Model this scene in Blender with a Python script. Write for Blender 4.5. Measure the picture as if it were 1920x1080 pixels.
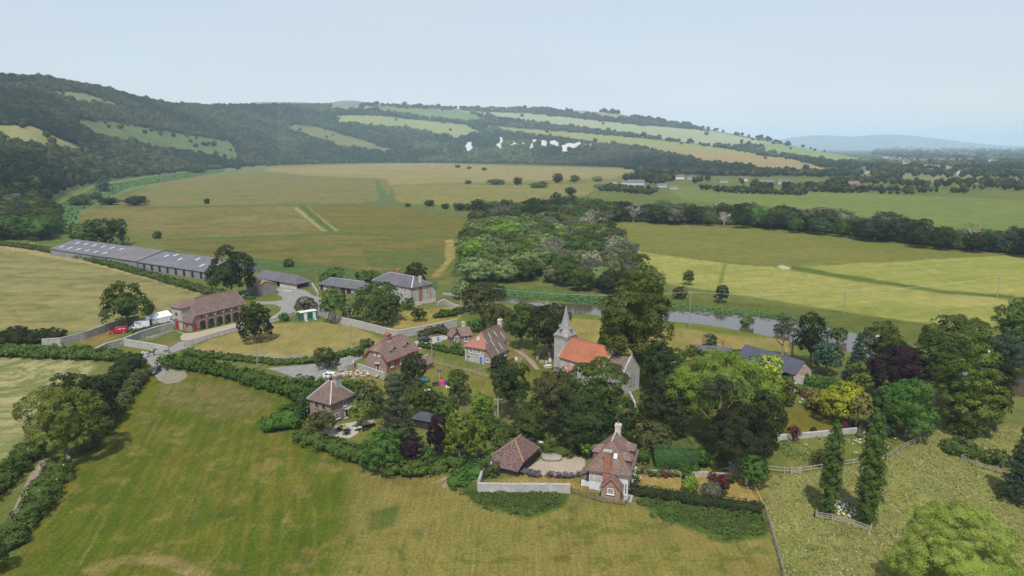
import bpy, bmesh, math, random
import numpy as np
from mathutils import Vector, Matrix

# ------------------------------------------------------------------ camera, sky, sun, exposure
for o in list(bpy.data.objects): bpy.data.objects.remove(o)
SC = bpy.context.scene
COL = SC.collection
F, HC, PITCH = 1300.0, 55.0, math.radians(11.5)      # focal length in 1920-px units, camera height, pitch
CP, SP = math.cos(PITCH), math.sin(PITCH)
cam_d = bpy.data.cameras.new('camera'); cam = bpy.data.objects.new('camera', cam_d); COL.objects.link(cam)
cam_d.sensor_width = 36; cam_d.lens = 36*F/1920; cam_d.clip_start = 1; cam_d.clip_end = 80000
cam.location = (0, 0, HC); cam.rotation_euler = (math.pi/2-PITCH, 0, 0)
SC.camera = cam
SUN_EL, SUN_AZ = math.radians(58), math.radians(6)    # sun behind the camera, a touch to the left
W = bpy.data.worlds.new('World'); SC.world = W; W.use_nodes = True
wn = W.node_tree.nodes; wl = W.node_tree.links
sky = wn.new('ShaderNodeTexSky'); sky.sky_type = 'NISHITA'; sky.sun_disc = False
sky.sun_elevation = SUN_EL; sky.sun_rotation = math.pi+SUN_AZ
sky.air_density = 1.3; sky.dust_density = 0.6; sky.ozone_density = 2.0; sky.altitude = 50
tcw = wn.new('ShaderNodeTexCoord'); mpw = wn.new('ShaderNodeMapping'); mpw.inputs['Scale'].default_value = (1, 1, 5)
nzw = wn.new('ShaderNodeTexNoise'); nzw.inputs['Scale'].default_value = 1.6; nzw.inputs['Detail'].default_value = 5
wl.new(tcw.outputs['Generated'], mpw.inputs[0]); wl.new(mpw.outputs[0], nzw.inputs['Vector'])
mrw = wn.new('ShaderNodeMapRange'); mrw.inputs[1].default_value = .3; mrw.inputs[2].default_value = .7; mrw.inputs[3].default_value = .40; mrw.inputs[4].default_value = .90
veil = wn.new('ShaderNodeMixRGB'); veil.inputs[2].default_value = (4.55, 4.90, 5.45, 1)      # thin even veil of high cloud
wl.new(nzw.outputs['Fac'], mrw.inputs[0]); wl.new(mrw.outputs[0], veil.inputs[0]); wl.new(sky.outputs[0], veil.inputs[1])
wl.new(veil.outputs[0], wn['Background'].inputs['Color']); wn['Background'].inputs['Strength'].default_value = 0.14
sd = bpy.data.lights.new('sun', 'SUN'); sd.energy = 4.8; sd.angle = math.radians(1.2); sd.color = (1.0, 0.965, 0.91)
sun = bpy.data.objects.new('sun', sd); COL.objects.link(sun)
sun.rotation_euler = (math.pi/2-SUN_EL, 0, -SUN_AZ)
SC.view_settings.view_transform = 'Standard'; SC.view_settings.look = 'None'
SC.view_settings.exposure = 0.07; SC.view_settings.gamma = 1.0
SC.cycles.volume_bounces = 2; SC.cycles.max_bounces = 6; SC.cycles.transparent_max_bounces = 4

# ------------------------------------------------------------------ pixel -> place
def ray(px, py):
    u = (px-960)/F; v = (540-py)/F
    return u, CP+v*SP, -SP+v*CP
def P(px, py, z=0.0):
    d = ray(px, py); t = (z-HC)/d[2]
    return Vector((d[0]*t, d[1]*t, z))
TABS = {}
def IP(x, pts):
    if len(pts) > 12 or pts is DIST:                  # long outlines are smoothed so that the land has no creases
        k = id(pts)
        if k not in TABS:
            X = np.arange(-1500, 3500, 4.0); Y = np.interp(X, [p[0] for p in pts], [p[1] for p in pts]); n = 9 if pts is BASE else (7 if pts is SKYL else 61)
            Yp = np.pad(Y, n, mode='edge')
            for _ in range(2): Yp = np.convolve(Yp, np.ones(n)/n, 'same')
            TABS[k] = (X, Yp[n:-n])
        return np.interp(x, *TABS[k])
    return np.interp(x, [p[0] for p in pts], [p[1] for p in pts])
BASE = [(-900,480),(0,446),(60,418),(90,372),(140,352),(200,337),(330,323),(500,309),(620,305),(760,303),(1000,306),(1150,312),(1250,325),(1400,327),(1480,322),(1540,318),(1640,303),(1750,292),(1920,288),(2800,288)]
SKYL = [(-900,95),(0,143),(100,149),(200,166),(270,186),(330,197),(430,199),(520,199),(600,199),(700,197),(760,199),(850,204),(960,205),(1000,204),(1080,206),(1160,213),(1200,221),(1300,238),(1400,256),(1450,266),(1540,284),(1640,301),(1750,292),(2800,288)]
DIST = [(-900,1300),(0,1800),(300,2300),(600,4200),(900,5000),(1100,5000),(1300,4300),(1450,3800),(1640,2900),(2800,2900)]
def slope(py):
    v = (540-py)/F
    return (-SP+v*CP)/(CP+v*SP)
def cols(a):
    pxh = 960+F*a/CP
    pb = IP(pxh, BASE); ps = IP(pxh, SKYL); yb = -HC/slope(pb); ys = IP(pxh, DIST)
    return pxh, pb, ps, yb, np.maximum(ys, yb*1.02)
def Z(a, y):
    pxh, pb, ps, yb, ys = cols(a)
    s = np.log(np.maximum(y, 1)/yb)/np.log(ys/yb)
    sc = np.clip(s, 0, 1)
    z = HC+ys**sc*yb**(1-sc)*slope(pb+(ps-pb)*sc)
    amp = np.clip((pb-ps-3)/10, 0, 1)
    z = np.where(s > 1, z*np.clip(1-(y/ys-1)/0.6, 0, 1), z)
    return np.where(s <= 0, 0.0, np.maximum(z, 0)*amp)
def T(px, py):                                        # where the sight line through a pixel meets the land
    d = ray(px, py); a = d[0]/d[1]
    pxh, pb, ps, yb, ys = cols(np.array([a]))
    pb, ps, yb, ys = float(pb[0]), float(ps[0]), float(yb[0]), float(ys[0])
    if py >= pb-0.01 or pb-ps < 4: return P(px, max(py, 281))
    s = (py-pb)/(ps-pb); s = min(s, 1)
    y = yb*(ys/yb)**s
    return Vector((a*y, y, float(Z(np.array([a]), np.array([y]))[0])))
def depth(p): return p[1]*CP-(p[2]-HC)*SP
def toH(p, ty): return HC+p[1]*slope(ty)             # height reached by pixel row ty above ground point p
def hashn(ix, iy, seed):
    h = (ix.astype(np.int64)*374761393+iy.astype(np.int64)*668265263+seed*974634777) & 0x7fffffff
    h = ((h ^ (h >> 13))*1274126177) & 0x7fffffff
    return ((h ^ (h >> 16)) & 0xffff)/65535.0
def vn(x, y, seed=0):
    ix = np.floor(x); iy = np.floor(y); fx = x-ix; fy = y-iy
    fx = fx*fx*(3-2*fx); fy = fy*fy*(3-2*fy)
    return (hashn(ix,iy,seed)*(1-fx)+hashn(ix+1,iy,seed)*fx)*(1-fy)+(hashn(ix,iy+1,seed)*(1-fx)+hashn(ix+1,iy+1,seed)*fx)*fy
def fbm(x, y, seed=0, o=4):
    r = 0; a = .5; t = 0
    for i in range(o):
        r = r+a*vn(x, y, seed+i); t += a; a *= .55; x = x*2.03+11.3; y = y*2.03+5.7
    return r/t
def inpoly(px, py, poly):
    r = np.zeros(px.shape, bool); n = len(poly)
    for i in range(n):
        x0, y0 = poly[i]; x1, y1 = poly[(i+1) % n]
        if y0 == y1: continue
        c = ((y0 > py) != (y1 > py)) & (px < (x1-x0)*(py-y0)/(y1-y0)+x0)
        r ^= c
    return r
def lin(c):
    return np.array([((v/255)/12.92 if v <= 10.3 else ((v/255+.055)/1.055)**2.4) for v in c])

# ------------------------------------------------------------------ tagging and mesh helpers
def tag(o, label=None, cat=None, group=None, kind=None):
    if label: o['label'] = label
    if cat: o['category'] = cat
    if group: o['group'] = group
    if kind: o['kind'] = kind
    return o
def empty(name, loc, rz=0, label=None, cat=None, group=None):
    o = bpy.data.objects.new(name, None); COL.objects.link(o); o.location = loc; o.rotation_euler = (0, 0, rz)
    o.empty_display_size = .5
    return tag(o, label, cat, group)
def link(name, me, mat, parent=None):
    o = bpy.data.objects.new(name, me); COL.objects.link(o)
    if mat and not me.materials: me.materials.append(mat)
    if parent: o.parent = parent
    return o
def npmesh(name, V, faces, tint=None, col=None):
    me = bpy.data.meshes.new(name)
    tot = sum(len(f) for f in faces); li = np.concatenate([f.ravel() for f in faces]).astype(np.int32)
    sz = np.concatenate([np.full(len(f), f.shape[1]) for f in faces])
    me.vertices.add(len(V)); me.vertices.foreach_set('co', np.asarray(V, np.float32).ravel())
    me.loops.add(len(li)); me.loops.foreach_set('vertex_index', li)
    me.polygons.add(tot)
    me.polygons.foreach_set('loop_start', (np.cumsum(sz)-sz).astype(np.int32))
    if tint is not None:
        at = me.attributes.new('tint', 'FLOAT', 'FACE'); at.data.foreach_set('value', tint.astype(np.float32))
    if col is not None:
        at = me.attributes.new('col', 'FLOAT_COLOR', 'POINT')
        at.data.foreach_set('color', np.concatenate([col, np.ones((len(V), 1))], 1).astype(np.float32).ravel())
    me.update(calc_edges=True)
    return me
class MB:
    def __init__(s): s.v = []; s.f = []
    def poly(s, pts):
        n = len(s.v); s.v += [tuple(p) for p in pts]; s.f.append(tuple(range(n, n+len(pts))))
    def prism(s, pts, dz):                            # slab: polygon and its copy dz below (or above)
        n = len(s.v); k = len(pts); s.v += [tuple(p) for p in pts]+[(p[0], p[1], p[2]+dz) for p in pts]
        s.f.append(tuple(range(n, n+k))); s.f.append(tuple(range(n+2*k-1, n+k-1, -1)))
        for i in range(k): j = (i+1) % k; s.f.append((n+i, n+k+i, n+k+j, n+j))
        return s
    def ext(s, pts, d):                               # extrude polygon by vector d
        n = len(s.v); k = len(pts); s.v += [tuple(p) for p in pts]+[(p[0]+d[0], p[1]+d[1], p[2]+d[2]) for p in pts]
        s.f.append(tuple(range(n, n+k))); s.f.append(tuple(range(n+2*k-1, n+k-1, -1)))
        for i in range(k): j = (i+1) % k; s.f.append((n+i, n+k+i, n+k+j, n+j))
        return s
    def box(s, x0, x1, y0, y1, z0, z1):
        return s.prism([(x0,y0,z1),(x1,y0,z1),(x1,y1,z1),(x0,y1,z1)], z0-z1)
    def bar(s, p, q, w, h=None):                      # beam between two points
        p = Vector(p); q = Vector(q); h = h or w; d = (q-p).normalized()
        up = Vector((0,0,1)) if abs(d.z) < .9 else Vector((1,0,0))
        a = d.cross(up).normalized()*w/2; b = a.cross(d).normalized()*h/2
        return s.ext([p+a+b, p-a+b, p-a-b, p+a-b], q-p)
    def tube(s, pts, rs, n=7):
        rings = []
        for i, p in enumerate(pts):
            p = Vector(p); d = (Vector(pts[min(i+1, len(pts)-1)])-Vector(pts[max(i-1, 0)])).normalized()
            up = Vector((1,0,0)) if abs(d.x) < .8 else Vector((0,1,0))
            a = d.cross(up).normalized(); b = d.cross(a)
            k = len(s.v); rings.append(k)
            for j in range(n):
                t = 2*math.pi*j/n; s.v.append(tuple(p+(a*math.cos(t)+b*math.sin(t))*rs[i]))
        for i in range(len(rings)-1):
            for j in range(n):
                s.f.append((rings[i]+j, rings[i]+(j+1) % n, rings[i+1]+(j+1) % n, rings[i+1]+j))
        s.f.append(tuple(rings[0]+j for j in range(n))[::-1]); s.f.append(tuple(rings[-1]+j for j in range(n)))
        return s
    def build(s, name, mat, parent=None, smooth=False):
        me = bpy.data.meshes.new(name); me.from_pydata(s.v, [], s.f)
        bm = bmesh.new(); bm.from_mesh(me); bmesh.ops.recalc_face_normals(bm, faces=bm.faces); bm.to_mesh(me); bm.free()
        if smooth: me.polygons.foreach_set('use_smooth', [True]*len(me.polygons))
        return link(name, me, mat, parent)

# ------------------------------------------------------------------ materials
MATS = {}
def newmat(name):
    m = bpy.data.materials.new(name); m.use_nodes = True; nt = m.node_tree
    return m, nt, nt.nodes['Principled BSDF'], nt.links
def ramp(nt, fac, stops):
    r = nt.nodes.new('ShaderNodeValToRGB'); e = r.color_ramp.elements
    while len(e) < len(stops): e.new(.5)
    for i, (p, c) in enumerate(stops):
        e[i].position = p; e[i].color = (*c, 1)
    nt.links.new(fac, r.inputs[0]); return r
def noise(nt, vec, scale, detail=4, rough=.6):
    n = nt.nodes.new('ShaderNodeTexNoise'); n.inputs['Scale'].default_value = scale; n.inputs['Detail'].default_value = detail
    n.inputs['Roughness'].default_value = rough
    if vec: nt.links.new(vec, n.inputs['Vector'])
    return n.outputs['Fac']
def surf(name, c1, c2, scale=1.2, c3=None, fine=9.0, rough=.85, bump=.15, spec=.25, course=None, metal=0):
    """mottled surface: large patches c1/c2, specks of c3, optional courses (spacing m)"""
    if name in MATS: return MATS[name]
    m, nt, b, L = newmat(name); tc = nt.nodes.new('ShaderNodeTexCoord').outputs['Object']
    n1 = noise(nt, tc, scale, 5, .65); r = ramp(nt, n1, [(.32, c1), (.68, c2)])
    out = r.outputs[0]
    n2 = noise(nt, tc, fine, 3, .7)
    if c3:
        mx = nt.nodes.new('ShaderNodeMixRGB'); r2 = ramp(nt, n2, [(.52, (0,0,0)), (.66, (1,1,1))])
        L.new(r2.outputs[0], mx.inputs[0]); L.new(out, mx.inputs[1]); mx.inputs[2].default_value = (*c3, 1); out = mx.outputs[0]
    mm = nt.nodes.new('ShaderNodeMixRGB'); mm.blend_type = 'MULTIPLY'; mm.inputs[0].default_value = 1
    r3 = ramp(nt, n2, [(.3, (.72,.72,.72)), (.7, (1.2,1.2,1.2))]); L.new(out, mm.inputs[1]); L.new(r3.outputs[0], mm.inputs[2]); out = mm.outputs[0]
    h = n2
    if course:
        sx = nt.nodes.new('ShaderNodeSeparateXYZ'); L.new(tc, sx.inputs[0])
        w = nt.nodes.new('ShaderNodeMath'); w.operation = 'MULTIPLY'; w.inputs[1].default_value = 2*math.pi/course; L.new(sx.outputs['Z'], w.inputs[0])
        sn = nt.nodes.new('ShaderNodeMath'); sn.operation = 'SINE'; L.new(w.outputs[0], sn.inputs[0])
        r4 = ramp(nt, sn.outputs[0], [(.0, (.8,.8,.8)), (.35, (1,1,1))])
        m4 = nt.nodes.new('ShaderNodeMixRGB'); m4.blend_type = 'MULTIPLY'; m4.inputs[0].default_value = .8
        L.new(out, m4.inputs[1]); L.new(r4.outputs[0], m4.inputs[2]); out = m4.outputs[0]
    L.new(out, b.inputs['Base Color']); b.inputs['Roughness'].default_value = rough; b.inputs['Specular IOR Level'].default_value = spec
    b.inputs['Metallic'].default_value = metal
    if bump:
        bp = nt.nodes.new('ShaderNodeBump'); bp.inputs['Strength'].default_value = bump; bp.inputs['Distance'].default_value = .05
        L.new(h, bp.inputs['Height']); L.new(bp.outputs[0], b.inputs['Normal'])
    MATS[name] = m; return m
def leafmat(name, c1, c2, trans=.12, c3=None):
    if name in MATS: return MATS[name]
    m, nt, b, L = newmat(name)
    at = nt.nodes.new('ShaderNodeAttribute'); at.attribute_name = 'tint'
    r = ramp(nt, at.outputs['Fac'], [(.1, c1), (.9, c2)] if not c3 else [(.05, c1), (.6, c2), (.98, c3)])
    oi = nt.nodes.new('ShaderNodeObjectInfo'); hs = nt.nodes.new('ShaderNodeHueSaturation')
    mr = nt.nodes.new('ShaderNodeMapRange'); mr.inputs[3].default_value = .72; mr.inputs[4].default_value = 1.3
    L.new(oi.outputs['Random'], mr.inputs[0]); L.new(mr.outputs[0], hs.inputs['Value'])
    mh = nt.nodes.new('ShaderNodeMapRange'); mh.inputs[3].default_value = .485; mh.inputs[4].default_value = .52
    L.new(oi.outputs['Random'], mh.inputs[0]); L.new(mh.outputs[0], hs.inputs['Hue']); L.new(r.outputs[0], hs.inputs['Color'])
    L.new(hs.outputs[0], b.inputs['Base Color']); b.inputs['Roughness'].default_value = .7; b.inputs['Specular IOR Level'].default_value = .06
    tr = nt.nodes.new('ShaderNodeBsdfTranslucent'); L.new(hs.outputs[0], tr.inputs[0])
    mx = nt.nodes.new('ShaderNodeMixShader'); mx.inputs[0].default_value = trans
    L.new(b.outputs[0], mx.inputs[1]); L.new(tr.outputs[0], mx.inputs[2]); L.new(mx.outputs[0], nt.nodes['Material Output'].inputs[0])
    MATS[name] = m; return m
def plain(name, c, rough=.6, metal=0, spec=.4): return surf(name, tuple(x*.9 for x in c), tuple(min(1, x*1.08) for x in c), 1.5, None, 6, rough, .03, spec, None, metal)
WHITE = plain('white_paint', (.62,.62,.61)); DARKGLASS = plain('window_glass', (.03,.035,.045), .12, 0, .6)
BLACK = plain('black_paint', (.02,.02,.022), .5); RED = plain('red_paint', (.30,.018,.018), .6); BLUE = plain('blue_paint', (.06,.16,.40), .5)
IRON = plain('dark_iron', (.06,.06,.065), .5); TIMBER = surf('weathered_timber', (.17,.15,.13), (.30,.27,.23), 2, (.36,.33,.29), 14)
PALEWOOD = surf('pale_rail_timber', (.27,.245,.20), (.38,.34,.285), 2, None, 8); BROWNWOOD = surf('brown_timber', (.10,.06,.05), (.17,.11,.09), 2)
YELWOOD = surf('yellow_timber', (.45,.33,.14), (.58,.44,.2), 2)
BARK = surf('bark', (.10,.085,.065), (.19,.165,.135), 1.5, (.24,.22,.19), 6); PALEBARK = surf('pale_bark', (.30,.27,.23), (.42,.39,.34), 1.5, None, 6)
PINEBARK = surf('pine_bark', (.22,.13,.09), (.33,.21,.15), 1.5, None, 6)
FLINT = surf('flint_wall', (.27,.245,.22), (.40,.37,.335), .9, (.55,.52,.48), 5.5)
FLINTW = surf('pale_flint_wall', (.30,.29,.265), (.46,.44,.40), .7, (.20,.19,.175), 4)
STONEW = surf('grey_stone_wall', (.24,.225,.20), (.36,.34,.30), .8, (.46,.44,.40), 4)
BROWNB = surf('brown_brick', (.22,.15,.115), (.31,.225,.18), .8, (.39,.31,.26), 5, course=.35)
REDB = surf('red_brick', (.25,.10,.06), (.34,.15,.095), .8, (.32,.22,.165), 6, course=.35)
TILE = surf('brown_clay_tiles', (.105,.070,.060), (.165,.112,.094), .55, (.215,.165,.14), 5.5, course=.32)
TILER = surf('red_clay_tiles', (.135,.080,.066), (.20,.125,.10), .5, (.265,.205,.175), 5.0, course=.32)
TILEO = surf('orange_clay_tiles', (.30,.095,.050), (.41,.145,.078), .4, (.25,.105,.075), 2.6, course=.3)
TILEN = surf('new_orange_tiles', (.31,.125,.085), (.37,.155,.11), .6, None, 5, course=.4)
LICHEN = surf('lichened_ridge', (.20,.14,.085), (.28,.18,.10), 2, (.15,.10,.075), 5)
SLATE = surf('grey_slate', (.078,.073,.083), (.125,.116,.126), .4, (.17,.16,.16), 3, course=.4, rough=.6)
SLATEB = surf('blue_slate', (.060,.062,.085), (.085,.088,.115), .4, None, 3, course=.4, rough=.55)
SHEET = surf('grey_sheet_roof', (.088,.088,.100), (.130,.130,.142), .15, (.17,.17,.18), 2.2, rough=.6)
SHEETB = surf('brown_sheet_roof', (.115,.102,.10), (.155,.14,.135), .15, None, 2.2, rough=.7)
SHINGLE = surf('silvered_shingles', (.22,.215,.215), (.30,.29,.285), .8, (.23,.22,.21), 4, course=.3)
BOARD = surf('grey_weatherboard', (.17,.155,.14), (.24,.22,.20), .6, None, 6, course=.3); DBOARD = surf('dark_weatherboard', (.03,.02,.019), (.05,.034,.031), .6, None, 6, course=.3)
RENDER = surf('white_render', (.46,.46,.45), (.58,.58,.57), .7, None, 3); CREAM = surf('cream_render', (.42,.38,.32), (.52,.48,.41), .5, None, 3)
LEAD = plain('lead_flashing', (.42,.42,.44), .5); TERRA = plain('terracotta', (.45,.16,.08), .7); CONC = surf('concrete', (.26,.25,.23), (.38,.36,.33), .8, (.2,.19,.17), 3)
# ------------------------------------------------------------------ the land
FIELDS = [  # polygon (photo px), colour a, colour b, patch size m, kind
 ([(-900,225),(60,235),(165,285),(120,290),(-20,262),(-900,262)], (150,150,98),(165,158,112), 60,''),
 ([(85,170),(140,172),(190,185),(250,205),(150,195)], (148,145,112),(130,138,100), 60,''),
 ([(125,225),(210,228),(330,250),(430,266),(455,292),(440,303),(300,280),(180,255)], (116,132,84),(98,118,70), 30,''),
 ([(540,232),(600,240),(735,280),(735,290),(640,275),(545,245)], (138,132,92),(125,128,84), 60,''),
 ([(600,197),(740,200),(740,206),(620,206)], (165,150,118),(160,150,118), 60,''),
 ([(625,217),(700,216),(880,235),(905,250),(855,262),(780,243),(640,232)], (152,162,104),(160,164,112), 200,''),
 ([(700,199),(860,206),(920,225),(870,228),(720,212)], (130,146,98),(120,140,94), 200,''),
 ([(860,208),(1000,213),(1180,233),(1340,246),(1450,268),(1420,274),(1340,274),(1160,250),(960,226)], (168,176,138),(176,178,148), 200,''),
 ([(900,235),(1150,254),(1300,270),(1420,288),(1430,296),(1290,284),(1170,275),(950,248)], (152,160,102),(160,160,104), 200,''),
 ([(1000,203),(1080,205),(1200,219),(1160,222),(1050,210)], (162,160,118),(168,162,124), 200,''),
 ([(1190,272),(1340,288),(1480,296),(1560,320),(1440,322),(1290,298)], (176,150,104),(164,148,102), 120,''),
 ([(1420,266),(1480,272),(1660,302),(1560,304),(1440,288)], (148,160,104),(140,156,98), 160,''),
 ([(1540,276),(1680,296),(1740,308),(1650,302)], (84,112,82),(88,114,84), 160,''),
 ([(1680,303),(1790,312),(1790,318),(1690,310)], (176,164,118),(176,164,118), 160,''),
 ([(1600,322),(1960,330),(1960,352),(1600,336)], (128,138,88),(140,136,92), 160,''),
 ([(1740,328),(1860,330),(1860,338),(1740,334)], (158,142,102),(150,140,100), 160,''),
 # flood meadows
 ([(185,392),(330,326),(470,310),(760,304),(1160,314),(1240,332),(1100,347),(735,347),(722,384)], (126,128,80),(142,134,86), 18,'s'),
 ([(470,316),(760,305),(1190,318),(1150,334),(730,347),(725,335),(560,328)], (170,155,108),(154,144,98), 40,'s'),
 ([(140,418),(150,392),(560,385),(600,436),(290,449)], (146,132,84),(122,120,72), 14,'s'),
 ([(568,388),(722,382),(885,402),(875,443),(640,437)], (132,120,64),(112,112,60), 10,'s'),
 ([(290,452),(640,440),(875,447),(835,525),(600,525),(350,474)], (136,124,72),(106,110,60), 9,'s'),
 ([(735,348),(1130,345),(1100,366),(1030,377),(885,388),(745,380)], (152,144,90),(140,138,84), 20,'s'),
 ([(1130,408),(1500,432),(1900,476),(1700,492),(1480,502),(1195,472)], (120,126,62),(136,132,74), 14,'h'),
 ([(1250,350),(1500,357),(1940,377),(1960,436),(1750,428),(1600,402),(1280,374)], (130,142,80),(122,136,74), 40,'s'),
 ([(1185,470),(1370,495),(1500,504),(1640,530),(1890,562),(1900,616),(1700,603),(1350,547),(1260,535),(1190,490)], (178,170,104),(146,152,80), 16,'h'),
 ([(1490,501),(1960,475),(1960,556),(1890,557),(1760,545),(1620,520)], (172,168,98),(140,150,76), 20,'h'),
 ([(1240,552),(1560,584),(1900,630),(1900,680),(1550,612),(1260,577)], (100,112,56),(116,120,64), 8,'s'),
 ([(1060,588),(1250,600),(1420,622),(1480,640),(1480,690),(1250,685),(1040,650)], (162,146,90),(144,136,80), 9,''),
 ([(1060,583),(1250,598),(1420,620),(1480,636),(1420,634),(1250,611),(1060,596)], (112,124,58),(120,128,60), 6,''),
 # near fields
 ([(-900,415),(0,459),(180,492),(385,546),(340,580),(290,588),(215,606),(150,622),(105,632),(-900,615)], (162,152,106),(146,142,96), 7,'s'),
 ([(0,457),(180,490),(385,543),(378,549),(175,497),(0,465)], (190,170,120),(176,158,108), 4,''),
 ([(-900,665),(0,666),(150,672),(185,686),(150,710),(100,735),(60,820),(20,880),(-900,1000)], (182,172,128),(132,138,88), 5,'m'),
 ([(225,655),(300,700),(420,690),(560,735),(600,790),(680,862),(655,1010),(640,1090),(600,1500),(-300,1500),(20,1040),(130,880),(250,735)], (94,108,36),(118,116,50), 5,'t'),
 ([(300,715),(430,720),(520,760),(420,790),(300,760)], (116,114,64),(126,118,72), 5,'t'),
 ([(150,1070),(230,1042),(330,1045),(400,1075),(390,1100),(300,1060),(230,1058),(180,1090)], (160,144,98),(134,124,70), 3,''),
 ([(680,862),(830,880),(900,905),(1180,940),(1440,945),(1480,1090),(1560,1500),(600,1500),(640,1090),(655,1010)], (138,132,72),(146,134,78), 6,'c'),
 ([(675,880),(830,893),(840,915),(700,905)], (138,122,80),(128,118,72), 4,'c'),
 ([(850,905),(1070,915),(1060,950),(990,975),(900,950)], (82,104,44),(96,110,50), 4,''),
 ([(1190,925),(1430,950),(1440,1010),(1360,1020),(1230,970)], (82,104,46),(100,114,54), 4,''),
 ([(690,960),(750,945),(740,985),(690,1000)], (98,112,52),(118,116,60), 3,''),
 ([(1420,890),(1510,883),(1620,868),(1690,845),(1770,793),(1960,800),(2400,900),(2600,1500),(1600,1500),(1478,1090),(1430,950)], (156,150,92),(132,136,76), 3.5,'g'),
 ([(1440,826),(1500,815),(1600,806),(1700,800),(1765,792),(1690,840),(1600,862),(1440,882)], (112,124,62),(130,132,76), 3,'g'),
 ([(1440,770),(1520,760),(1620,785),(1560,808),(1450,815)], (134,122,60),(120,114,52), 4,''),
 ([(345,655),(460,610),(640,603),(735,643),(690,655),(600,668),(520,672),(420,665)], (166,150,98),(152,144,88), 5,''),
 ([(690,600),(760,583),(865,573),(862,600),(740,628)], (172,152,92),(146,138,74), 5,''),
 ([(880,655),(1060,650),(1060,700),(980,720),(930,690)], (126,120,62),(112,112,54), 4,''),
 ([(930,640),(990,650),(975,690),(940,668)], (146,128,80),(138,124,74), 4,''),
 ([(790,655),(870,690),(940,700),(935,745),(840,738),(790,700)], (138,130,72),(122,122,62), 4,''),
 ([(1183,882),(1380,880),(1430,912),(1427,946),(1180,918)], (176,150,94),(152,138,78), 3.5,''),
 ([(905,905),(1010,888),(1100,890),(1100,925),(1070,915),(900,913)], (168,142,90),(140,128,72), 3,''),
 ([(1165,765),(1215,790),(1210,820),(1170,800)], (124,118,60),(170,145,100), 4,''),
 ([(240,660),(310,640),(345,640),(350,655),(300,665)], (128,122,70),(136,126,76), 4,''),
 ([(180,655),(235,632),(320,652),(255,668)], (116,122,60),(126,124,66), 4,''),
 ([(135,638),(200,610),(265,600),(240,622),(180,655)], (150,132,84),(136,126,72), 4,''),
 ([(560,795),(600,815),(680,830),(740,790),(690,760),(600,770)], (118,124,58),(130,128,66), 3,''),
 ([(640,680),(725,700),(730,730),(660,735),(640,705)], (150,136,84),(128,124,66), 3,''),
 ([(480,563),(505,554),(531,560),(520,571),(490,570)], (112,120,56),(118,122,58), 5,''),
 ([(460,580),(500,576),(530,585),(500,608),(460,605)], (112,120,56),(120,122,60), 5,''),
 # green ditches and lush strips
 ([(80,440),(110,380),(180,345),(330,322),(500,312),(500,318),(340,332),(235,360),(150,400),(140,440)], (112,132,88),(120,136,92), 12,''),
 ([(700,330),(715,345),(725,365),(760,385),(890,402),(890,408),(750,388),(690,384),(680,380),(712,375)], (102,120,78),(110,124,80), 8,''),
 ([(290,449),(640,437),(875,444),(875,447),(640,440),(292,452)], (92,112,62),(104,116,68), 6,''),
 ([(150,389),(560,383),(720,381),(722,384),(570,386),(150,392)], (96,114,68),(108,118,74), 6,''),
 ([(558,385),(570,385),(628,432),(618,434)], (88,112,58),(92,112,58), 8,''),
 ([(552,392),(556,388),(612,434),(603,433)], (178,160,116),(168,152,108), 8,''),
 ([(574,386),(580,390),(634,433),(628,433)], (178,160,116),(168,152,108), 8,''),
 ([(680,470),(850,475),(860,500),(780,507),(690,500)], (98,112,60),(112,116,66), 4,'s'),
 ([(560,455),(640,462),(620,472),(560,470)], (112,118,66),(118,120,68), 4,'s'),
 ([(450,480),(640,500),(820,525),(820,540),(640,535),(520,520),(440,495)], (88,112,62),(100,116,66), 5,'s'),
 ([(835,450),(868,446),(862,470),(840,500),(822,520),(808,520),(836,490)], (176,156,102),(150,140,84), 8,''),
 ([(1485,500),(1510,502),(1640,525),(1780,545),(1900,554),(1900,560),(1780,552),(1630,531),(1480,506)], (98,112,56),(104,116,60), 6,''),
 ([(1355,495),(1362,495),(1358,520),(1350,540),(1344,540)], (130,138,74),(126,134,72), 6,''),
 ([(860,525),(1000,545),(1140,565),(1260,577),(1560,612),(1700,640),(1700,650),(1540,625),(1250,585),(1000,560),(860,545)], (90,120,66),(98,126,74), 5,''),
 ([(1480,502),(1478,505),(1466,503),(1458,499),(1466,497)], (215,210,190),(215,210,190), 3,''),
]
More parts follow.
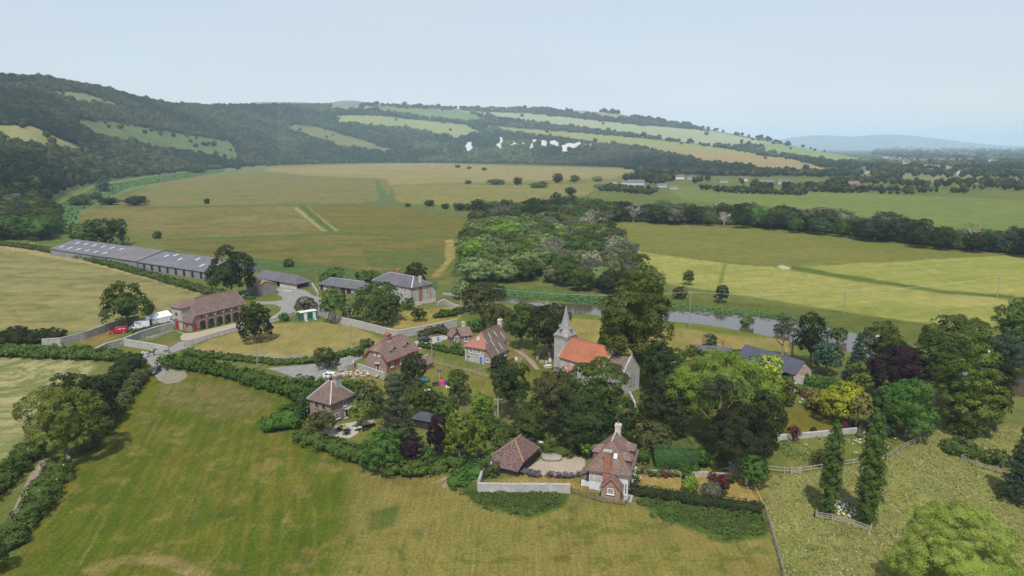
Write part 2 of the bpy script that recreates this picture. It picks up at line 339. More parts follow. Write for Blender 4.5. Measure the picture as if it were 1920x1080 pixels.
def land():
    rows = [30, 45, 60, 70]
    py = 1110.0
    while py > 286: rows.append(-HC/slope(py)); py -= 1.9 if py > 340 else 1.5
    y = rows[-1]
    rows += [y*1.09**i for i in range(1, 24)]
    # hills need rows of their own between the valley edge and the skyline
    hill = list(np.geomspace(420, 5600, 240))
    rows = np.array(sorted(set(round(float(r), 2) for r in rows+hill)))
    keep = [0]
    for i in range(1, len(rows)):
        if rows[i] > rows[keep[-1]]*1.0012: keep.append(i)
    rows = rows[keep]
    pxs = np.concatenate([np.arange(-1500, -40, 60), np.arange(-40, 1960, 2.2), np.arange(1960, 3500, 60)])
    a = (pxs-960)/F*CP
    A, Y = np.meshgrid(a, rows)
    Zz = Z(A, Y)
    X = A*Y
    # gentle relief of the ground away from the flats is inside Z; roughen the downs slightly
    d = Y*CP-(Zz-HC)*SP; PX = 960+F*X/d; PY = 540-F*(Y*SP+(Zz-HC)*CP)/d
    hidden = np.log(np.maximum(Y, 1)) > np.log(cols(A)[4])+.001
    n1 = fbm(X/9, Y/9, 3); n2 = fbm(X/2.2, Y/2.2, 9)
    jx = PX+(n1-.5)*7+(n2-.5)*3; jy = PY+(fbm(X/9, Y/9, 31)-.5)*4*np.clip((PY-280)/200, .1, 1)
    c0, c1 = lin((104,116,60)), lin((122,126,72))
    t = np.clip((fbm(X/14, Y/14, 5)-.3)*2.5, 0, 1)[..., None]
    C = c0*(1-t)+c1*t
    per = np.clip((PY-285)/520, .04, 1.3)
    FE = {'t':9,'c':34,'g':10,'s':3,'h':2.5,'m':5,'':6}
    far = (PY < 330) & ~inpoly(PX, PY, FIELDS[16][0])
    cw0, cw1 = lin((62,80,42)), lin((84,98,56))
    C = np.where(far[..., None], cw0*(1-t)+cw1*t, C)
    for i, (poly, ca, cb, sc, kd) in enumerate(FIELDS):
        xs = [p[0] for p in poly]; ys = [p[1] for p in poly]
        fe = FE[kd]; M = 45
        m = (jx > min(xs)-M) & (jx < max(xs)+M) & (jy > min(ys)-M) & (jy < max(ys)+M) & ~hidden
        if i < 16: m &= (PY < 345)
        idx = np.nonzero(m)
        if not len(idx[0]): continue
        al = 0; pr_ = per[idx]
        for q in range(7):
            an = q*2.4; rr = fe*((q+.5)/7)**.5
            al = al+inpoly(jx[idx]+math.cos(an)*rr*pr_, jy[idx]+math.sin(an)*rr*pr_*.6, poly)
        al = al/7; ins = al > 0; idx = (idx[0][ins], idx[1][ins]); al = al[ins][:, None]
        if not len(idx[0]): continue
        x, y = X[idx], Y[idx]; C_old = C[idx]
        if kd == 's': w = fbm(x/sc/2.5, y/sc, 40+i); w = .65*w+.35*fbm(x/sc*1.3, y/sc*4, 70+i)
        elif kd == 'h':
            w = .5*fbm(x/sc/2, y/sc/1.2, 40+i)+.5*fbm((x*.94+y*.34)/40, (y*.94-x*.34)/2.0, 50+i)
        elif kd == 't':                               # drilled / mown lines running up the field
            q = (x*.961+y*.275); r = (y*.961-x*.275)
            w = .45*fbm(x/sc/1.5, y/sc/1.5, 40+i)+.55*fbm(q/.8, r/30, 51); w = .5+(w-.5)*1.7
        elif kd == 'm':
            ang = (x+95)*.86+(y-150)*.2; r = np.sqrt((x+118)**2*1.0+((y-165)*.55)**2)
            w = .25*fbm(x/sc, y/sc, 40+i)+.75*fbm(r/1.3, np.arctan2(y-165, x+118)*3, 52); w = .5+(w-.5)*2.2
        elif kd == 'c': w = .6*fbm(x/sc/2, y/sc/2, 40+i)+.4*fbm(x/1.2, y/1.2, 60)
        elif kd == 'g': w = .5*fbm(x/sc/2, y/sc/2, 40+i)+.5*fbm(x/.9, y/.7, 61)
        else: w = fbm(x/sc, y/sc, 40+i)
        w = np.clip((w-.33)*3.0, 0, 1)[:, None]
        ca, cb = lin(ca), lin(cb)
        C[idx] = ca*(1-w)+cb*w
        if kd == 't':
            for sp_, wd_, c_ in ((13.0, .35, (150,136,84)), (4.4, .5, (84,102,40))):
                k = ((np.abs((q+fbm(r/25, q*0, 5)*1.2) % sp_-sp_/2) < wd_)*np.clip((fbm(q/3, r/9, 77)-.4)*5, 0, 1))[:, None]*.5
                C[idx] = C[idx]*(1-k)+lin(c_)*k
        if kd in 'tgc' and kd:                        # dry tan and dark clumps
            k = np.clip((fbm(x/3.1, y/3.1, 90+i)-.60)*7, 0, 1)[:, None]*.55
            C[idx] = C[idx]*(1-k)+lin((150,132,84))*k
            k = np.clip((fbm(x/2.3, y/2.3, 95+i)-.58)*7, 0, 1)[:, None]*.5
            C[idx] = C[idx]*(1-k)+lin((84,100,44))*k
        if kd == 's' and i >= 16:
            k = np.clip((fbm(x/9, y/4, 90+i)-.52)*7, 0, 1)[:, None]*.45*min(1, 30/sc)
            C[idx] = C[idx]*(1-k)+lin((104,102,50))*k
        C[idx] = C_old*(1-al)+C[idx]*al
    C = C*.55; g_ = C.mean(-1, keepdims=True); C = np.maximum(g_+(C-g_)*1.03, .004)
    ny, nx = X.shape
    V = np.stack([X, Y, Zz], -1).reshape(-1, 3)
    i = np.arange(ny-1)[:, None]*nx+np.arange(nx-1)[None]
    Fq = np.stack([i, i+1, i+nx+1, i+nx], -1).reshape(-1, 4)
    me = npmesh('ground', V, [Fq], col=C.reshape(-1, 3))
    me.polygons.foreach_set('use_smooth', [True]*len(me.polygons))
    m, nt, b, L = newmat('fields')
    at = nt.nodes.new('ShaderNodeAttribute'); at.attribute_name = 'col'
    g = nt.nodes.new('ShaderNodeNewGeometry').outputs['Position']
    mp = nt.nodes.new('ShaderNodeMapping'); mp.inputs['Scale'].default_value = (1, .7, 1); L.new(g, mp.inputs[0])
    n = noise(nt, mp.outputs[0], 2.6, 6, .72); n3 = noise(nt, g, .16, 4, .6)
    r1 = ramp(nt, n, [(.33, (.62,.64,.60)), (.66, (1.34,1.32,1.28))]); r2 = ramp(nt, n3, [(.3, (.86,.88,.84)), (.7, (1.13,1.12,1.1))])
    m1 = nt.nodes.new('ShaderNodeMixRGB'); m1.blend_type = 'MULTIPLY'; m1.inputs[0].default_value = 1
    m2 = nt.nodes.new('ShaderNodeMixRGB'); m2.blend_type = 'MULTIPLY'; m2.inputs[0].default_value = 1
    L.new(at.outputs['Color'], m1.inputs[1]); L.new(r1.outputs[0], m1.inputs[2]); L.new(m1.outputs[0], m2.inputs[1]); L.new(r2.outputs[0], m2.inputs[2])
    mp2 = nt.nodes.new('ShaderNodeMapping'); mp2.inputs['Rotation'].default_value = (0, 0, -.28); mp2.inputs['Scale'].default_value = (1.5, .10, 1); L.new(g, mp2.inputs[0])
    n4 = noise(nt, mp2.outputs[0], 1.0, 4, .65); r5 = ramp(nt, n4, [(.34, (.84,.86,.82)), (.66, (1.16,1.14,1.12))])
    m5 = nt.nodes.new('ShaderNodeMixRGB'); m5.blend_type = 'MULTIPLY'; m5.inputs[0].default_value = 1; L.new(m2.outputs[0], m5.inputs[1]); L.new(r5.outputs[0], m5.inputs[2])
    L.new(m5.outputs[0], b.inputs['Base Color']); b.inputs['Roughness'].default_value = .95; b.inputs['Specular IOR Level'].default_value = .03
    bp = nt.nodes.new('ShaderNodeBump'); bp.inputs['Strength'].default_value = .5; bp.inputs['Distance'].default_value = .25
    L.new(n, bp.inputs['Height']); L.new(bp.outputs[0], b.inputs['Normal'])
    tag(link('ground', me, m), kind='structure')
land()
def sheet(name, pts, mat, z=.03, kind='structure', label=None):
    mb = MB(); mb.prism([P(x, y, z) for x, y in pts], -.02)
    return tag(mb.build(name, mat), label, kind=kind)
ROAD = surf('lane_asphalt', (.165,.16,.152), (.225,.218,.205), .25, (.26,.24,.2), 2.5); GRAVEL = surf('pale_gravel', (.285,.235,.175), (.35,.29,.22), .4, None, 8)
DRIVE = surf('chalky_drive', (.27,.24,.20), (.35,.31,.26), .3, None, 3); DIRT = surf('trodden_dirt', (.18,.145,.10), (.26,.215,.155), .6, None, 4)
sheet('lane', [(252,669),(262,663),(298,657),(322,650),(336,641),(352,640),(380,632),(456,611),(505,597),(524,584),(528,577),(516,571),(480,570),(480,565),(515,565),(531,562),(527,556),(519,551),(519,540),(530,537),(572,544),(585,553),(604,560),(603,571),(584,578),(560,577),(554,590),(524,600),(500,607),(460,617),(400,632),(350,652),(322,662),(298,674),(300,690),(318,690),(300,712),(288,700),(284,684),(268,675)], ROAD)
sheet('gravel_forecourt', [(322,617),(345,625),(362,624),(443,605),(452,601),(460,604),(456,610),(380,631),(352,639),(340,638),(338,631),(343,626)], GRAVEL, .045)
sheet('field_entrance', [(298,686),(345,694),(352,705),(338,716),(312,720),(295,712),(288,700)], surf('worn_stony_ground', (.16,.145,.10), (.235,.205,.15), .4, None, 3), .02)
sheet('lower_lane', [(500,690),(575,684),(625,677),(655,667),(668,661),(684,668),(660,680),(640,686),(612,697),(598,708),(590,716),(565,714),(540,703)], ROAD)
sheet('back_lane', [(768,652),(778,640),(800,634),(838,627),(850,632),(822,641),(800,648),(780,660)], DRIVE, .035)
sheet('footpath', [(815,905),(836,893),(850,888),(864,873),(894,857),(896,862),(870,880),(852,897),(835,915),(828,912),(840,898)], DIRT)
sheet('gravel_yard', [(982,892),(988,879),(1018,858),(1046,851),(1090,855),(1097,862),(1098,888),(1060,892),(1012,891)], GRAVEL, .04)
sheet('churchyard_path', [(962,655),(972,655),(1000,675),(1012,692),(1004,693),(985,672)], DIRT)
sheet('bridleway', [(-5,1000),(12,985),(34,935),(58,886),(82,858),(92,860),(74,888),(48,935),(22,985),(8,1010)], DIRT)
sheet('terrace', [(590,812),(640,795),(668,790),(672,812),(655,822),(628,818)], surf('stone_paving', (.30,.27,.23), (.38,.35,.3), 1.5, None, 5), .05)
def water():
    m, nt, b, L = newmat('river_water'); b.inputs['Base Color'].default_value = (.075,.058,.032,1); b.inputs['Roughness'].default_value = .09; b.inputs['IOR'].default_value = 1.6; b.inputs['Specular IOR Level'].default_value = .8
    g = nt.nodes.new('ShaderNodeNewGeometry').outputs['Position']; n = noise(nt, g, .8, 3, .5)
    bp = nt.nodes.new('ShaderNodeBump'); bp.inputs['Strength'].default_value = .12; bp.inputs['Distance'].default_value = .05
    L.new(n, bp.inputs['Height']); L.new(bp.outputs[0], b.inputs['Normal'])
    mb = MB(); up = [(830,548),(900,553),(960,556),(1000,564),(1060,569),(1140,572),(1250,581),(1330,585),(1420,594),(1480,604),(1560,616),(1640,634),(1720,655),(1800,672),(1870,694),(1960,706),(2200,740)]
    dn = [(830,553),(900,560),(960,568),(1000,580),(1060,588),(1140,592),(1250,602),(1330,610),(1420,626),(1480,640),(1560,652),(1640,672),(1720,690),(1800,712),(1870,735),(1960,752),(2200,800)]
    mb.prism([P(x, y, .05) for x, y in up+dn[::-1]], -.04)
    mb.prism([P(x, y, .05) for x, y in [(70,378),(110,360),(160,348),(240,334),(330,324),(480,311),(640,306.5),(860,305.5),(1000,308),(1160,314),(1160,312.6),(1000,306.5),(860,304),(640,305),(480,309),(330,319),(240,326),(150,338),(90,352),(50,378)]], -.04)
    tag(mb.build('river', m), kind='structure')
water()
# far blue downs beyond the plain
def ridge(name, pts, Y, base, mat, seed):
    xs = np.linspace(pts[0][0], pts[-1][0], 160); rs = []
    for k, (dy, f) in enumerate([(-1600,0),(-900,.45),(-300,.88),(0,1),(900,.7),(2600,0)]):
        row = []
        for x in xs:
            t = float(IP(x, pts))+(float(fbm(np.array([x/22.]), np.array([k*.2]), seed)[0])-.5)*1.2
            h = max(0, HC+Y*slope(t))
            a = (x-960)/F*CP
            row.append((a*Y, Y+dy, h*f-2))
        rs.append(row)
    n = len(xs); V = np.array(rs).reshape(-1, 3); i = np.arange(5)[:, None]*n+np.arange(n-1)[None]
    me = npmesh(name, V, [np.stack([i, i+1, i+n+1, i+n], -1).reshape(-1, 4)])
    me.polygons.foreach_set('use_smooth', [True]*len(me.polygons))
    tag(link(name, me, mat), kind='structure')
FARG = surf('far_wooded_downs', (.05,.08,.03), (.10,.13,.06), .002, None, .004, bump=0)
ridge('distant_downs', [(1430,276),(1480,257),(1540,253),(1600,256),(1640,252),(1690,252),(1760,260),(1830,269),(1930,275),(2100,270),(2500,274)], 15500, 0, FARG, 3)
ridge('distant_hill', [(440,210),(480,191),(560,191),(600,193),(625,192),(640,189),(665,188),(700,192),(760,199),(800,210)], 7200, 0, FARG, 8)
# chalk faces exposed on the wooded slope
CHALK = surf('chalk', (.40,.39,.365), (.58,.57,.545), .03, (.27,.26,.225), .06)
CLIFFS = [[(873,284),(872,273),(876,268),(884,267),(886,275),(886,283),(880,285)],[(928,273),(933,270),(936,266),(934,261),(939,257),(943,259),(945,268),(941,273),(942,280),(935,279),(930,275)],
 [(953,277),(955,272),(962,270),(968,267),(968,272),(961,277)],[(978,272),(979,268),(983,261),(984,264),(983,271)],[(992,280),(995,273),(997,268),(995,264),(1008,262),(1010,265),(1002,270),(998,279)],
 [(1013,275),(1013,264),(1022,264),(1028,268),(1024,275)],[(1028,268),(1034,265),(1042,264),(1049,271),(1045,276),(1036,272),(1031,271)],[(1048,273),(1054,275),(1062,270),(1075,270),(1091,266),(1089,272),(1078,279),(1066,280),(1064,286),(1052,285),(1055,280)],
 [(919,273),(921,269),(922,272)],[(861,277),(863,272),(864,277)],[(1092,275),(1097,268),(1099,274),(1095,280)],[(1104,274),(1108,269),(1109,274)],[(960,265),(963,264),(963,267)]]
for ci, poly in enumerate(CLIFFS):
    xs = [p[0] for p in poly]; ys = [p[1] for p in poly]; gx = np.arange(min(xs)-2, max(xs)+2, .7); gy = np.arange(min(ys)-2, max(ys)+2, .7)
    idx = {}; V = []; Q = []
    def vert(i, j):
        if (i, j) not in idx:
            p = T(gx[i], gy[j]); k = float(fbm(np.array([gx[i]/1.8]), np.array([gy[j]/1.2]), ci+3)[0])
            idx[(i, j)] = len(V); V.append((p.x, p.y, p.z+.6+k*6))
        return idx[(i, j)]
    for i in range(len(gx)-1):
        for j in range(len(gy)-1):
            nx_ = (float(fbm(np.array([gx[i]/1.6]), np.array([gy[j]/1.6]), 40+ci)[0])-.5)*5; ny_ = (float(fbm(np.array([gx[i]/1.4]), np.array([gy[j]/2.6]), 60+ci)[0])-.5)*5
            if inpoly(np.array([gx[i]+nx_]), np.array([gy[j]+ny_]), poly)[0]: Q.append((vert(i, j), vert(i+1, j), vert(i+1, j+1), vert(i, j+1)))
    if Q: tag(link('chalk_cliff', npmesh('chalk_cliff', np.array(V), [np.array(Q)]), CHALK), kind='structure')
# ------------------------------------------------------------------ foliage
LM = dict(
 dark=leafmat('leaf_dark', (0.019, 0.029, 0.008), (0.038, 0.054, 0.013)), mid=leafmat('leaf_mid', (0.040, 0.063, 0.012), (0.076, 0.109, 0.022)),
 green=leafmat('leaf_green', (0.036, 0.071, 0.012), (0.067, 0.118, 0.020)), lime=leafmat('leaf_lime', (0.082, 0.131, 0.018), (0.164, 0.220, 0.027)),
 gold=leafmat('leaf_gold_green', (0.070, 0.079, 0.014), (0.125, 0.139, 0.028)), yellow=leafmat('leaf_yellow', (0.174, 0.209, 0.020), (0.349, 0.372, 0.029)),
 willow=leafmat('leaf_willow', (.085,.118,.038), (.195,.240,.085)), olive=leafmat('leaf_olive', (0.045, 0.049, 0.015), (0.084, 0.089, 0.029)),
 yew=leafmat('leaf_yew', (0.019, 0.026, 0.008), (0.041, 0.047, 0.016)), purple=leafmat('leaf_purple', (0.017, 0.008, 0.011), (0.039, 0.019, 0.025)),
 maroon=leafmat('leaf_maroon', (0.065, 0.015, 0.017), (0.120, 0.030, 0.027)), blue=leafmat('leaf_blue_green', (0.030, 0.051, 0.028), (0.056, 0.085, 0.045)),
 grey=leafmat('leaf_grey_green', (0.079, 0.083, 0.049), (0.130, 0.135, 0.083)), fir=leafmat('leaf_fir', (0.043, 0.053, 0.025), (0.080, 0.090, 0.044)),
 topiary=leafmat('leaf_clipped', (0.039, 0.073, 0.022), (0.060, 0.102, 0.030)), reed=leafmat('reeds', (.045,.085,.028), (.085,.135,.045)),
 grass=leafmat('rank_grass', (0.045, 0.081, 0.019), (0.081, 0.125, 0.031)), white=leafmat('white_blossom', (.45,.45,.36), (.7,.7,.6)),
 pink=leafmat('pink_blossom', (.6,.25,.22), (.75,.45,.4)), lav=leafmat('lavender', (0.068, 0.061, 0.069), (0.116, 0.102, 0.116)),
 hay=leafmat('dry_grass', (0.158, 0.149, 0.056), (0.260, 0.242, 0.103)), bronze=leafmat('leaf_bronze', (0.112, 0.103, 0.028), (0.186, 0.158, 0.047)),
 sward=leafmat('sward', (0.050, 0.070, 0.015), (0.100, 0.100, 0.036), .1), swardc=leafmat('sward_dry', (0.083, 0.091, 0.026), (0.149, 0.135, 0.056), .1), swardr=leafmat('sward_right', (0.115, 0.115, 0.038), (0.20, 0.18, 0.078), .1), syc=leafmat('leaf_sycamore', (.046,.066,.010), (.115,.145,.026)), feather=leafmat('leaf_feathery', (0.150, 0.203, 0.032), (0.255, 0.300, 0.054)), wood=leafmat('leaf_woodland', (0.011, 0.025, 0.006), (0.038, 0.059, 0.012), c3=(0.080, 0.097, 0.031)), bare=leafmat('bare_twigs', (0.185, 0.162, 0.111), (0.282, 0.255, 0.176)))
def unit(v): return v/np.maximum(np.linalg.norm(v, axis=1, keepdims=True), 1e-6)
def quads(rng, c, n, size, asp=.75):
    t = unit(np.cross(n, rng.normal(size=n.shape))); b = np.cross(n, t)
    s = size[:, None]; j = lambda: rng.uniform(.6, 1.25, (len(c), 1))
    V = np.stack([c+t*s*j()*.5, c+b*s*j()*asp*.5, c-t*s*j()*.5, c-b*s*j()*asp*.5], 1).reshape(-1, 3)
    return V, np.arange(len(V)).reshape(-1, 4)
def ico(r=1, sub=2):
    bm = bmesh.new(); bmesh.ops.create_icosphere(bm, subdivisions=sub, radius=r)
    v = np.array([x.co[:] for x in bm.verts]); f = np.array([[q.index for q in x.verts] for x in bm.faces]); bm.free(); return v, f
ICO2, ICO1 = ico(1, 2), ico(1, 1)
def clumps(rng, env, cr, dens=1.0, lo=-.55, s0=.78, s1=1.02):
    out = []
    E = [np.array(e, float) for e in env]
    for k, e in enumerate(E):
        c, r = e[:3], e[3:]
        area = 4*math.pi*((r[0]*r[1]+r[1]*r[2]+r[0]*r[2])/3); n = max(6, int(area/(cr*cr*2.3)*dens))
        d = unit(rng.normal(size=(n, 3))); d = d[d[:, 2] > lo]
        p = c+d*r*rng.uniform(s0, s1, (len(d), 1))
        ok = np.ones(len(p), bool)
        for j, q in enumerate(E):
            if j != k: ok &= (((p-q[:3])/q[3:])**2).sum(1) > .62
        out.append(np.concatenate([p[ok], d[ok]], 1))
    return np.concatenate(out)
def crown(rng, env, cr, leaf, cov=.92, flat=.75, up=.35, dens=1.0, core=.8, lo=-.55, jit=.30, asp=.75, ncore=1):
    """leaf-clump crown; returns V, faces, tint"""
    K = clumps(rng, env, cr, dens, lo); m = len(K)
    cr_ = cr*rng.uniform(.6, 1.35, m); ct = np.clip(rng.normal(.5, .2, m), 0, 1)
    if len(env) > 3: ct = np.clip(ct+np.sin(K[:, 0]*1.3/cr+K[:, 2]*.9/cr)*.14, 0, 1)
    n = np.maximum(4, (cov*4*math.pi*cr_**2*.62/leaf**2).astype(int)); idx = np.repeat(np.arange(m), n)
    d = unit(rng.normal(size=(len(idx), 3))*.8+K[idx, 3:]*.75+np.array([0, 0, up+.15]))
    pos = K[idx, :3]+d*cr_[idx, None]*rng.uniform(.75, 1.1, (len(idx), 1))*np.array([1, 1, flat])
    nn = unit(d+K[idx, 3:]*.25+rng.normal(size=d.shape)*jit)
    V, Q = quads(rng, pos, nn, leaf*rng.uniform(.7, 1.4, len(idx)), asp)
    t = np.clip(ct[idx]+rng.normal(0, .16, len(idx)), 0, 1)
    if not core: return V, [Q], t
    Vs = [V]; Fs = []; o = len(V); 
    for e in env[:ncore]:
        v, f = ICO2; v = v*(1+.12*rng.normal(size=(len(v), 1))); v = v*np.array(e[3:])*core+np.array(e[:3])
        Vs.append(v); Fs.append(f+o); o += len(v)
    if not Fs: return V, [Q], t
    return np.concatenate(Vs), [Q]+[np.concatenate(Fs)], np.concatenate([t, np.full(sum(len(f) for f in Fs), .35)])
def trunk_mb(rng, h, r, top=.75, limbs=5, spread=.3, lean=(0, 0)):
    mb = MB(); k = [0, .08, .35, .7, 1]
    mb.tube([(lean[0]*t*h*top, lean[1]*t*h*top, h*top*t) for t in k], [r*1.35, r, r*.8, r*.55, r*.15], 8)
    for i in range(limbs):
        a = i*2.4+rng.uniform(0, 1); z0 = h*rng.uniform(.22, .5); L = h*spread*rng.uniform(.7, 1.2)
        p = Vector((lean[0]*z0, lean[1]*z0, z0)); q = p+Vector((math.cos(a)*L*.5, math.sin(a)*L*.5, L*.4)); w = p+Vector((math.cos(a)*L, math.sin(a)*L, L*.95))
        mb.tube([p, q, w], [r*.45, r*.3, r*.08], 5)
    return mb
SEED = [100]
def place(name, loc, label, cat, group=None): return empty(name, loc, 0, label, cat, group)
def tree(px, by, ty, w, mat, label, kind='round', name='broadleaf_tree', cat='tree', leafk=1.0, group=None, low=.05, bark=None, crk=1.0, h=None):
    """tree standing at photo pixel (px, by), top at row ty, crown w px wide"""
    SEED[0] += 1; rng = np.random.default_rng(SEED[0]); p = T(px, by); d = depth(p)
    H = h or max(1.0, toH(p, ty)-p.z)*.985; R = w/2*d/F*.93; leaf = max(.22, d*.0027)*leafk
    root = place(name, p, label, cat, group); U = rng.uniform
    cr = max(.5, min(R*.2, 1.7))*crk; kw = {}; tr = None
    if kind == 'round':
        zc = H*(low+(1-low)*.5); rz = H*(1-low)*.5
        env = [(0, 0, zc, R*.84, R*.84, rz*.92)]
        for i in range(9):
            a = i*2.4+U(0, .7); k = U(.42, .58); zz = zc+rz*U(-.55, .62)
            env.append((math.cos(a)*R*(1-k)*.98, math.sin(a)*R*(1-k)*.98, zz, R*k, R*k, min(rz*.42, R*k)))
        env.append((U(-.2,.2)*R, U(-.2,.2)*R, H-rz*.35, R*.5, R*.5, rz*.36))
    elif kind == 'tiers':                             # big limes / sycamores: layered shelves
        env = []
        n = 7
        for i in range(n):
            t = i/(n-1); rr = R*(math.sin(math.pi*(.22+.70*t))**.7)*U(.85, 1.05); z = H*(low+.06+(1-low)*.86*t)
            for j in range(4 if rr > R*.5 else 2):
                a = j*1.7+i*1.1+U(0, .6); env.append((math.cos(a)*rr*.48, math.sin(a)*rr*.48, z+U(-.04, .04)*H, rr*.56, rr*.56, H*.085))
        env.insert(0, (0, 0, H*.5, R*.62, R*.62, H*.42)); kw = dict(flat=.6)
    elif kind == 'spread':
        env = [(0, 0, H*.5, R*.8, R*.8, H*.34)]
        for i in range(22):
            a = i*2.4+U(0, .5); q = (i/22)**.5*.82+.02; env.append((math.cos(a)*R*q, math.sin(a)*R*q, H*(.78-.42*q*q)+U(-.05, .05)*H, R*U(.22, .32), R*.27, H*.17))
    elif kind == 'poplar':
        env = []
        for i in range(26):
            t = i/25; rr = R*(.42+.62*math.sin(math.pi*min(1, t*.82+.16))**.9)*(1 if t < .85 else 1.7-t*.85); a = i*2.4
            env.append((math.cos(a)*rr*.22, math.sin(a)*rr*.22, H*(.04+.91*t), rr*.85, rr*.85, H*.06))
        kw = dict(flat=1.2, up=.9, asp=.6, ncore=30, core=.75)
    elif kind == 'conifer':
        env = []; n = 13
        for i in range(n):
            t = i/(n-1); rr = R*(1-t)**.85*U(.9, 1.08)+R*.06
            env.append((0, 0, H*(.07+.88*t), rr*.62, rr*.62, H*.06))
            for j in range(6 if t < .75 else 3):
                a = j*1.05*(1 if t < .75 else 2)+i*.7+U(0, .3); env.append((math.cos(a)*rr*.72, math.sin(a)*rr*.72, H*(.05+.88*t)-rr*.12, rr*.3, rr*.3, H*.018+.12))
        kw = dict(flat=.35, up=.1, asp=.45, dens=1.3, ncore=0)
    elif kind == 'pine':
        env = []
        for i in range(13):
            a = i*2.4+U(0, .8); q = U(.1, .78)*(1 if i > 2 else .3); env.append((math.cos(a)*R*q, math.sin(a)*R*q, H*(.93-.38*q+U(-.08, .03)), R*U(.22, .34), R*U(.22, .32), H*.05))
        kw = dict(flat=.55, up=.5, core=.6, asp=.5, ncore=0); bark = bark or PINEBARK
    elif kind == 'ball':
        env = [(0, 0, H*.52, R, R, H*.48)]; cr = R*.25; kw = dict(cov=.9, flat=1, jit=.25, dens=1.6, core=.93)
    elif kind == 'bush':
        env = [(0, 0, H*.38, R*.85, R*.85, H*.5)]
        for i in range(6):
            a = i*1.1+U(0, .5); k = U(.35, .55); env.append((math.cos(a)*R*(1-k), math.sin(a)*R*(1-k), H*U(.3, .62), R*k, R*k, H*U(.25, .38)))
    elif kind == 'spiky':                             # ragged shrub of upright sprays
        env = [(0, 0, H*.4, R*.7, R*.7, H*.45)]
        for i in range(10):
            a = i*2.4; q = U(.3, .85); env.append((math.cos(a)*R*q, math.sin(a)*R*q, H*U(.45, .8), R*.16, R*.16, H*.2))
        kw = dict(core=.7)
    if 'core' not in kw: kw['core'] = .57
    V, Fc, t = crown(rng, env, cr, leaf, **kw)
    V[:, 2] = np.maximum(V[:, 2], .05)
    c = npmesh('crown', V, Fc, t); link('crown', c, LM[mat], root)
    r = max(.08, H*.028)
    if kind == 'bush' or kind == 'ball' or kind == 'spiky':
        mb = MB()
        for i in range(4): a = i*1.6; mb.tube([(0, 0, 0), (math.cos(a)*R*.3, math.sin(a)*R*.3, H*.4), (math.cos(a)*R*.55, math.sin(a)*R*.55, H*.62)], [r*.8, r*.5, r*.15], 5)
        mb.build('stem', bark or BARK, root)
    else:
        trunk_mb(rng, H, r, .93 if kind in ('conifer', 'poplar') else .78, 3 if kind in ('conifer', 'poplar') else 7, (.12 if kind == 'poplar' else min(.3, R*.62/H))).build('trunk', bark or BARK, root)
    return root
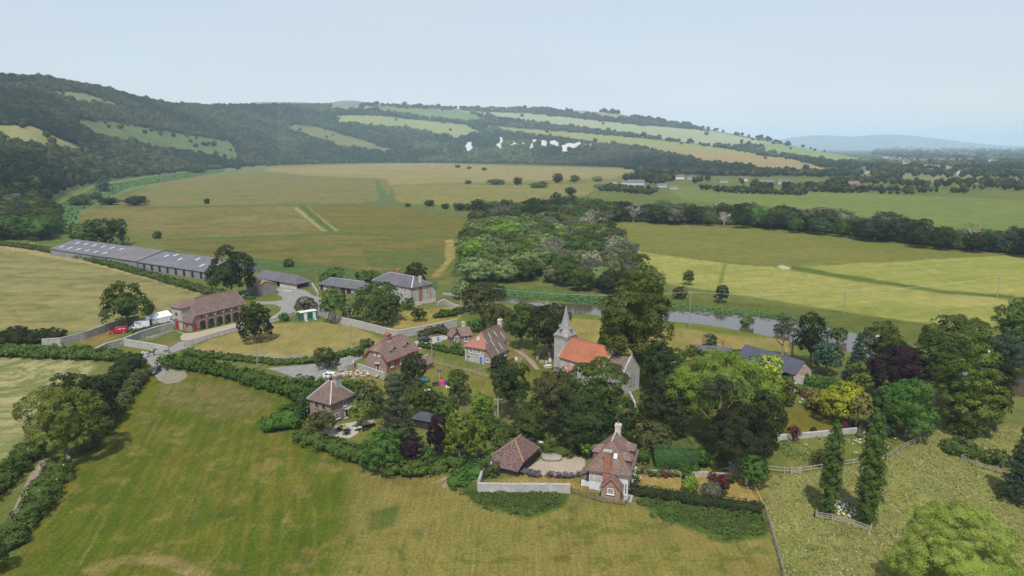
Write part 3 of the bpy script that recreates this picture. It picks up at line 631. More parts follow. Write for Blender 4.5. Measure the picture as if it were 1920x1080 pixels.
def hedge(pts, w, h, mat, label, name='hedge', cat='hedge', leaf=None, rag=.38, clip=False):
    """hedge along ground pixels"""
    SEED[0] += 1; rng = np.random.default_rng(SEED[0]); Pn = [P(x, y) for x, y in pts]; o = Pn[0].copy(); Pn = [p-o for p in Pn]
    d = depth(Pn[0]+o); lf = leaf or max(.22, min(d*.003, .6))
    if not clip:
        env = []
        for a, b in zip(Pn[:-1], Pn[1:]):
            L = (b-a).length; u = (b-a)/L; n = Vector((-u.y, u.x, 0)); k = max(1, int(L/(w*.42)))
            for i in range(k+1):
                p = a+u*(L*i/k)+n*rng.normal(0, w*.09)+u*rng.normal(0, w*.1); m_ = rng.uniform(1-rag, 1+rag)
                env.append((p.x, p.y, h*.42*m_, w*.55*rng.uniform(.8, 1.15), w*.55*rng.uniform(.8, 1.15), h*.58*m_))
        V, Fc, t = crown(rng, env, min(.85, w*.22), lf*1.05, cov=.8, core=.8, ncore=999, lo=-.3)
        V[:, 2] = np.maximum(V[:, 2], .03); ob = link(name, npmesh(name, V, Fc, t), LM[mat]); ob.location = o
        return tag(ob, label, cat)
    Vs, Ts, Ns, Ls = [], [], [], []
    mb = MB()
    for a, b in zip(Pn[:-1], Pn[1:]):
        L = (b-a).length; u = (b-a)/L; n = Vector((-u.y, u.x, 0))
        cnt = int(L*(w+2*h)*(1.5 if clip else 1.9)/lf**2); q = rng.uniform(0, w+2*h, cnt); s = rng.uniform(-.02, 1.02, cnt)*L
        g = fbm((s+a.x*1.7)/1.8+a.y, q/1.4, SEED[0] % 50)-.5; g2 = fbm((s+a.x)/7, q*0+a.y, 3+SEED[0] % 50)-.5
        hh = h*(1+(g2*1.0 if not clip else 0)*rag*2); ww = w*(1+(g2*rag*1.6 if not clip else 0))
        off = np.where(q < h, -ww/2, np.where(q > h+w, ww/2, (q-h-w/2)*ww/w)); z = np.where(q < h, q/h, np.where(q > h+w, (2*h+w-q)/h, 1))*hh
        rr = rng.normal(0, .05 if clip else .14, cnt)+g*(0 if clip else rag*1.6)
        edge = np.where(q < h, -1, np.where(q > h+w, 1, 0))
        x = a.x+u.x*s+n.x*(off+edge*rr); y = a.y+u.y*s+n.y*(off+edge*rr); zz = np.maximum(z+np.where(edge == 0, rr, 0), .05)
        rnd = rng.normal(size=(cnt, 3))*(.25 if clip else .55)
        nx = n.x*edge; ny = n.y*edge; nz = np.where(edge == 0, 1, .25)
        Vs.append(np.stack([x, y, zz], 1)); Ns.append(unit(np.stack([nx, ny, nz], 1)+rnd)); Ts.append(np.clip(.5+g*1.6+rng.normal(0, .15, cnt), 0, 1))
        k = .42; mb.ext([a+n*w*k*-1, a+n*w*k, a+n*w*k+Vector((0,0,h*.82)), a-n*w*k+Vector((0,0,h*.82))], b-a)
    C, N, Tt = np.concatenate(Vs), np.concatenate(Ns), np.concatenate(Ts)
    V, Q = quads(rng, C, N, lf*rng.uniform(.7, 1.35, len(C)))
    k = len(V); V = np.concatenate([V, np.array(mb.v)]); fs = np.array([f for f in mb.f if len(f) == 4])+k
    me = npmesh(name, V, [Q, fs], np.concatenate([Tt, np.full(len(fs), .3)]))
    ob = link(name, me, LM[mat]); ob.location = o
    return tag(ob, label, cat)
def blades(name, polys, mat, spacing, hgt, wid, label=None, kind='stuff', cat=None, seed=1, flower=0, zrange=.5):
    """rank grass, reeds or flower heads scattered over ground polygons"""
    rng = np.random.default_rng(seed); C = []
    for poly in polys:
        w = [P(x, y) for x, y in poly]; xs = [q.x for q in w]; ys = [q.y for q in w]
        n = int((max(xs)-min(xs))*(max(ys)-min(ys))/spacing**2)
        x = rng.uniform(min(xs), max(xs), n); y = rng.uniform(min(ys), max(ys), n)
        jit = (fbm(x/2, y/2, seed)-.5)*(4.5 if mat == 'grass' else 2.5)
        ok = inpoly(x+jit, y+jit, [(q.x, q.y) for q in w]) & (fbm(x/3, y/3, seed+7) > zrange*.75)
        C.append(np.stack([x[ok], y[ok]], 1))
    C = np.concatenate(C); n = len(C); h = hgt*rng.uniform(.5, 1.3, n); a = rng.uniform(0, math.pi, n)
    if flower:
        c = np.stack([C[:, 0], C[:, 1], h], 1); V, Q = quads(rng, c, unit(rng.normal(size=(n, 3))*.5+[0, -.3, 1]), np.full(n, wid)*rng.uniform(.6, 1.5, n)); t = rng.uniform(0, 1, n)
    else:
        f0 = fbm(C[:, 0]/1.7, C[:, 1]/1.7, seed+5); h = hgt*np.clip((f0-.25)*2, .1, 1.3)*rng.uniform(.6, 1.1, n)
        c = np.stack([C[:, 0], C[:, 1], h*.8+.03], 1); nn = unit(rng.normal(size=(n, 3))*[.7, .7, .3]+[0, -.35, .8])
        V, Q = quads(rng, c, nn, wid*rng.uniform(.7, 1.4, n), 1.0); t = np.clip(f0*1.3-.15+rng.normal(0, .14, n), 0, 1)
    me = npmesh(name, V, [Q], t); return tag(link(name, me, LM[mat]), label, cat, None, kind)

# ---- trees, one call each: pixel x, base row, top row, crown width
G = 'round'
TREES = [
 (128,862,728,150,'gold','large rounded lime tree in olive-gold leaf at the lane hedge, bottom left',G,'lime_tree'),
 (186,800,706,66,'dark','dark bushy tree behind the big gold-green lime tree',G,'broadleaf_tree'),
 (138,778,700,76,'dark','low dark tree spreading left behind the gold-green lime',G,'broadleaf_tree'),
 (240,614,530,90,'mid','round oak overhanging the red and white vans',G,'oak_tree'),
 (435,560,463,84,'dark','very dark dense tree at the end of the long grey barns',G,'broadleaf_tree'),
 (478,640,570,66,'dark','dark round tree alone in the fenced paddock by the forecourt',G,'broadleaf_tree'),
 (626,606,541,50,'mid','airy tree on the wall right of the green cabin',G,'broadleaf_tree'),
 (657,602,560,34,'willow','small pale silvery tree left of the big yard tree',G,'broadleaf_tree'),
 (708,603,532,94,'mid','wide spreading tree in front of the hipped slate farmhouse',G,'broadleaf_tree'),
 (722,612,566,48,'mid','lower light tree hanging over the farmhouse garden wall',G,'broadleaf_tree'),
 (574,590,558,42,'grey','whitish flowering thorn behind the green cabin',G,'thorn_tree'),
 (533,602,586,18,'green','small thorn growing on the wall left of the green cabin','bush','thorn_bush'),
 (766,580,556,24,'mid','shrub at the corner of the slate roofed farmhouse','bush','shrub'),
 (785,602,578,30,'dark','little umbrella shaped tree alone on the farmhouse lawn','spread','ornamental_tree'),
 (779,540,493,44,'dark','dark tree rising behind the slate farmhouse roof',G,'broadleaf_tree'),
 (622,530,502,46,'mid','grey-green bush behind the first low cart shed','bush','bush'),
 (690,530,508,44,'mid','grey-green bush behind the second low shed','bush','bush'),
 (541,500,484,22,'mid','lone round bush in the wet meadow behind the cart shed','bush','bush'),
 (895,585,530,62,'olive','olive willow scrub beyond the farmhouse garden wall',G,'willow_tree'),
 (865,560,522,40,'willow','pale willow scrub right of the farmhouse','bush','willow_bush'),
 (930,620,572,66,'olive','dark olive tree behind the flint cottage chimney',G,'broadleaf_tree'),
 (893,622,598,36,'green','bright green tree between the tiny lodge and the flint cottage',G,'broadleaf_tree'),
 (978,655,568,58,'green','bright green maple right of the flint cottage roof',G,'maple_tree'),
 (1030,672,573,74,'yew','dark brown-green yew behind the church spire',G,'yew_tree'),
 (1190,712,488,140,'syc','tallest tree of the village, layered green, behind the church','tiers','sycamore_tree'),
 (1146,682,592,58,'syc','lower left limb-like companion of the tallest tree',G,'sycamore_tree'),
 (1236,745,640,66,'dark','dark tree touching the church chancel gable',G,'broadleaf_tree'),
 (1218,792,735,50,'dark','dark bush below the chancel gable by the path',G,'holly_tree'),
 (1118,812,676,106,'mid','dense dark green tree hiding the church nave wall',G,'broadleaf_tree'),
 (1045,812,697,104,'olive','wide olive-dark tree in front of the churchyard',G,'broadleaf_tree'),
 (1090,846,742,110,'dark','dark tree behind the bright lollipop tree of the gravel yard',G,'broadleaf_tree'),
 (1160,842,752,72,'dark','dark tree behind the tiled front cottage chimney',G,'broadleaf_tree'),
 (990,836,762,70,'mid','bushy tree right of the white pole by the dark garage',G,'broadleaf_tree'),
 (958,782,674,74,'dark','rich dark green tree between flint cottage and churchyard',G,'broadleaf_tree'),
 (933,712,667,36,'dark','small dark round tree at the flint cottage corner',G,'holly_tree'),
 (860,760,692,44,'mid','slim soft green tree beside the play garden',G,'broadleaf_tree'),
 (902,775,735,44,'lime','yellow-green shrub above the lane pole','bush','shrub'),
 (905,820,768,60,'mid','bushy green shrub left of the white pole','bush','shrub'),
 (862,868,772,62,'lime','bright yellow-green tree, left of the pair by the dirt path',G,'maple_tree'),
 (893,864,788,44,'lime','bright yellow-green tree nearest the dark wooden gate by the path',G,'maple_tree'),
 (822,860,780,42,'purple','tall blackish purple plum tree',G,'plum_tree'),
 (775,866,812,46,'purple','short purple-brown plum bush left of the taller plum','bush','plum_tree'),
 (800,868,836,34,'green','green bush with cream flowers between the two plum trees','bush','elder_bush'),
 (745,838,706,84,'fir','shaggy grey-green cypress beside the hip-roofed cottage','conifer','cypress_tree'),
 (716,882,808,78,'green','round leafy green tree low by the field hedge, right of the cottage garden',G,'broadleaf_tree'),
 (694,782,716,56,'olive','dark olive holly right of the hip-roofed cottage roof',G,'holly_tree'),
 (775,722,662,50,'yew','dark yew against the red brick cottage wall',G,'yew_tree'),
 (742,735,700,44,'fir','grey-green juniper below the red brick cottage','bush','juniper_bush'),
 (788,785,720,66,'mid','green tree below the play garden',G,'broadleaf_tree'),
 (835,790,742,50,'mid','dark green shrubbery left of the yellow-green shrub','bush','shrub'),
 (678,806,755,44,'gold','thin yellowish birch in the cottage garden',G,'birch_tree'),
 (604,818,772,56,'olive','old apple tree with forked grey trunk before the hip-roofed cottage','spread','apple_tree'),
 (612,690,655,48,'mid','bushy tree where the lower lane bends',G,'broadleaf_tree'),
 (688,652,634,26,'mid','round bush left of the red brick cottage','bush','bush'),
 (672,668,648,22,'green','bright bush by the lane left of the red brick cottage','bush','bush'),
 (1104,842,796,40,'grey','cream flowering elder behind the lollipop tree',G,'elder_tree'),
 (1104,858,819,42,'lime','small lime-green lollipop tree on the gravel yard edge',G,'lollipop_tree'),
 (1225,848,794,74,'olive','broad olive bush above the clipped hedge',G,'hawthorn_tree'),
 (1250,815,718,90,'yew','dark olive tree between church path and chestnut',G,'yew_tree'),
 (1350,812,655,222,'lime','huge spreading yellow-green chestnut, widest crown in the picture','spread','chestnut_tree'),
 (1345,852,690,120,'fir','grey-green pine with bare trunk leaning in front of the huge chestnut','pine','pine_tree'),
 (1428,848,735,84,'dark','dark blue-green holly right of the grey pine',G,'holly_tree'),
 (1382,880,768,132,'yew','very large dark olive yew above the garden',G,'yew_tree'),
 (1443,720,668,44,'yellow','vivid yellow-green tree beside the slate barn',G,'robinia_tree'),
 (1470,760,705,44,'gold','thin greenish-gold shrub at the right of the chestnut','bush','shrub'),
 (1410,912,857,62,'green','round green tree over the small garden shed',G,'bay_tree'),
 (1206,870,841,24,'green','bright round shrub left of the long clipped hedge','ball','box_shrub'),
 (1317,876,836,26,'green','bright cone shrub right of the long clipped hedge','ball','box_shrub'),
 (1293,926,894,30,'lime','bright lime-green clipped ball on the lawn','ball','box_ball'),
 (1334,936,906,38,'grey','grey-green dome shrub on the lawn beside the lime ball','ball','dome_shrub'),
 (1348,928,888,44,'maroon','dark red spiky maple on the front garden lawn','spiky','maple_bush'),
 (1284,890,870,22,'green','clipped bush right end of the flower border','ball','box_shrub'),
 (1302,888,872,18,'green','small clipped bush beside another at the border end','ball','box_shrub'),
 (1290,902,884,18,'mid','low green bush above the lime clipped ball','bush','shrub'),
 (1205,888,868,18,'bronze','orange-brown shrub at the near end of the border','bush','shrub'),
 (1451,822,806,17,'yellow','golden ball shrub on the far lawn wall','ball','gold_shrub'),
 (1488,824,799,28,'maroon','dark red maple bush on the far lawn wall','bush','maple_bush'),
 (1525,812,802,10,'dark','tiny dark clipped cone on the lawn wall','ball','yew_cone'),
 (1582,808,790,11,'maroon','narrow dark red column shrub by the white pergola','ball','berberis_shrub'),
 (1466,676,586,56,'fir','scots pine with tall bare trunk behind the slate barn','pine','pine_tree'),
 (1484,674,600,42,'fir','second bare-stemmed pine, right of the first, behind the slate barn','pine','pine_tree'),
 (1518,690,584,58,'dark','tall dark cedar right of the bare pines',G,'cedar_tree'),
 (1548,704,640,58,'blue','blue-green rounded tree right of the slate barn gable',G,'broadleaf_tree'),
 (1604,716,622,48,'blue','pointed dark fir before the river boat','conifer','fir_tree'),
 (1650,690,606,74,'mid','soft green riverside tree right of the white boat',G,'alder_tree'),
 (1618,742,684,60,'gold','yellow-olive round tree left of the purple beech',G,'broadleaf_tree'),
 (1683,752,652,108,'purple','large blackish purple copper beech',G,'beech_tree'),
 (1571,792,721,88,'yellow','bright yellow-green tree over the garden lawn',G,'robinia_tree'),
 (1530,768,732,44,'bronze','golden-brown shrub left of the bright yellow tree','bush','shrub'),
 (1612,806,738,40,'bronze','bronze leaved tree behind the white pergola',G,'broadleaf_tree'),
 (1697,818,714,110,'green','broad leafy green chestnut below the copper beech',G,'chestnut_tree'),
 (1640,800,746,60,'dark','dark tree between the copper beech and the chestnut',G,'broadleaf_tree'),
 (1745,760,612,100,'mid','tall grey-green tree behind the copper beech',G,'broadleaf_tree'),
 (1785,720,598,112,'mid','high dark dome of a tree at the back of the right-hand grove',G,'broadleaf_tree'),
 (1815,812,645,116,'syc','massive layered green tree, front of the right-hand grove','tiers','sycamore_tree'),
 (1868,806,668,44,'dark','dark narrow tree at the right edge of the grove',G,'broadleaf_tree'),
 (1903,652,564,80,'mid','rounded tree by the river at the right edge of the photo',G,'broadleaf_tree'),
 (1895,708,632,90,'blue','grey-green willow thicket on the far river bank, right edge',G,'willow_tree'),
 (1655,818,770,44,'blue','small blue-green willow at the meadow fence corner','bush','willow_bush'),
 (1552,968,790,34,'mid','left and slimmer of the two tall poplars','poplar','poplar_tree'),
 (1624,984,768,44,'mid','right and taller of the two tall poplars','poplar','poplar_tree'),
 (1772,1180,952,226,'feather','big bright feathery green tree at the bottom right',G,'robinia_tree'),
 (1912,938,782,78,'blue','dark blue-green spruce cut by the right edge','conifer','spruce_tree'),
 (-8,1075,1000,44,'dark','dark bush in the bottom left corner','bush','bush'),
 (1290,534,507,20,'mid','small tree alone in the pale hayfield beside the river wood',G,'hawthorn_tree'),
 (1352,568,536,26,'dark','dark small tree on the river bank by the hayfield',G,'hawthorn_tree'),
 (1274,560,536,28,'olive','brownish bush behind the tall pole on the river bank','bush','bush'),
 (1330,662,627,28,'blue','small grey-green tree behind the hidden house chimneys',G,'broadleaf_tree'),
 (1416,675,658,30,'purple','low purple-brown bush at the slate barn ridge','bush','bush'),
 (1380,672,655,40,'dark','dark hedge bush left of the purple-brown bush','bush','bush'),
 (1262,680,652,52,'green','leafy bush right of the tallest tree trunk','bush','bush'),
 (1302,668,650,40,'mid','leafy bush left of the red chimneys','bush','bush'),
 (1690,668,640,40,'mid','riverside bush beyond the copper beech','bush','bush'),
 (1570,640,612,34,'mid','dark bush on the near river bank by the second pole','bush','bush'),
 (200,462,412,74,'dark','rounded dark tree group behind the barn end',G,'broadleaf_tree'),
 (157,468,420,46,'mid','paler tree just left of the dark one behind the barn end',G,'broadleaf_tree'),
 (295,447,432,14,'mid','tiny round bush in the flood meadow above the barns','bush','bush'),
 (388,382,372,8,'yew','tiny dark post-like shrub in the flood meadow','bush','bush'),
 (1478,716,706,18,'green','round bush by the slate barn door','ball','box_shrub'),
 (1505,712,698,20,'dark','dark round bush at the slate barn gable','ball','box_shrub'),
 (1545,872,842,46,'olive','rough scrub on the grass bank beyond the white flowers','bush','bush'),
 (1865,870,842,44,'mid','scrubby bush inside the small pen on the right','bush','bush'),
 (1800,848,828,70,'mid','low nettly scrub round the log piles','bush','bush'),
 (918,892,862,34,'olive','dark olive bush at the left end of the dark garage','bush','bush'),
 (818,772,735,40,'mid','shrub below the pink toys of the play garden','bush','shrub'),
 (645,745,716,50,'green','leafy bush behind the hip-roofed cottage chimney','bush','bush'),
 (870,640,622,0,'green','',G,'x'),
 (855,655,640,20,'green','bush in front of the tiny brick lodge','bush','bush'),
 (990,600,575,60,'olive','olive thicket on the near river bank, left of the spire',G,'willow_tree'),
 (1052,600,576,44,'mid','sallow bush on the near river bank just left of the spire','bush','willow_bush'),
 (1400,612,594,26,'mid','low bush on the far bank right of the tall river pole','bush','bush'),
 (1465,628,606,30,'blue','grey-green bush on the far bank nearer the pines','bush','bush'),
 (920,560,530,60,'mid','grey-green sallow on the marsh beyond the garden wall','bush','willow_bush'),
]
for t in TREES:
    if not t[3]: continue
    px, by, ty, w, mat, label, kind, name = t
    cat = 'bush' if kind in ('bush', 'ball', 'spiky') else 'tree'
    kw = {}
    if name in ('lime_tree',): kw = dict(crk=.62, leafk=.85)
    if name == 'chestnut_tree' and w > 200: kw = dict(crk=.8, leafk=.8)
    if kind == 'poplar': kw = dict(low=.02, leafk=.8)
    if px == 1772: kw = dict(leafk=.6, crk=.62, low=.02)
    if name == 'birch_tree' or 'airy' in label: kw = dict(low=.25)
    tree(px, by, ty, w, mat, label, kind, name, cat, **kw)
# ---- hedges
hedge([(-60,447),(0,459),(70,468),(175,490),(260,513),(330,533),(392,551)], 3.6, 1.9, 'mid', 'long field hedge running down beside the grey barns')
hedge([(-40,642),(30,640),(100,640)], 6, 3.2, 'dark', 'thick hedge end left of the brown stone wall')
hedge([(-60,668),(60,668),(150,671),(214,674)], 4.2, 2.5, 'mid', 'clean-topped hedge between the mown field and the lane wall')
hedge([(130,810),(180,758),(225,715),(252,688)], 4.2, 3.2, 'dark', 'left hedge of the pair enclosing the bridleway')
hedge([(162,845),(205,795),(245,738),(268,708)], 2.8, 2.2, 'olive', 'right hedge of the pair enclosing the bridleway, beside the black car')
hedge([(318,688),(360,693),(430,704),(500,727),(560,748),(612,775)], 3.6, 2.6, 'green', 'long leafy hedge curving from the field gate to the cottage')
hedge([(580,735),(625,740),(660,745)], 5, 3.2, 'green', 'bushy hedge behind the hip-roofed cottage, below the white car')
hedge([(508,806),(548,800)], 4.5, 3.0, 'green', 'rounded hedge end at the cottage garden corner')
hedge([(530,796),(560,782),(585,770)], 3, 3.0, 'dark', 'dark hedge left of the cottage conservatory')
hedge([(575,828),(625,846),(680,866)], 3.5, 2.0, 'mid', 'low hedge below the cottage garden')
hedge([(352,664),(430,674),(520,682),(600,678),(660,664)], 2.6, 1.1, 'mid', 'rough verge hedge below the pale rail fence')
hedge([(-60,975),(0,915),(40,872),(60,845)], 3.8, 2.2, 'mid', 'broad hedge left of the walker and path')
hedge([(14,1030),(52,980),(84,930),(114,885)], 3.6, 1.8, 'mid', 'broad hedge right of the walker and path')
hedge([(1181,926),(1260,938),(1340,951),(1428,962)], 1.3, 1.7, 'yew', 'long dark clipped hedge along the front garden', clip=True)
hedge([(1226,872),(1305,874)], 3.2, 3.3, 'topiary', 'smooth thick topiary hedge with rounded top', clip=True, rag=.1, leaf=.22)
hedge([(1508,722),(1545,726),(1582,734)], 2.2, 2.4, 'green', 'flat topped clipped hedge right of the slate barn', clip=True)
hedge([(1498,738),(1540,744),(1590,760)], 2.0, 1.4, 'gold', 'ivy covered garden wall hedge above the yellow tree')
hedge([(248,626),(282,619),(322,610)], 1.6, 1.3, 'green', 'short hedge between the two stone walls by the tower', clip=True)
hedge([(790,650),(830,658),(868,666)], 1.6, 1.2, 'green', 'garden hedge in front of the tiny lodge')
hedge([(836,628),(820,622),(790,632)], 2.4, 1.6, 'olive', 'shrub border along the white garden wall')
hedge([(820,596),(850,592),(862,586)], 2.2, 2.0, 'green', 'bright hedge inside the farmhouse garden wall corner')
hedge([(400,548),(440,556),(470,560)], 3, 1.2, 'mid', 'rough weeds below the long barn')
hedge([(900,800),(960,838),(1060,850)], 4, 2.0, 'mid', 'tangled bank hedge behind the garage fence')
hedge([(740,890),(800,885),(860,868)], 3.4, 1.6, 'mid', 'weedy bank along the dirt footpath')
hedge([(860,905),(893,885),(925,862)], 4, .9, 'green', 'weedy bank left of the white flint wall')
# ---- rank grass, reeds, flowers
blades('rank_grass', [[(862,918),(1070,918),(1055,948),(985,970),(905,950)],[(1190,935),(1425,962),(1440,1005),(1360,1012),(1235,972)]], 'grass', .21, .45, .34, seed=5, zrange=.45)
blades('meadow_grass', [[(1440,826),(1500,815),(1600,808),(1700,802),(1690,840),(1600,862),(1440,882)]], 'grass', .4, .5, .34, seed=6, zrange=.6)
blades('field_grass', [[(1430,895),(1620,875),(1770,800),(1940,800),(1940,1090),(1480,1090),(1440,965)]], 'swardr', .36, .14, .30, seed=23, zrange=.40)
blades('river_reeds', [[(865,528),(1000,548),(1140,560),(1150,572),(1000,563),(900,552),(850,548)],[(1060,552),(1250,570),(1250,580),(1060,568)],[(1250,570),(1440,588),(1560,608),(1560,616),(1420,595),(1250,582)]], 'reed', .42, 1.7, .5, seed=8, zrange=.3)
blades('river_reeds', [[(862,470),(880,440),(872,470),(866,520),(845,520)]], 'reed', .8, 1.6, .8, seed=18, zrange=.3)
blades('marsh_reeds', [[(92,435),(110,385),(180,352),(300,330),(420,318),(420,322),(240,352),(150,395),(130,440)]], 'reed', 1.8, 1.6, 2.2, seed=9, zrange=.3)
blades('wildflowers', [[(1500,838),(1700,815),(1660,850),(1520,868)],[(1590,812),(1640,808),(1640,832),(1600,835)],[(1560,950),(1610,960),(1612,975),(1570,965)]], 'white', .75, .6, .32, seed=11, flower=1, zrange=.72)
blades('wildflowers', [[(1556,948),(1600,945),(1612,955),(1608,978),(1570,968)]], 'white', .33, .55, .3, seed=12, flower=1, zrange=.6)
blades('hedge_flowers', [[(60,940),(120,880),(140,885),(100,940)]], 'white', 1.4, 2.5, .25, seed=14, flower=1, zrange=.6)

# ---- mid-distance trees: a few prototypes, copied
PROT = {}
def proto(key, mat, kind, seed):
    rng = np.random.default_rng(seed); R, H = 5.0, 10.0; U = rng.uniform
    if kind == 'dead':
        mb = MB()
        mb.tube([(0,0,0),(.1,0,3.5),(.3,.1,7)], [.3,.22,.08], 6)
        for i in range(26):
            a = i*2.4; z = U(2.5, 6.8); L = U(1.5, 3.6); p = Vector((0,0,z)); q = p+Vector((math.cos(a)*L*.6, math.sin(a)*L*.6, L*.5)); w = q+Vector((math.cos(a+.4)*L*.5, math.sin(a+.4)*L*.5, L*.5))
            mb.tube([p, q, w], [.12,.08,.03], 4)
        cr = mb.build('crown', PALEBARK); V, Fc, t = crown(rng, [(0,0,6.5,3.6,3.6,3.4)], 1.1, .55, cov=.2, core=0)
        tw = link('twigs', npmesh('twigs', V, Fc, t), LM['bare'])
    else:
        zc = 5.3
        env = [(0,0,zc,R*.82,R*.82,4.5)] if kind != 'low' else [(0,0,3.8,R*.85,R*.85,4.2)]
        for i in range(9):
            a = i*2.4+U(0,.6); k = U(.34,.5); env.append((math.cos(a)*R*(1-k), math.sin(a)*R*(1-k), (zc if kind != 'low' else 3.5)+U(-2.6,3.0), R*k, R*k, R*k*.75))
        V, Fc, t = crown(rng, env, 1.0, .5, cov=.75, flat=.8)
        V[:, 2] = np.maximum(V[:, 2], .1)
        cr = link('crown', npmesh('crown', V, Fc, t), LM[mat]); tw = None
    tk = trunk_mb(rng, H, .3, .7, 4).build('trunk', BARK)
    PROT[key] = (cr.data, tk.data, tw.data if tw else None)
    for o in (cr, tk, tw):
        if o: bpy.data.objects.remove(o)
for i, (k, m, kd) in enumerate([('dark','dark',G),('dark2','dark',G),('mid','mid',G),('mid2','mid',G),('willow','willow','low'),('willow2','willow','low'),('olive','olive',G),('lime','lime',G),('grey','grey',G),('green','green',G),('blue','blue',G),('bare','grey','dead')]): proto(k, m, kd, 500+i)
MIDL = {'dark':'dark green broadleaf crown','dark2':'dark green broadleaf crown','mid':'mid green broadleaf crown','mid2':'mid green broadleaf crown','willow':'pale billowing willow crown','willow2':'pale billowing willow crown','olive':'brownish olive crown','lime':'yellow-green crown','grey':'grey-green thin crown','green':'fresh green crown','blue':'blue-green crown','bare':'bare dying tree'}
def mid(p, key, h, w, label, group, cat='tree', rng=random.Random(4)):
    if cat == 'bush': p = p-Vector((0, 0, h*.13))
    root = empty(('willow_tree' if 'willow' in key else 'dead_tree' if key == 'bare' else 'broadleaf_tree') if cat == 'tree' else 'bush', p, rng.uniform(0, 6.28), label, cat, group)
    cr, tk, tw = PROT[key]
    for nm, me in (('crown', cr), ('trunk', tk), ('twigs', tw)):
        if me: 
            o = bpy.data.objects.new(nm, me); COL.objects.link(o); o.parent = root; o.scale = (w/10, w/10, h/10)
            if nm == 'twigs': o['kind'] = 'stuff'
    return root
def place_name(px, py, box):
    x0, x1, y0, y1 = box; u = (px-x0)/(x1-x0); v = (py-y0)/max(1, y1-y0)
    return ('far left' if u < .15 else 'left' if u < .3 else 'centre-left' if u < .45 else 'centre' if u < .6 else 'centre-right' if u < .75 else 'right' if u < .88 else 'far right')+(', back row' if v < .25 else ', second row' if v < .5 else ', third row' if v < .75 else ', front row')
def grove(poly, spacing, hr, keys, where, group, seed, maxn=400, cat='tree', stuff=None):
    rnd = random.Random(seed); w = [P(x, y) for x, y in poly]; pts = []
    xs = [q.x for q in w]; ys = [q.y for q in w]; wp = [(q.x, q.y) for q in w]
    n = int((max(xs)-min(xs))*(max(ys)-min(ys))/spacing**2*6)
    for _ in range(n):
        x, y = rnd.uniform(min(xs), max(xs)), rnd.uniform(min(ys), max(ys))
        if not inpoly(np.array([x]), np.array([y]), wp)[0]: continue
        if stuff is not None and fbm(np.array([x/45.]), np.array([y/90.]), seed)[0] < .47: continue
        if any((x-a)**2+(y-b)**2 < (spacing*(.62 if stuff is not None else 1))**2 for a, b in pts): continue
        pts.append((x, y))
    pts = pts[:maxn]; box = (min(p[0] for p in poly), max(p[0] for p in poly), min(p[1] for p in poly), max(p[1] for p in poly))
    for x, y in pts:
        k = rnd.choice(keys); h = rnd.uniform(*hr); d = y*CP+HC*SP; qx, qy = 960+F*x/d, 540-F*(y*SP-HC*CP)/d
        if stuff is not None: stuff.append((x, y, 0, h, h*rnd.uniform(.85, 1.15), rnd.random()))
        else: mid(Vector((x, y, 0)), k, h, h*rnd.uniform(.95, 1.35), ('low ' if h < hr[0]+(hr[1]-hr[0])*.33 else 'tall ' if h > hr[0]+(hr[1]-hr[0])*.67 else '')+MIDL[k]+' '+where+', '+place_name(qx, qy, box), group, cat)
    return len(pts)
def mass(name, items, mat, leaf=.16, nq=110, seed=3):
    rng = np.random.default_rng(seed); Vs, Fs, Fc, Ts, Tc = [], [], [], [], []; o = 0; B, BF = ICO1
    for x, y, z, h, w, t in items:
        r = w/2; c0 = np.array([x, y, z+h*.5]); R3 = np.array([r, r, h*.5])
        v = B*(1+.13*rng.normal(size=(len(B), 1)))*R3*.85+c0
        lob = unit(rng.normal(size=(9, 3))+[0, 0, .3])*.55; li = rng.integers(0, 9, nq)
        d = unit(rng.normal(size=(nq, 3))+lob[li]*1.2); q, qq = quads(rng, (lob[li]+d*.5*rng.uniform(.8, 1.1, (nq, 1)))*R3+c0, unit(d+rng.normal(size=d.shape)*.25), np.full(nq, w*leaf)*rng.uniform(.6, 1.4, nq))
        q[:, 2] = np.maximum(q[:, 2], z+.1); Vs += [v, q]; Fc.append(BF+o); Fs.append(qq+o+len(v)); o += len(v)+len(q)
        Ts.append(np.clip(t+rng.normal(0, .12, nq), 0, 1)); Tc.append(np.full(len(BF), t))
    me = npmesh(name, np.concatenate(Vs), [np.concatenate(Fs), np.concatenate(Fc)], np.concatenate(Ts+Tc)); tag(link(name, me, LM[mat]), kind='stuff')
WL = ['willow','willow2','willow','green','mid','olive','grey']
N1 = grove([(878,528),(872,480),(885,445),(920,425),(985,420),(1010,445),(1040,500),(1010,535),(950,530)], 8.8, (9,12.5), ['willow','willow2','willow','willow2','willow','lime','mid'], 'in the river wood', 'trees of the river wood', 1)
N2 = grove([(1000,440),(1010,425),(1130,412),(1138,450),(1185,500),(1215,548),(1100,552),(1030,540),(1040,500)], 9, (8,12), ['mid','dark','olive','grey','green','willow','bare','mid2','lime','willow2'], 'in the river wood', 'trees of the river wood', 2)
N3 = grove([(890,432),(905,408),(1000,398),(1130,395),(1140,412),(1010,424),(930,426)], 11, (9,14), ['dark','dark2','mid','olive','grey','green'], 'in the river wood', 'trees of the river wood', 3)
N4 = grove([(1125,408),(1250,404),(1400,412),(1520,422),(1640,437),(1790,458),(1940,470),(1940,484),(1790,472),(1640,455),(1520,440),(1400,428),(1250,421),(1130,416)], 10.5, (9,15), ['dark','dark2','mid','mid2','olive','grey','blue','bare','green','dark'], 'in the long field belt', 'trees of the long field belt', 4)
hedge([(1130,414),(1250,416),(1400,422),(1520,432),(1640,447),(1790,466),(1960,480)], 9, 4.0, 'mid', 'tangled undergrowth along the foot of the long field belt', leaf=1.0)
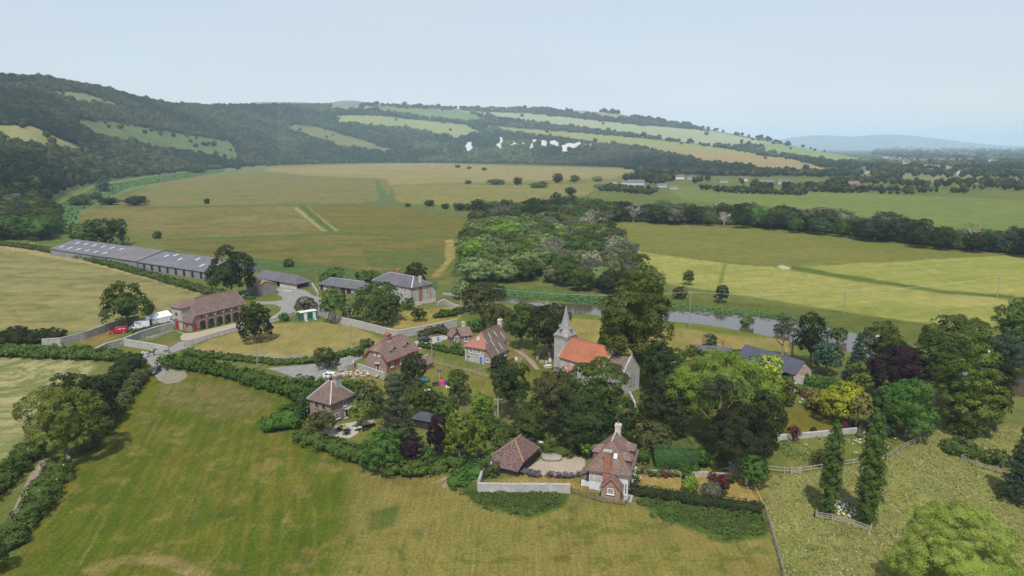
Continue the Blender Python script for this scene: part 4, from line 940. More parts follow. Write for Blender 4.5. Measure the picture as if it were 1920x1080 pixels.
N5 = grove([(-30,452),(0,425),(60,420),(88,400),(100,420),(110,448),(60,455)], 9, (10,14), ['mid','green','dark','mid2'], 'left of the barn roofs', 'trees left of the barns', 5)
for (x, y, ww, hh, k) in [(370,325,42,15,'mid'),(150,386,44,20,'mid2'),(205,384,40,14,'dark'),(255,385,46,18,'dark'),(195,360,28,26,'blue'),(180,375,24,14,'olive'),(1046,343,22,18,'dark'),(971,347,20,14,'dark2'),(930,346,36,10,'mid'),(805,387,22,12,'dark'),(835,392,18,10,'dark2'),(862,395,26,15,'dark'),(878,395,20,14,'mid'),(858,315,12,6,'dark'),(880,317,10,5,'mid'),(908,320,12,6,'dark'),(878,345,16,7,'mid'),(1019,348,10,8,'dark'),(1078,342,22,14,'mid'),(1120,340,22,12,'willow'),(1010,352,40,10,'mid2'),(1070,365,24,14,'dark'),(640,305,18,8,'dark'),(780,306,14,8,'blue'),(505,312,12,7,'mid'),(446,318,14,8,'dark'),(405,318,30,9,'mid'),(1130,352,40,9,'willow'),(1180,358,40,9,'willow2'),(1210,362,30,7,'mid'),(715,384,0,0,''),(765,388,14,7,'mid'),(900,400,40,26,'dark'),(1043,392,24,30,'dark2'),(1108,398,26,34,'bare'),(1238,470,0,0,''),(985,400,30,22,'grey')]:
    if not ww: continue
    p = T(x, y); s = depth(p)/F; mid(p, k, hh*s*1.15, ww*s*.9, MIDL[k].replace('crown', 'bush')+' on the flood meadow '+('by the river bend at left' if x < 260 else 'on the far meadow edge' if y < 322 else 'beside the ditch' if y > 375 else 'before the distant farm'), 'bushes scattered on the flood meadow', 'bush')
VST = []
VK = ['dark','mid','blue','mid2','dark2','green','willow','olive']
for i, (poly, sp, hr) in enumerate([([(1165,340),(1200,328),(1262,336),(1262,346),(1235,350),(1190,346)], 12, (9,14)),([(1275,354),(1500,360),(1520,364),(1500,367),(1280,359)], 8, (4,8)),([(1200,322),(1480,325),(1640,330),(1700,336),(1640,338),(1460,334),(1230,327)], 19, (9,14)),
      ([(1500,352),(1640,357),(1760,360),(1940,367),(1940,373),(1640,364),(1500,360)], 10, (4,9)),([(1560,338),(1700,342),(1940,349),(1940,359),(1700,353),(1560,348)], 17, (7,12)),([(1410,348),(1560,350),(1560,358),(1410,357)], 12, (7,12)),([(1140,350),(1235,358),(1220,366),(1120,358)], 9, (4,7)),([(1560,318),(1780,320),(1940,326),(1940,338),(1560,328)], 30, (9,14)),
      ([(1240,320),(1420,322),(1560,326),(1560,331),(1240,328)], 20, (8,13)),([(1300,338),(1420,340),(1420,346),(1300,344)], 16, (6,11)),([(1780,338),(1940,342),(1940,350),(1780,346)], 16, (5,10))]):
    grove(poly, sp, hr, VK, '', '', 20+i, 260, stuff=VST)
mass('hedgerow_trees', VST, 'wood')
# ---- far woods as one mass each
NH = [0]
NEARK = ['dark','mid','grey','olive','mid2','blue','dark2','bare','grey']
OPEN = [f[0] for f in FIELDS[:16]]; OPENC = [[(x, y+(3 if y > sum(p[1] for p in c)/len(c) else 0)) for x, y in c] for c in CLIFFS]
def TV(px, py):                                       # T for arrays of pixels
    v = (540-py)/F; a = (px-960)/F/(CP+v*SP); pxh, pb, ps, yb, ys = cols(a)
    flat = (py >= pb-.01) | (pb-ps < 4); yf = -HC/slope(np.maximum(py, 281)); s = np.clip((py-pb)/np.where(flat, 1, ps-pb), 0, 1)
    y = np.where(flat, yf, yb*(ys/yb)**s); return a*y, y, np.where(flat, 0, Z(a, y))
def farwood(x0, x1, ytop, ybot, seed, name='far_wood', lowest=False):
    rng = np.random.default_rng(seed); Vs, Fs, Ts, Fc = [], [], [], []; o = 0; y = ytop; cnt = 0
    B, BF = ICO1; grid = np.arange(x0, x1, 4.0)
    while y < ybot:
        gX, gY, gZ = TV(grid, np.full(len(grid), y)); gd = gY*CP-(gZ-HC)*SP; xs = []; x = x0+rng.uniform(0, 5)
        while x < x1:
            xs.append(x); w = max(10.0, 5.4*gd[min(len(grid)-1, int((x-x0)/4))]/F); x += w*F/gd[min(len(grid)-1, int((x-x0)/4))]*rng.uniform(.75, 1.15)
        xs = np.array(xs); yy = y+rng.uniform(-1, 1, len(xs)); X, Y, Zz = TV(xs, yy); D = Y*CP-(Zz-HC)*SP; n = len(xs)
        pb, ps = IP(xs, BASE), IP(xs, SKYL); top = np.where(pb-ps > 4, ps, 281)
        ok = (y >= top-.5) & (y <= (ybot if lowest else pb+1.5))
        f1 = fbm(X/60, Y/60, 15)-.5+3*(rng.random(n) < np.where(xs < 460, .05, .012)); f2 = fbm(X/60, Y/60, 25)-.5
        jx, jy = xs+rng.normal(0, 1.2, n)+f1*26, y+rng.normal(0, .5, n)+f2*9
        for c in OPENC: ok &= ~inpoly(xs, yy, c)
        for c in OPEN: ok &= ~inpoly(jx, jy, c)
        if lowest: ok &= fbm(X/300, Y/600, 77) > .47
        tn = fbm(X/180, Y/260, 61)
        for i in np.nonzero(ok)[0]:
            p = Vector((X[i], Y[i], Zz[i])); d = D[i]; w = max(10.0, 5.4*d/F)
            if d < 560 and xs[i] > -60:
                k = NEARK[int(rng.integers(len(NEARK)))]; h = rng.uniform(11, 15); mid(p, k, h, h*rng.uniform(.85, 1.15), MIDL[k]+' in the far left wood, '+place_name(xs[i], y, (-20, 130, 330, 440)), 'trees of the hanging wood at far left'); NH[0] += 1; continue
            tint = np.clip(rng.normal(.40, .25)+(tn[i]-.5)*2.6, 0, 1)
            sz = rng.uniform(.7, 1.05)*(1.5 if rng.random() < .12 else 1); h = w*sz*1.05+1; r = w*.66*sz
            v = B*(1+.13*rng.normal(size=(len(B), 1)))*[r, r, h*.5]+[p.x, p.y, p.z+h*.48]
            nq = 34 if d < 2200 else 18; c = unit(rng.normal(size=(nq, 3))+[0, -.2, .45]); q, qq = quads(rng, c*[r, r, h*.5]*rng.uniform(.85, 1.12, (nq, 1))+[p.x, p.y, p.z+h*.5], unit(c+rng.normal(size=(nq, 3))*.22), np.full(nq, r*.62)*rng.uniform(.6, 1.3, nq))
            Vs += [v, q]; Fc.append(BF+o); Fs.append(qq+o+len(v)); o += len(v)+len(q); Ts.append((tint, nq)); cnt += 1
        dd = np.mean(D[ok]) if ok.any() else 3000
        y += max(1.7, 10*F/dd*.26)+(1.5 if dd < 640 else 0)
    if not Vs: return
    tt = np.concatenate([np.clip(t+rng.normal(0, .13, n), 0, 1) for t, n in Ts]); tc = np.repeat([t for t, n in Ts], len(BF))
    me = npmesh(name, np.concatenate(Vs), [np.concatenate(Fs), np.concatenate(Fc)], np.concatenate([tt, tc]))
    tag(link(name, me, LM['wood']), kind='stuff')
farwood(-330, 520, 130, 440, 1); farwood(520, 1000, 185, 316, 2); farwood(1000, 1540, 190, 330, 3)
farwood(1440, 2150, 279.5, 318, 4, lowest=True)
# ------------------------------------------------------------------ buildings
R_ = math.radians
def roofslab(mb, pts, th=.2): mb.prism(pts, -th)
def gable(mb, x0, x1, y0, y1, ze, zr, ov=.3, th=.2):      # ridge along x, both ends gabled
    ym = (y0+y1)/2; k = (zr-ze)/(ym-y0)*ov
    roofslab(mb, [(x0-ov,y0-ov,ze-k),(x1+ov,y0-ov,ze-k),(x1+ov,ym,zr),(x0-ov,ym,zr)], th)
    roofslab(mb, [(x0-ov,ym,zr),(x1+ov,ym,zr),(x1+ov,y1+ov,ze-k),(x0-ov,y1+ov,ze-k)], th)
def hip(mb, x0, x1, y0, y1, ze, zr, i0, i1, ov=.3, th=.2): # hipped ends with insets i0, i1 (0 = gable)
    ym = (y0+y1)/2; k = (zr-ze)/(ym-y0)*ov; a = x0-ov; b = x1+ov; r0 = a+i0+(ov if i0 else 0); r1 = b-i1-(ov if i1 else 0)
    A, B, C, D = (a,y0-ov,ze-k), (b,y0-ov,ze-k), (b,y1+ov,ze-k), (a,y1+ov,ze-k); E, G2 = (r0,ym,zr), (r1,ym,zr)
    roofslab(mb, [A,B,G2,E], th); roofslab(mb, [C,D,E,G2], th)
    if i0: roofslab(mb, [D,A,E], th)
    if i1: roofslab(mb, [B,C,G2], th)
def gwall(mb, x0, x1, y0, y1, ze, zr, g0=True, g1=True):   # walls with gable triangles, a little under the slates
    ym = (y0+y1)/2; d = .12
    mb.box(x0, x1, y0, y1, 0, ze-d)
    for on, x, w in ((g0, x0, .3), (g1, x1, -.3)):
        if on: mb.ext([(x,y0,ze-d-.01),(x,y1,ze-d-.01),(x,ym,zr-d-.08)], (w,0,0))
FACE = {'f': 0, 'r': math.pi/2, 'b': math.pi, 'l': -math.pi/2}
def window(root, face, fx, fy, z, w, h, bars=(2, 3), frame=None, glass=None, sill=True, name='window', label=None, surround=None):
    """window centred at wall point (fx, fy), sill height z, facing 'f' (-y), 'r' (+x), 'l' or 'b'"""
    fr = frame or WHITE; m = MB(); m.box(-w/2, w/2, -.045, .03, z, z+h)
    o = m.build(name, glass or DARKGLASS, root); o.location = (fx, fy, 0); o.rotation_euler = (0, 0, FACE[face])
    if label: o['label'] = label
    f = MB(); t = .085
    f.box(-w/2-.02, -w/2+t, -.09, .02, z, z+h); f.box(w/2-t, w/2+.02, -.09, .02, z, z+h); f.box(-w/2+t, w/2-t, -.09, .02, z, z+t); f.box(-w/2+t, w/2-t, -.09, .02, z+h-t, z+h+.02)
    for i in range(1, bars[0]): x = -w/2+w*i/bars[0]; f.box(x-.03, x+.03, -.075, .0, z+t, z+h-t)
    for i in range(1, bars[1]): q = z+h*i/bars[1]; f.box(-w/2+t, w/2-t, -.07, .0, q-.022, q+.022)
    if sill: f.box(-w/2-.12, w/2+.12, -.16, -.01, z-.12, z-.005)
    f.build('frame', fr, o)
    if surround: s = MB(); s.box(-w/2-.25, w/2+.25, -.04, .02, z-.3, z+h+.25); s.build('surround', surround, o)
    return o
def door(root, face, fx, fy, w, h, mat, frame=None, name='door', label=None, z=0):
    m = MB(); m.box(-w/2, w/2, -.06, .03, z+.02, z+h); o = m.build(name, mat, root); o.location = (fx, fy, 0); o.rotation_euler = (0, 0, FACE[face])
    if label: o['label'] = label
    f = MB(); f.box(-w/2-.12, -w/2, -.1, .02, z, z+h); f.box(w/2, w/2+.12, -.1, .02, z, z+h); f.box(-w/2-.12, w/2+.12, -.1, .02, z+h, z+h+.14); f.build('frame', frame or mat, o)
    return o
def chimney(root, x, y, z0, z1, w, d, mat, pots=2, band=None, name='chimney'):
    m = MB(); m.box(x-w/2, x+w/2, y-d/2, y+d/2, z0, z1-.35); m.box(x-w/2-.08, x+w/2+.08, y-d/2-.08, y+d/2+.08, z1-.35, z1-.12); m.box(x-w/2-.02, x+w/2+.02, y-d/2-.02, y+d/2+.02, z1-.12, z1)
    o = m.build(name, mat, root)
    for i in range(pots):
        k = (i-(pots-1)/2)*max(w, d)/max(1, pots)*.95; p = (x+(k if w >= d else 0), y+(0 if w >= d else k))
        MB().tube([(*p, z1), (*p, z1+.45)], [.14, .11], 8).build('chimney_pot', TERRA, o)
    return o
def ridgecap(root, pts, mat=None, w=.28, name='ridge_tiles'):
    m = MB()
    for a, b in zip(pts[:-1], pts[1:]): m.bar(a, b, w, .12)
    return m.build(name, mat or LICHEN, root)
def house(px, py, ang, name, label, cat, z=0): return empty(name, P(px, py), R_(ang), label, cat)

# long grey farm sheds (three in a row)
def shed(off, L, wd, ze, zr, mat, lights, label, openb=0):
    o0 = Vector((-239.5, 355.5, 0)); u = Vector((math.cos(R_(-32)), math.sin(R_(-32)), 0))
    r = empty('barn', o0+u*off, R_(-32), label, 'barn')
    m = MB(); gwall(m, .3, L-.3, .4, wd-.4, ze, zr); w = m.build('wall', surf('shed_cladding', (.16,.16,.17), (.24,.23,.22), .5, None, 3), r)
    m = MB(); hip(m, 0, L, 0, wd, ze, zr, 0, 0, .0, .15); rf = m.build('roof', mat, r)
    sl = (zr-ze)/(wd/2)
    for (x, y) in lights:
        q = MB(); y1 = y+2.4; q.prism([(x,y,ze+sl*y+.06),(x+1.1,y,ze+sl*y+.06),(x+1.1,y1,ze+sl*y1+.06),(x,y1,ze+sl*y1+.06)], -.04); q.build('roof_light', surf('translucent_sheet', (.42,.43,.42), (.52,.52,.50), 1), rf)
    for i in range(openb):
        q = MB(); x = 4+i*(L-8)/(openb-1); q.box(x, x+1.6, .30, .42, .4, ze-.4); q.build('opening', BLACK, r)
    return r
LIGHTS = [(5+i*8.2, 2.5) for i in range(6)]+[(9+i*8.2, 8.5) for i in range(6)]
shed(0, 54, 27, 3.5, 6.9, SHEET, LIGHTS, 'left and largest grey sheet-roofed barn with two rows of pale roof lights')
shed(54.1, 26, 27, 3.7, 7.2, SHEETB, [], 'middle brownish-roofed barn of the long row')
b3 = shed(80.3, 50, 27, 3.5, 6.8, SHEET, [(8,8),(12,10),(20,7),(30,9),(40,4)], 'right barn of the long row with dark openings in its front', 8)
# dull dimples on the middle roof
# arcaded stable with tower
def arcade():
    r = house(361.7, 622, 61, 'arcaded_barn', 'brown brick arcaded barn with long tiled roof and square tower, red doors', 'barn')
    m = MB(); gwall(m, 1.6, 19.6, 0, 9.6, 5.0, 9.0, False, True)
    m.prism([(0,0,3.0),(1.58,0,4.6),(1.58,4,4.6),(0,4,3.0)], -4.6) if False else None
    m.ext([(0,0,0),(1.58,0,0),(1.58,0,4.7),(0,0,2.95)], (0,4.2,0)); m.box(.3, 1.58, 4.21, 9.2, 0, 3)
    m.build('wall', BROWNB, r)
    m = MB(); e = -.35
    roofslab(m, [(1.0,e,4.75),(20,e,4.75),(20,4.8,9.05),(5,4.8,9.05)]); roofslab(m, [(5,4.8,9.05),(20,4.8,9.05),(20,9.95,4.75),(1.0,9.95,4.75)])
    roofslab(m, [(-.4,e,2.75),(1.0,e,4.75),(5,4.8,9.05),(1.0,9.95,4.75),(-.4,9.95,2.75),(-.4,4,2.75)])
    m.build('roof', TILE, r); ridgecap(r, [(5,4.8,9.1),(20,4.8,9.1)]); ridgecap(r, [(20.0,4.8,9.1),(20.0,e,4.8)])
    t = MB(); t.box(-.25, 4.2, 4.2, 9.0, 0, 7.0); t.build('tower', STONEW, r)
    t = MB(); c = (1.4, 6.0, 2.55, 7.2)
    B = [(-.6,3.85,6.9),(4.55,3.85,6.9),(4.55,9.35,6.9),(-.6,9.35,6.9)]; Q = [(1.2,5.7,8.5),(2.7,5.7,8.5),(2.7,7.5,8.5),(1.2,7.5,8.5)]
    for i in range(4): j = (i+1) % 4; roofslab(t, [B[i],B[j],Q[j],Q[i]])
    t.prism([(q[0],q[1],8.5) for q in Q], -.15); t.build('tower_roof', TILER, r)
    def arch(face, x, y, w, h, mat, name, dz=0):
        m = MB(); k = [(-w/2,0,dz),(w/2,0,dz)]+[(math.cos(a)*w/2,0,dz+h-w*.28+math.sin(a)*w*.28) for a in np.linspace(0, math.pi, 9)]
        m.ext(k, (0,-.05,0)); o = m.build(name, mat, r); o.location = (x,y,0); o.rotation_euler = (0,0,FACE[face]); 
        s = MB(); q = [((math.cos(a)*(w/2+.2),-.035,dz+h-w*.28+math.sin(a)*(w*.28+.2)),(math.cos(b)*(w/2+.2),-.035,dz+h-w*.28+math.sin(b)*(w*.28+.2))) for a, b in zip(np.linspace(0, math.pi, 9)[:-1], np.linspace(0, math.pi, 9)[1:])]
        for a, b in q: s.bar(a, b, .08, .16)
        s.build('arch_band', BROWNB, o); return o
    arch('l', -.25, 6.9, 1.7, 3.1, RED, 'tower_door'); arch('f', .9, 0, .9, 2.3, RED, 'side_door')
    for i in range(5):
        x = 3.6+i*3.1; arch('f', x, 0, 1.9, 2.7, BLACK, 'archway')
        window(r, 'f', x-.1, 0, 3.5, .85, .95, (2,2), frame=REDB, sill=False)
        b = MB(); b.box(x+1.25, x+1.65, -.24, -.001, 0, 3.3); b.build('buttress', surf('dull_red_brick', (.22,.115,.085), (.30,.17,.125), .8, (.34,.25,.2), 5), r)
        l = MB(); l.box(x+1.32, x+1.58, -.32, -.01, 3.75, 4.1); l.build('wall_lamp', WHITE, r)
    window(r, 'l', 0, 2.4, 1.2, .85, .8, (2,2), frame=RED, sill=False)
    window(r, 'l', -.25, 6.7, 4.3, .9, .9, (2,2), frame=RED, sill=False)
    for y in (.05, 4.0):
        m = MB(); m.tube([(-.1,y,0),(-.1,y,3)], [.06,.06], 6); m.build('drainpipe', IRON, r)
    for i, x in enumerate((5.3, 8.4, 11.5, 14.5, 1.9)):
        q = empty('planted_tub', r.matrix_basis @ Vector((x,-1.0,0)), 0, 'leafy dark tub on the gravel against the arcaded barn wall', 'plant pot', 'tubs along the arcaded barn')
        MB().tube([(0,0,0),(0,0,.45)], [.25,.35], 10).build('pot', TERRA if i == 4 else IRON, q)
        rg = np.random.default_rng(i); V, Fc, t = crown(rg, [(0,0,.75,.42,.42,.4)], .18, .2); link('foliage', npmesh('foliage', V, Fc, t), LM['green'], q)
arcade()
# grey weatherboarded shed
def weathershed():
    r = house(483, 556, 45, 'weatherboard_shed', 'tall grey weatherboarded shed with mossy roof beside the farmyard', 'shed')
    m = MB(); m.box(0, 7.6, 0, 9, 0, 3.7); m.ext([(0,0,3.69),(7.6,0,3.69),(7.6,0,4.0),(3.4,0,5.3)], (0,9,0)); m.build('wall', BOARD, r)
    m = MB(); roofslab(m, [(-.3,-.2,3.65),(3.4,-.2,5.4),(3.4,9.2,5.4),(-.3,9.2,3.65)]); roofslab(m, [(3.4,-.2,5.4),(7.9,-.2,4.0),(7.9,9.2,4.0),(3.4,9.2,5.4)])
    m.build('roof', surf('mossy_tiles', (.2,.13,.07), (.28,.17,.08), .8, (.17,.16,.09), 3), r)
    m = MB(); m.tube([(.1,-.08,0),(.1,-.08,3.4)], [.07,.07], 6); m.build('drainpipe', IRON, r)
weathershed()
def cartshed():
    r = house(560, 541, -34, 'cart_shed', 'long low cart shed with slate roof and open dark bays, left of the farmyard', 'shed')
    m = MB(); m.box(-24, .8, 1.6, 5.2, 0, 2.4); m.box(-9, .8, -1.8, 1.59, 0, 2.35); m.box(-24, -18, -1.8, 1.59, 0, 2.35); m.build('wall', CREAM, r)
    m = MB(); hip(m, -24.2, 1.2, -2, 5.4, 2.5, 5.0, 0, 3.4, .35); m.build('roof', SLATE, r)
    for i in range(5): MB().box(-18+i*2.2-.1, -18+i*2.2+.1, -1.8, -1.6, 0, 2.4).build('post', TIMBER, r)
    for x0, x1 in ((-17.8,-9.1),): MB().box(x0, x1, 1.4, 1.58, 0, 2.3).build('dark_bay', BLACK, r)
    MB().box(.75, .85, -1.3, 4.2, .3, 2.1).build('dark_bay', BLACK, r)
cartshed()
def lowshed():
    r = house(601, 544, -30, 'low_stable', 'long low stable with hipped grey slate roof, left of the farmhouse', 'stable')
    m = MB(); m.box(-.9, 22.6, .3, 6.6, 0, 2.5); m.build('wall', FLINTW, r)
    m = MB(); hip(m, -1.2, 22.9, 0, 6.9, 2.6, 4.7, 3, 3, .3); m.build('roof', SLATE, r); ridgecap(r, [(2,3.45,4.75),(19.6,3.45,4.75)], LEAD)
    for x, w, m_ in ((.4,1.2,RED),(6.4,1.2,BLACK),(11.6,2.4,BLACK),(14.6,2.2,BLACK)): door(r, 'f', x, .3, w, 2.1, BLACK, REDB, name='doorway')
    window(r, 'f', 3.6, .3, 1.1, 1.1, .9)
    window(r, 'f', 9.2, .3, 1.1, 1.0, .9)
lowshed()
def farmhouse():
    r = house(773, 575, -40, 'farmhouse', 'large two-storey farmhouse with hipped grey slate roof and red brick stripes', 'house')
    m = MB(); m.box(-21, 0, 0, 9, 0, 6.9); m.ext([(-14,9.01,0),(-14,11.4,0),(-14,11.4,4.1),(-14,9.01,6.6)], (14,0,0)); m.build('wall', FLINTW, r)
    m = MB(); m.box(-.01, .06, 3.3, 4.9, .9, 6.8); m.box(-.01, .07, 8.75, 9.05, .9, 6.8); m.box(-.3, .08, -.06, .15, .5, 6.8); m.build('brick_quoin', REDB, r)
    m = MB(); m.box(-.1, .09, -.05, 11.42, 0, 1.25); m.build('plinth', CREAM, r)
    m = MB(); hip(m, -21, 0, 0, 9, 7.0, 9.7, 4.3, 4.3, .4); m.build('roof', SLATE, r)
    m = MB(); roofslab(m, [(-14,9.4,6.75),(.1,9.4,6.75),(.1,11.6,4.15),(-14,11.6,4.15)]); m.build('lean_to_roof', SLATE, r)
    ridgecap(r, [(-21.4,-.4,6.85),(-17.1,4.5,9.75),(-3.9,4.5,9.75),(.4,-.4,6.85)], LEAD, .35); ridgecap(r, [(-3.9,4.5,9.75),(.4,9.4,6.85)], LEAD, .35)
    chimney(r, -13.5, 5.5, 8.8, 11.0, 1.6, .8, REDB, 3); chimney(r, -1.2, 5.2, 7.4, 10.0, .9, .8, CREAM, 1)
    for x in (-3.4,-7,-10.6,-14.2,-17.8): window(r, 'f', x, 0, 4.7, 1.0, 1.3, (2,2)); window(r, 'f', x, 0, 1.5, 1.0, 1.5, (2,2))
    window(r, 'r', .0, 7.6, 4.6, 1.1, 1.2, (2,2), surround=REDB); window(r, 'r', .07, 5.2, .5, 1.0, .5, (2,1))
farmhouse()
def brickcottage():
    r = house(726, 700.6, 59, 'brick_cottage', 'brown brick cottage with half-hipped mottled red tile roof and two dormers', 'house')
    L, Wd, ze, zr = 12.2, 7.2, 3.5, 7.4
    m = MB(); m.box(0, L, 0, Wd, 0, ze-.1)
    for x, d in ((0,.3),(L,-.3)): m.ext([(x,0,ze-.12),(x,Wd,ze-.12),(x,Wd-1.75,5.25),(x,1.75,5.25)], (d,0,0))
    w = m.build('wall', BROWNB, r); m = MB(); m.box(.35, L, -.05, -.001, 0, ze-.3); m.build('brick_front', REDB, r)
    k = .35; ym = Wd/2; s = (zr-ze)/ym; ek = ze-s*k; yh = (5.35-ek)/s-k
    m = MB()
    for sgn in (0, 1):
        Y = (lambda y: y) if not sgn else (lambda y: Wd-y)
        roofslab(m, [(-.35,Y(-k),ek),(L+.35,Y(-k),ek),(L+.35,Y(yh),5.35),(L-2.0,Y(ym),zr),(2.0,Y(ym),zr),(-.35,Y(yh),5.35)])
    for x, a in ((-.35,2.0),(L+.35,L-2.0)): roofslab(m, [(x,yh,5.35),(x,Wd-yh,5.35),(a,ym,zr)])
    rf = m.build('roof', TILER, r); ridgecap(r, [(-.35,Wd-yh,5.4),(2,ym,zr+.04),(L-2,ym,zr+.04)])
    m = MB(); m.bar((-.4,-.3,ek-.02),(-.4,yh,5.2),.1,.3); m.bar((-.4,Wd+.3,ek-.02),(-.4,Wd-yh,5.2),.1,.3); m.bar((-.1,-.42,ek-.1),(L,-.42,ek-.1),.14,.14); m.build('bargeboard', surf('dull_red_paint', (.25,.05,.04), (.3,.07,.05)), r)
    for x in (3.6, 8.6):                                # dormers on the front slope
        d = empty('dormer', (x, .75, 0)); d.parent = r; z0 = 4.1
        q = MB(); q.box(-.65, .65, 0, 1.6, z0-.3, z0+1.15); q.ext([(-.65,0,z0+1.14),(.65,0,z0+1.14),(0,0,z0+1.75)], (0,1.8,0)); q.build('cheek', surf('dull_red_paint', (1,0,0), (1,0,0)), d)
        q = MB(); roofslab(q, [(-.9,-.25,z0+1.0),(0,-.25,z0+1.9),(0,2.4,z0+1.9),(-.9,1.9,z0+1.0)], .1); roofslab(q, [(0,-.25,z0+1.9),(.9,-.25,z0+1.0),(.9,1.9,z0+1.0),(0,2.4,z0+1.9)], .1); q.build('dormer_roof', TILER, d)
        window(d, 'f', 0, 0, z0, .95, 1.0, (2,3), sill=False)
        q = MB(); q.box(-1.1, 1.0, -.2, .25, z0-.22, z0-.08); q.build('lead_apron', LEAD, d)
    c = chimney(r, 4.6, 3.6, 6.6, 8.7, 1.5, 1.3, REDB, 4); MB().box(3.75, 5.4, 2.85, 4.3, 6.3, 6.95).build('flashing', LEAD, c)
    window(r, 'l', 0, 2.3, 4.1, .6, .75, (2,2)); window(r, 'l', 0, 3.8, 4.1, .5, .75, (1,2)); window(r, 'f', 1.9, -.05, 1.2, .9, 1.2, (2,3)); window(r, 'f', 5.4, -.05, 1.2, .9, 1.2, (2,3))
    door(r, 'l', 0, 2.9, .8, 2.0, RED, WHITE); MB().box(-.6, 0, 2.2, 3.7, 2.25, 2.35).build('door_hood', LEAD, r)
    m = MB(); m.tube([(.0,-.1,0),(.0,-.1,3.3)], [.06,.06], 6); m.build('drainpipe', IRON, r)
    # small tiled outhouse at the far side
    o = empty('outhouse', P(812, 690), R_(59), 'small tiled outhouse right of the brick cottage', 'shed')
    m = MB(); gwall(m, -3, 0, 0, 3.2, 1.9, 3.3); m.build('wall', BROWNB, o); m = MB(); gable(m, -3, 0, 0, 3.2, 1.9, 3.3); m.build('roof', TILER, o); door(o, 'r', 0, 1.6, .8, 1.7, BROWNWOOD); ridgecap(o, [(-3.3,1.6,3.35),(.3,1.6,3.35)], LEAD, .2)
brickcottage()
def lodge():
    r = house(865, 646, 27, 'brick_lodge', 'tiny brick lodge with red tiled roofs and white windows', 'house')
    m = MB(); gwall(m, 0, 3.2, 0, 4.6, 2.7, 4.3); m.box(-2.6, 0, .5, 4.0, 0, 2.5); m.ext([(-2.6,.5,2.49),(-.2,.5,2.49),(-1.3,.5,3.9)], (0,3,0)); m.build('wall', BROWNB, r)
    m = MB(); gable(m, 0, 3.2, 0, 4.6, 2.7, 4.4); m.build('roof', TILER, r)
    m = MB(); roofslab(m, [(-2.95,.1,2.3),(-1.3,.1,4.1),(-1.3,4,4.1),(-2.95,4,2.3)]); roofslab(m, [(-1.3,.1,4.1),(.1,.1,2.6),(.1,4,2.6),(-1.3,4,4.1)]); m.build('porch_roof', TILER, r)
    window(r, 'f', 1.6, 0, .7, 1.3, 1.6, (3,4)); window(r, 'f', -1.3, .5, .8, 1.1, 1.6, (2,4)); chimney(r, 2.0, 3.2, 3.6, 5.7, .8, .8, CREAM, 1)
lodge()
def flintcottage():
    r = house(871.9, 676.6, -30, 'flint_cottage', 'flint and brick cottage with orange hip and sweeping dark tiled roof', 'house')
    ze = 4.35
    m = MB(); m.box(0, 6.1, 0, 11, 0, ze-.1); m.ext([(6.1,0,0),(8.0,0,0),(8.0,0,2.4),(6.1,0,4.5)], (0,8.6,0)); m.build('wall', FLINTW, r)
    m = MB(); m.ext([(6.0,-.06,0),(8.03,-.06,0),(8.03,-.06,2.45),(6.0,-.06,4.55)], (0,.05,0)); m.box(8.0, 8.05, -.05, 8.6, .001, 2.2); m.build('brick_side', BROWNB, r)
    rx, y0, y1, zr = 3.9, 2.0, 10.6, 7.8
    m = MB(); roofslab(m, [(-.35,-.35,4.1),(-.35,11.3,4.1),(rx,11.3,zr),(rx,y0,zr)]); s = (zr-2.15)/(8.35-rx); xq = rx+(zr-4.15)/s
    roofslab(m, [(rx,y0,zr),(rx,8.4,zr),(8.35,8.4,2.15),(8.35,-.3,2.15),(xq,-.35,4.15)]); roofslab(m, [(rx,8.4,zr),(rx,11.4,zr),(xq+.2,11.4,3.95),(xq+.2,8.4,3.95)]); m.build('roof', TILE, r)
    m = MB(); roofslab(m, [(-.36,-.4,4.14),(xq+.02,-.4,4.2),(rx,y0-.02,zr+.04)]); h = m.build('hip_roof', TILEN, r)
    ridgecap(r, [(rx,y0,zr+.04),(rx,11.3,zr+.04)]); ridgecap(r, [(xq,-.35,4.25),(rx,y0,zr+.06)], TILEN, .2)
    m = MB()
    for x, y, l in ((4.6,1.2,1.3),(5.6,3.6,1.2),(4.5,4.2,1.0),(4.6,7.0,1.0),(6.6,6.0,1.2),(7.2,3.5,1.0),(5.0,9.5,1.4)):
        f = lambda x: zr-(x-rx)*s+.05
        MB().prism([(x,y,f(x)),(x+l,y,f(x+l)),(x+l,y+.28,f(x+l)),(x,y+.28,f(x))], -.03).build('lead_strip', LEAD, r)
    sk = MB(); sk.prism([(3.2,.75,5.95),(3.9,.75,5.95),(3.9,1.25,6.75),(3.2,1.25,6.75)], -.06); sk.build('skylight', plain('skylight_glass', (.35,.4,.45), .2), r)
    window(r, 'f', 1.9, 0, 2.65, 1.0, 1.35, (2,4)); window(r, 'f', 4.3, 0, 2.65, 1.0, 1.35, (2,4)); window(r, 'f', 1.3, 0, .8, 1.1, 1.0, (2,2)); window(r, 'f', 7.0, -.06, .8, 1.1, 1.0, (3,3))
    door(r, 'f', 5.0, 0, .95, 2.0, BLUE, WHITE, label='bright blue panelled door'); window(r, 'r', 8.05, 7.2, .8, 1.0, 1.1, (2,3)); window(r, 'r', 8.05, 3.6, .8, 1.0, 1.1, (2,3)); window(r, 'r', 6.15, 9.9, 2.6, .8, 1.1, (2,3))
    m = MB(); m.tube([(.85,-.1,0),(.85,-.1,4.1)], [.06,.06], 6); m.build('drainpipe', IRON, r)
    chimney(r, 3.9, 11.4, 5.5, 9.3, 1.0, .9, CREAM, 1)
flintcottage()
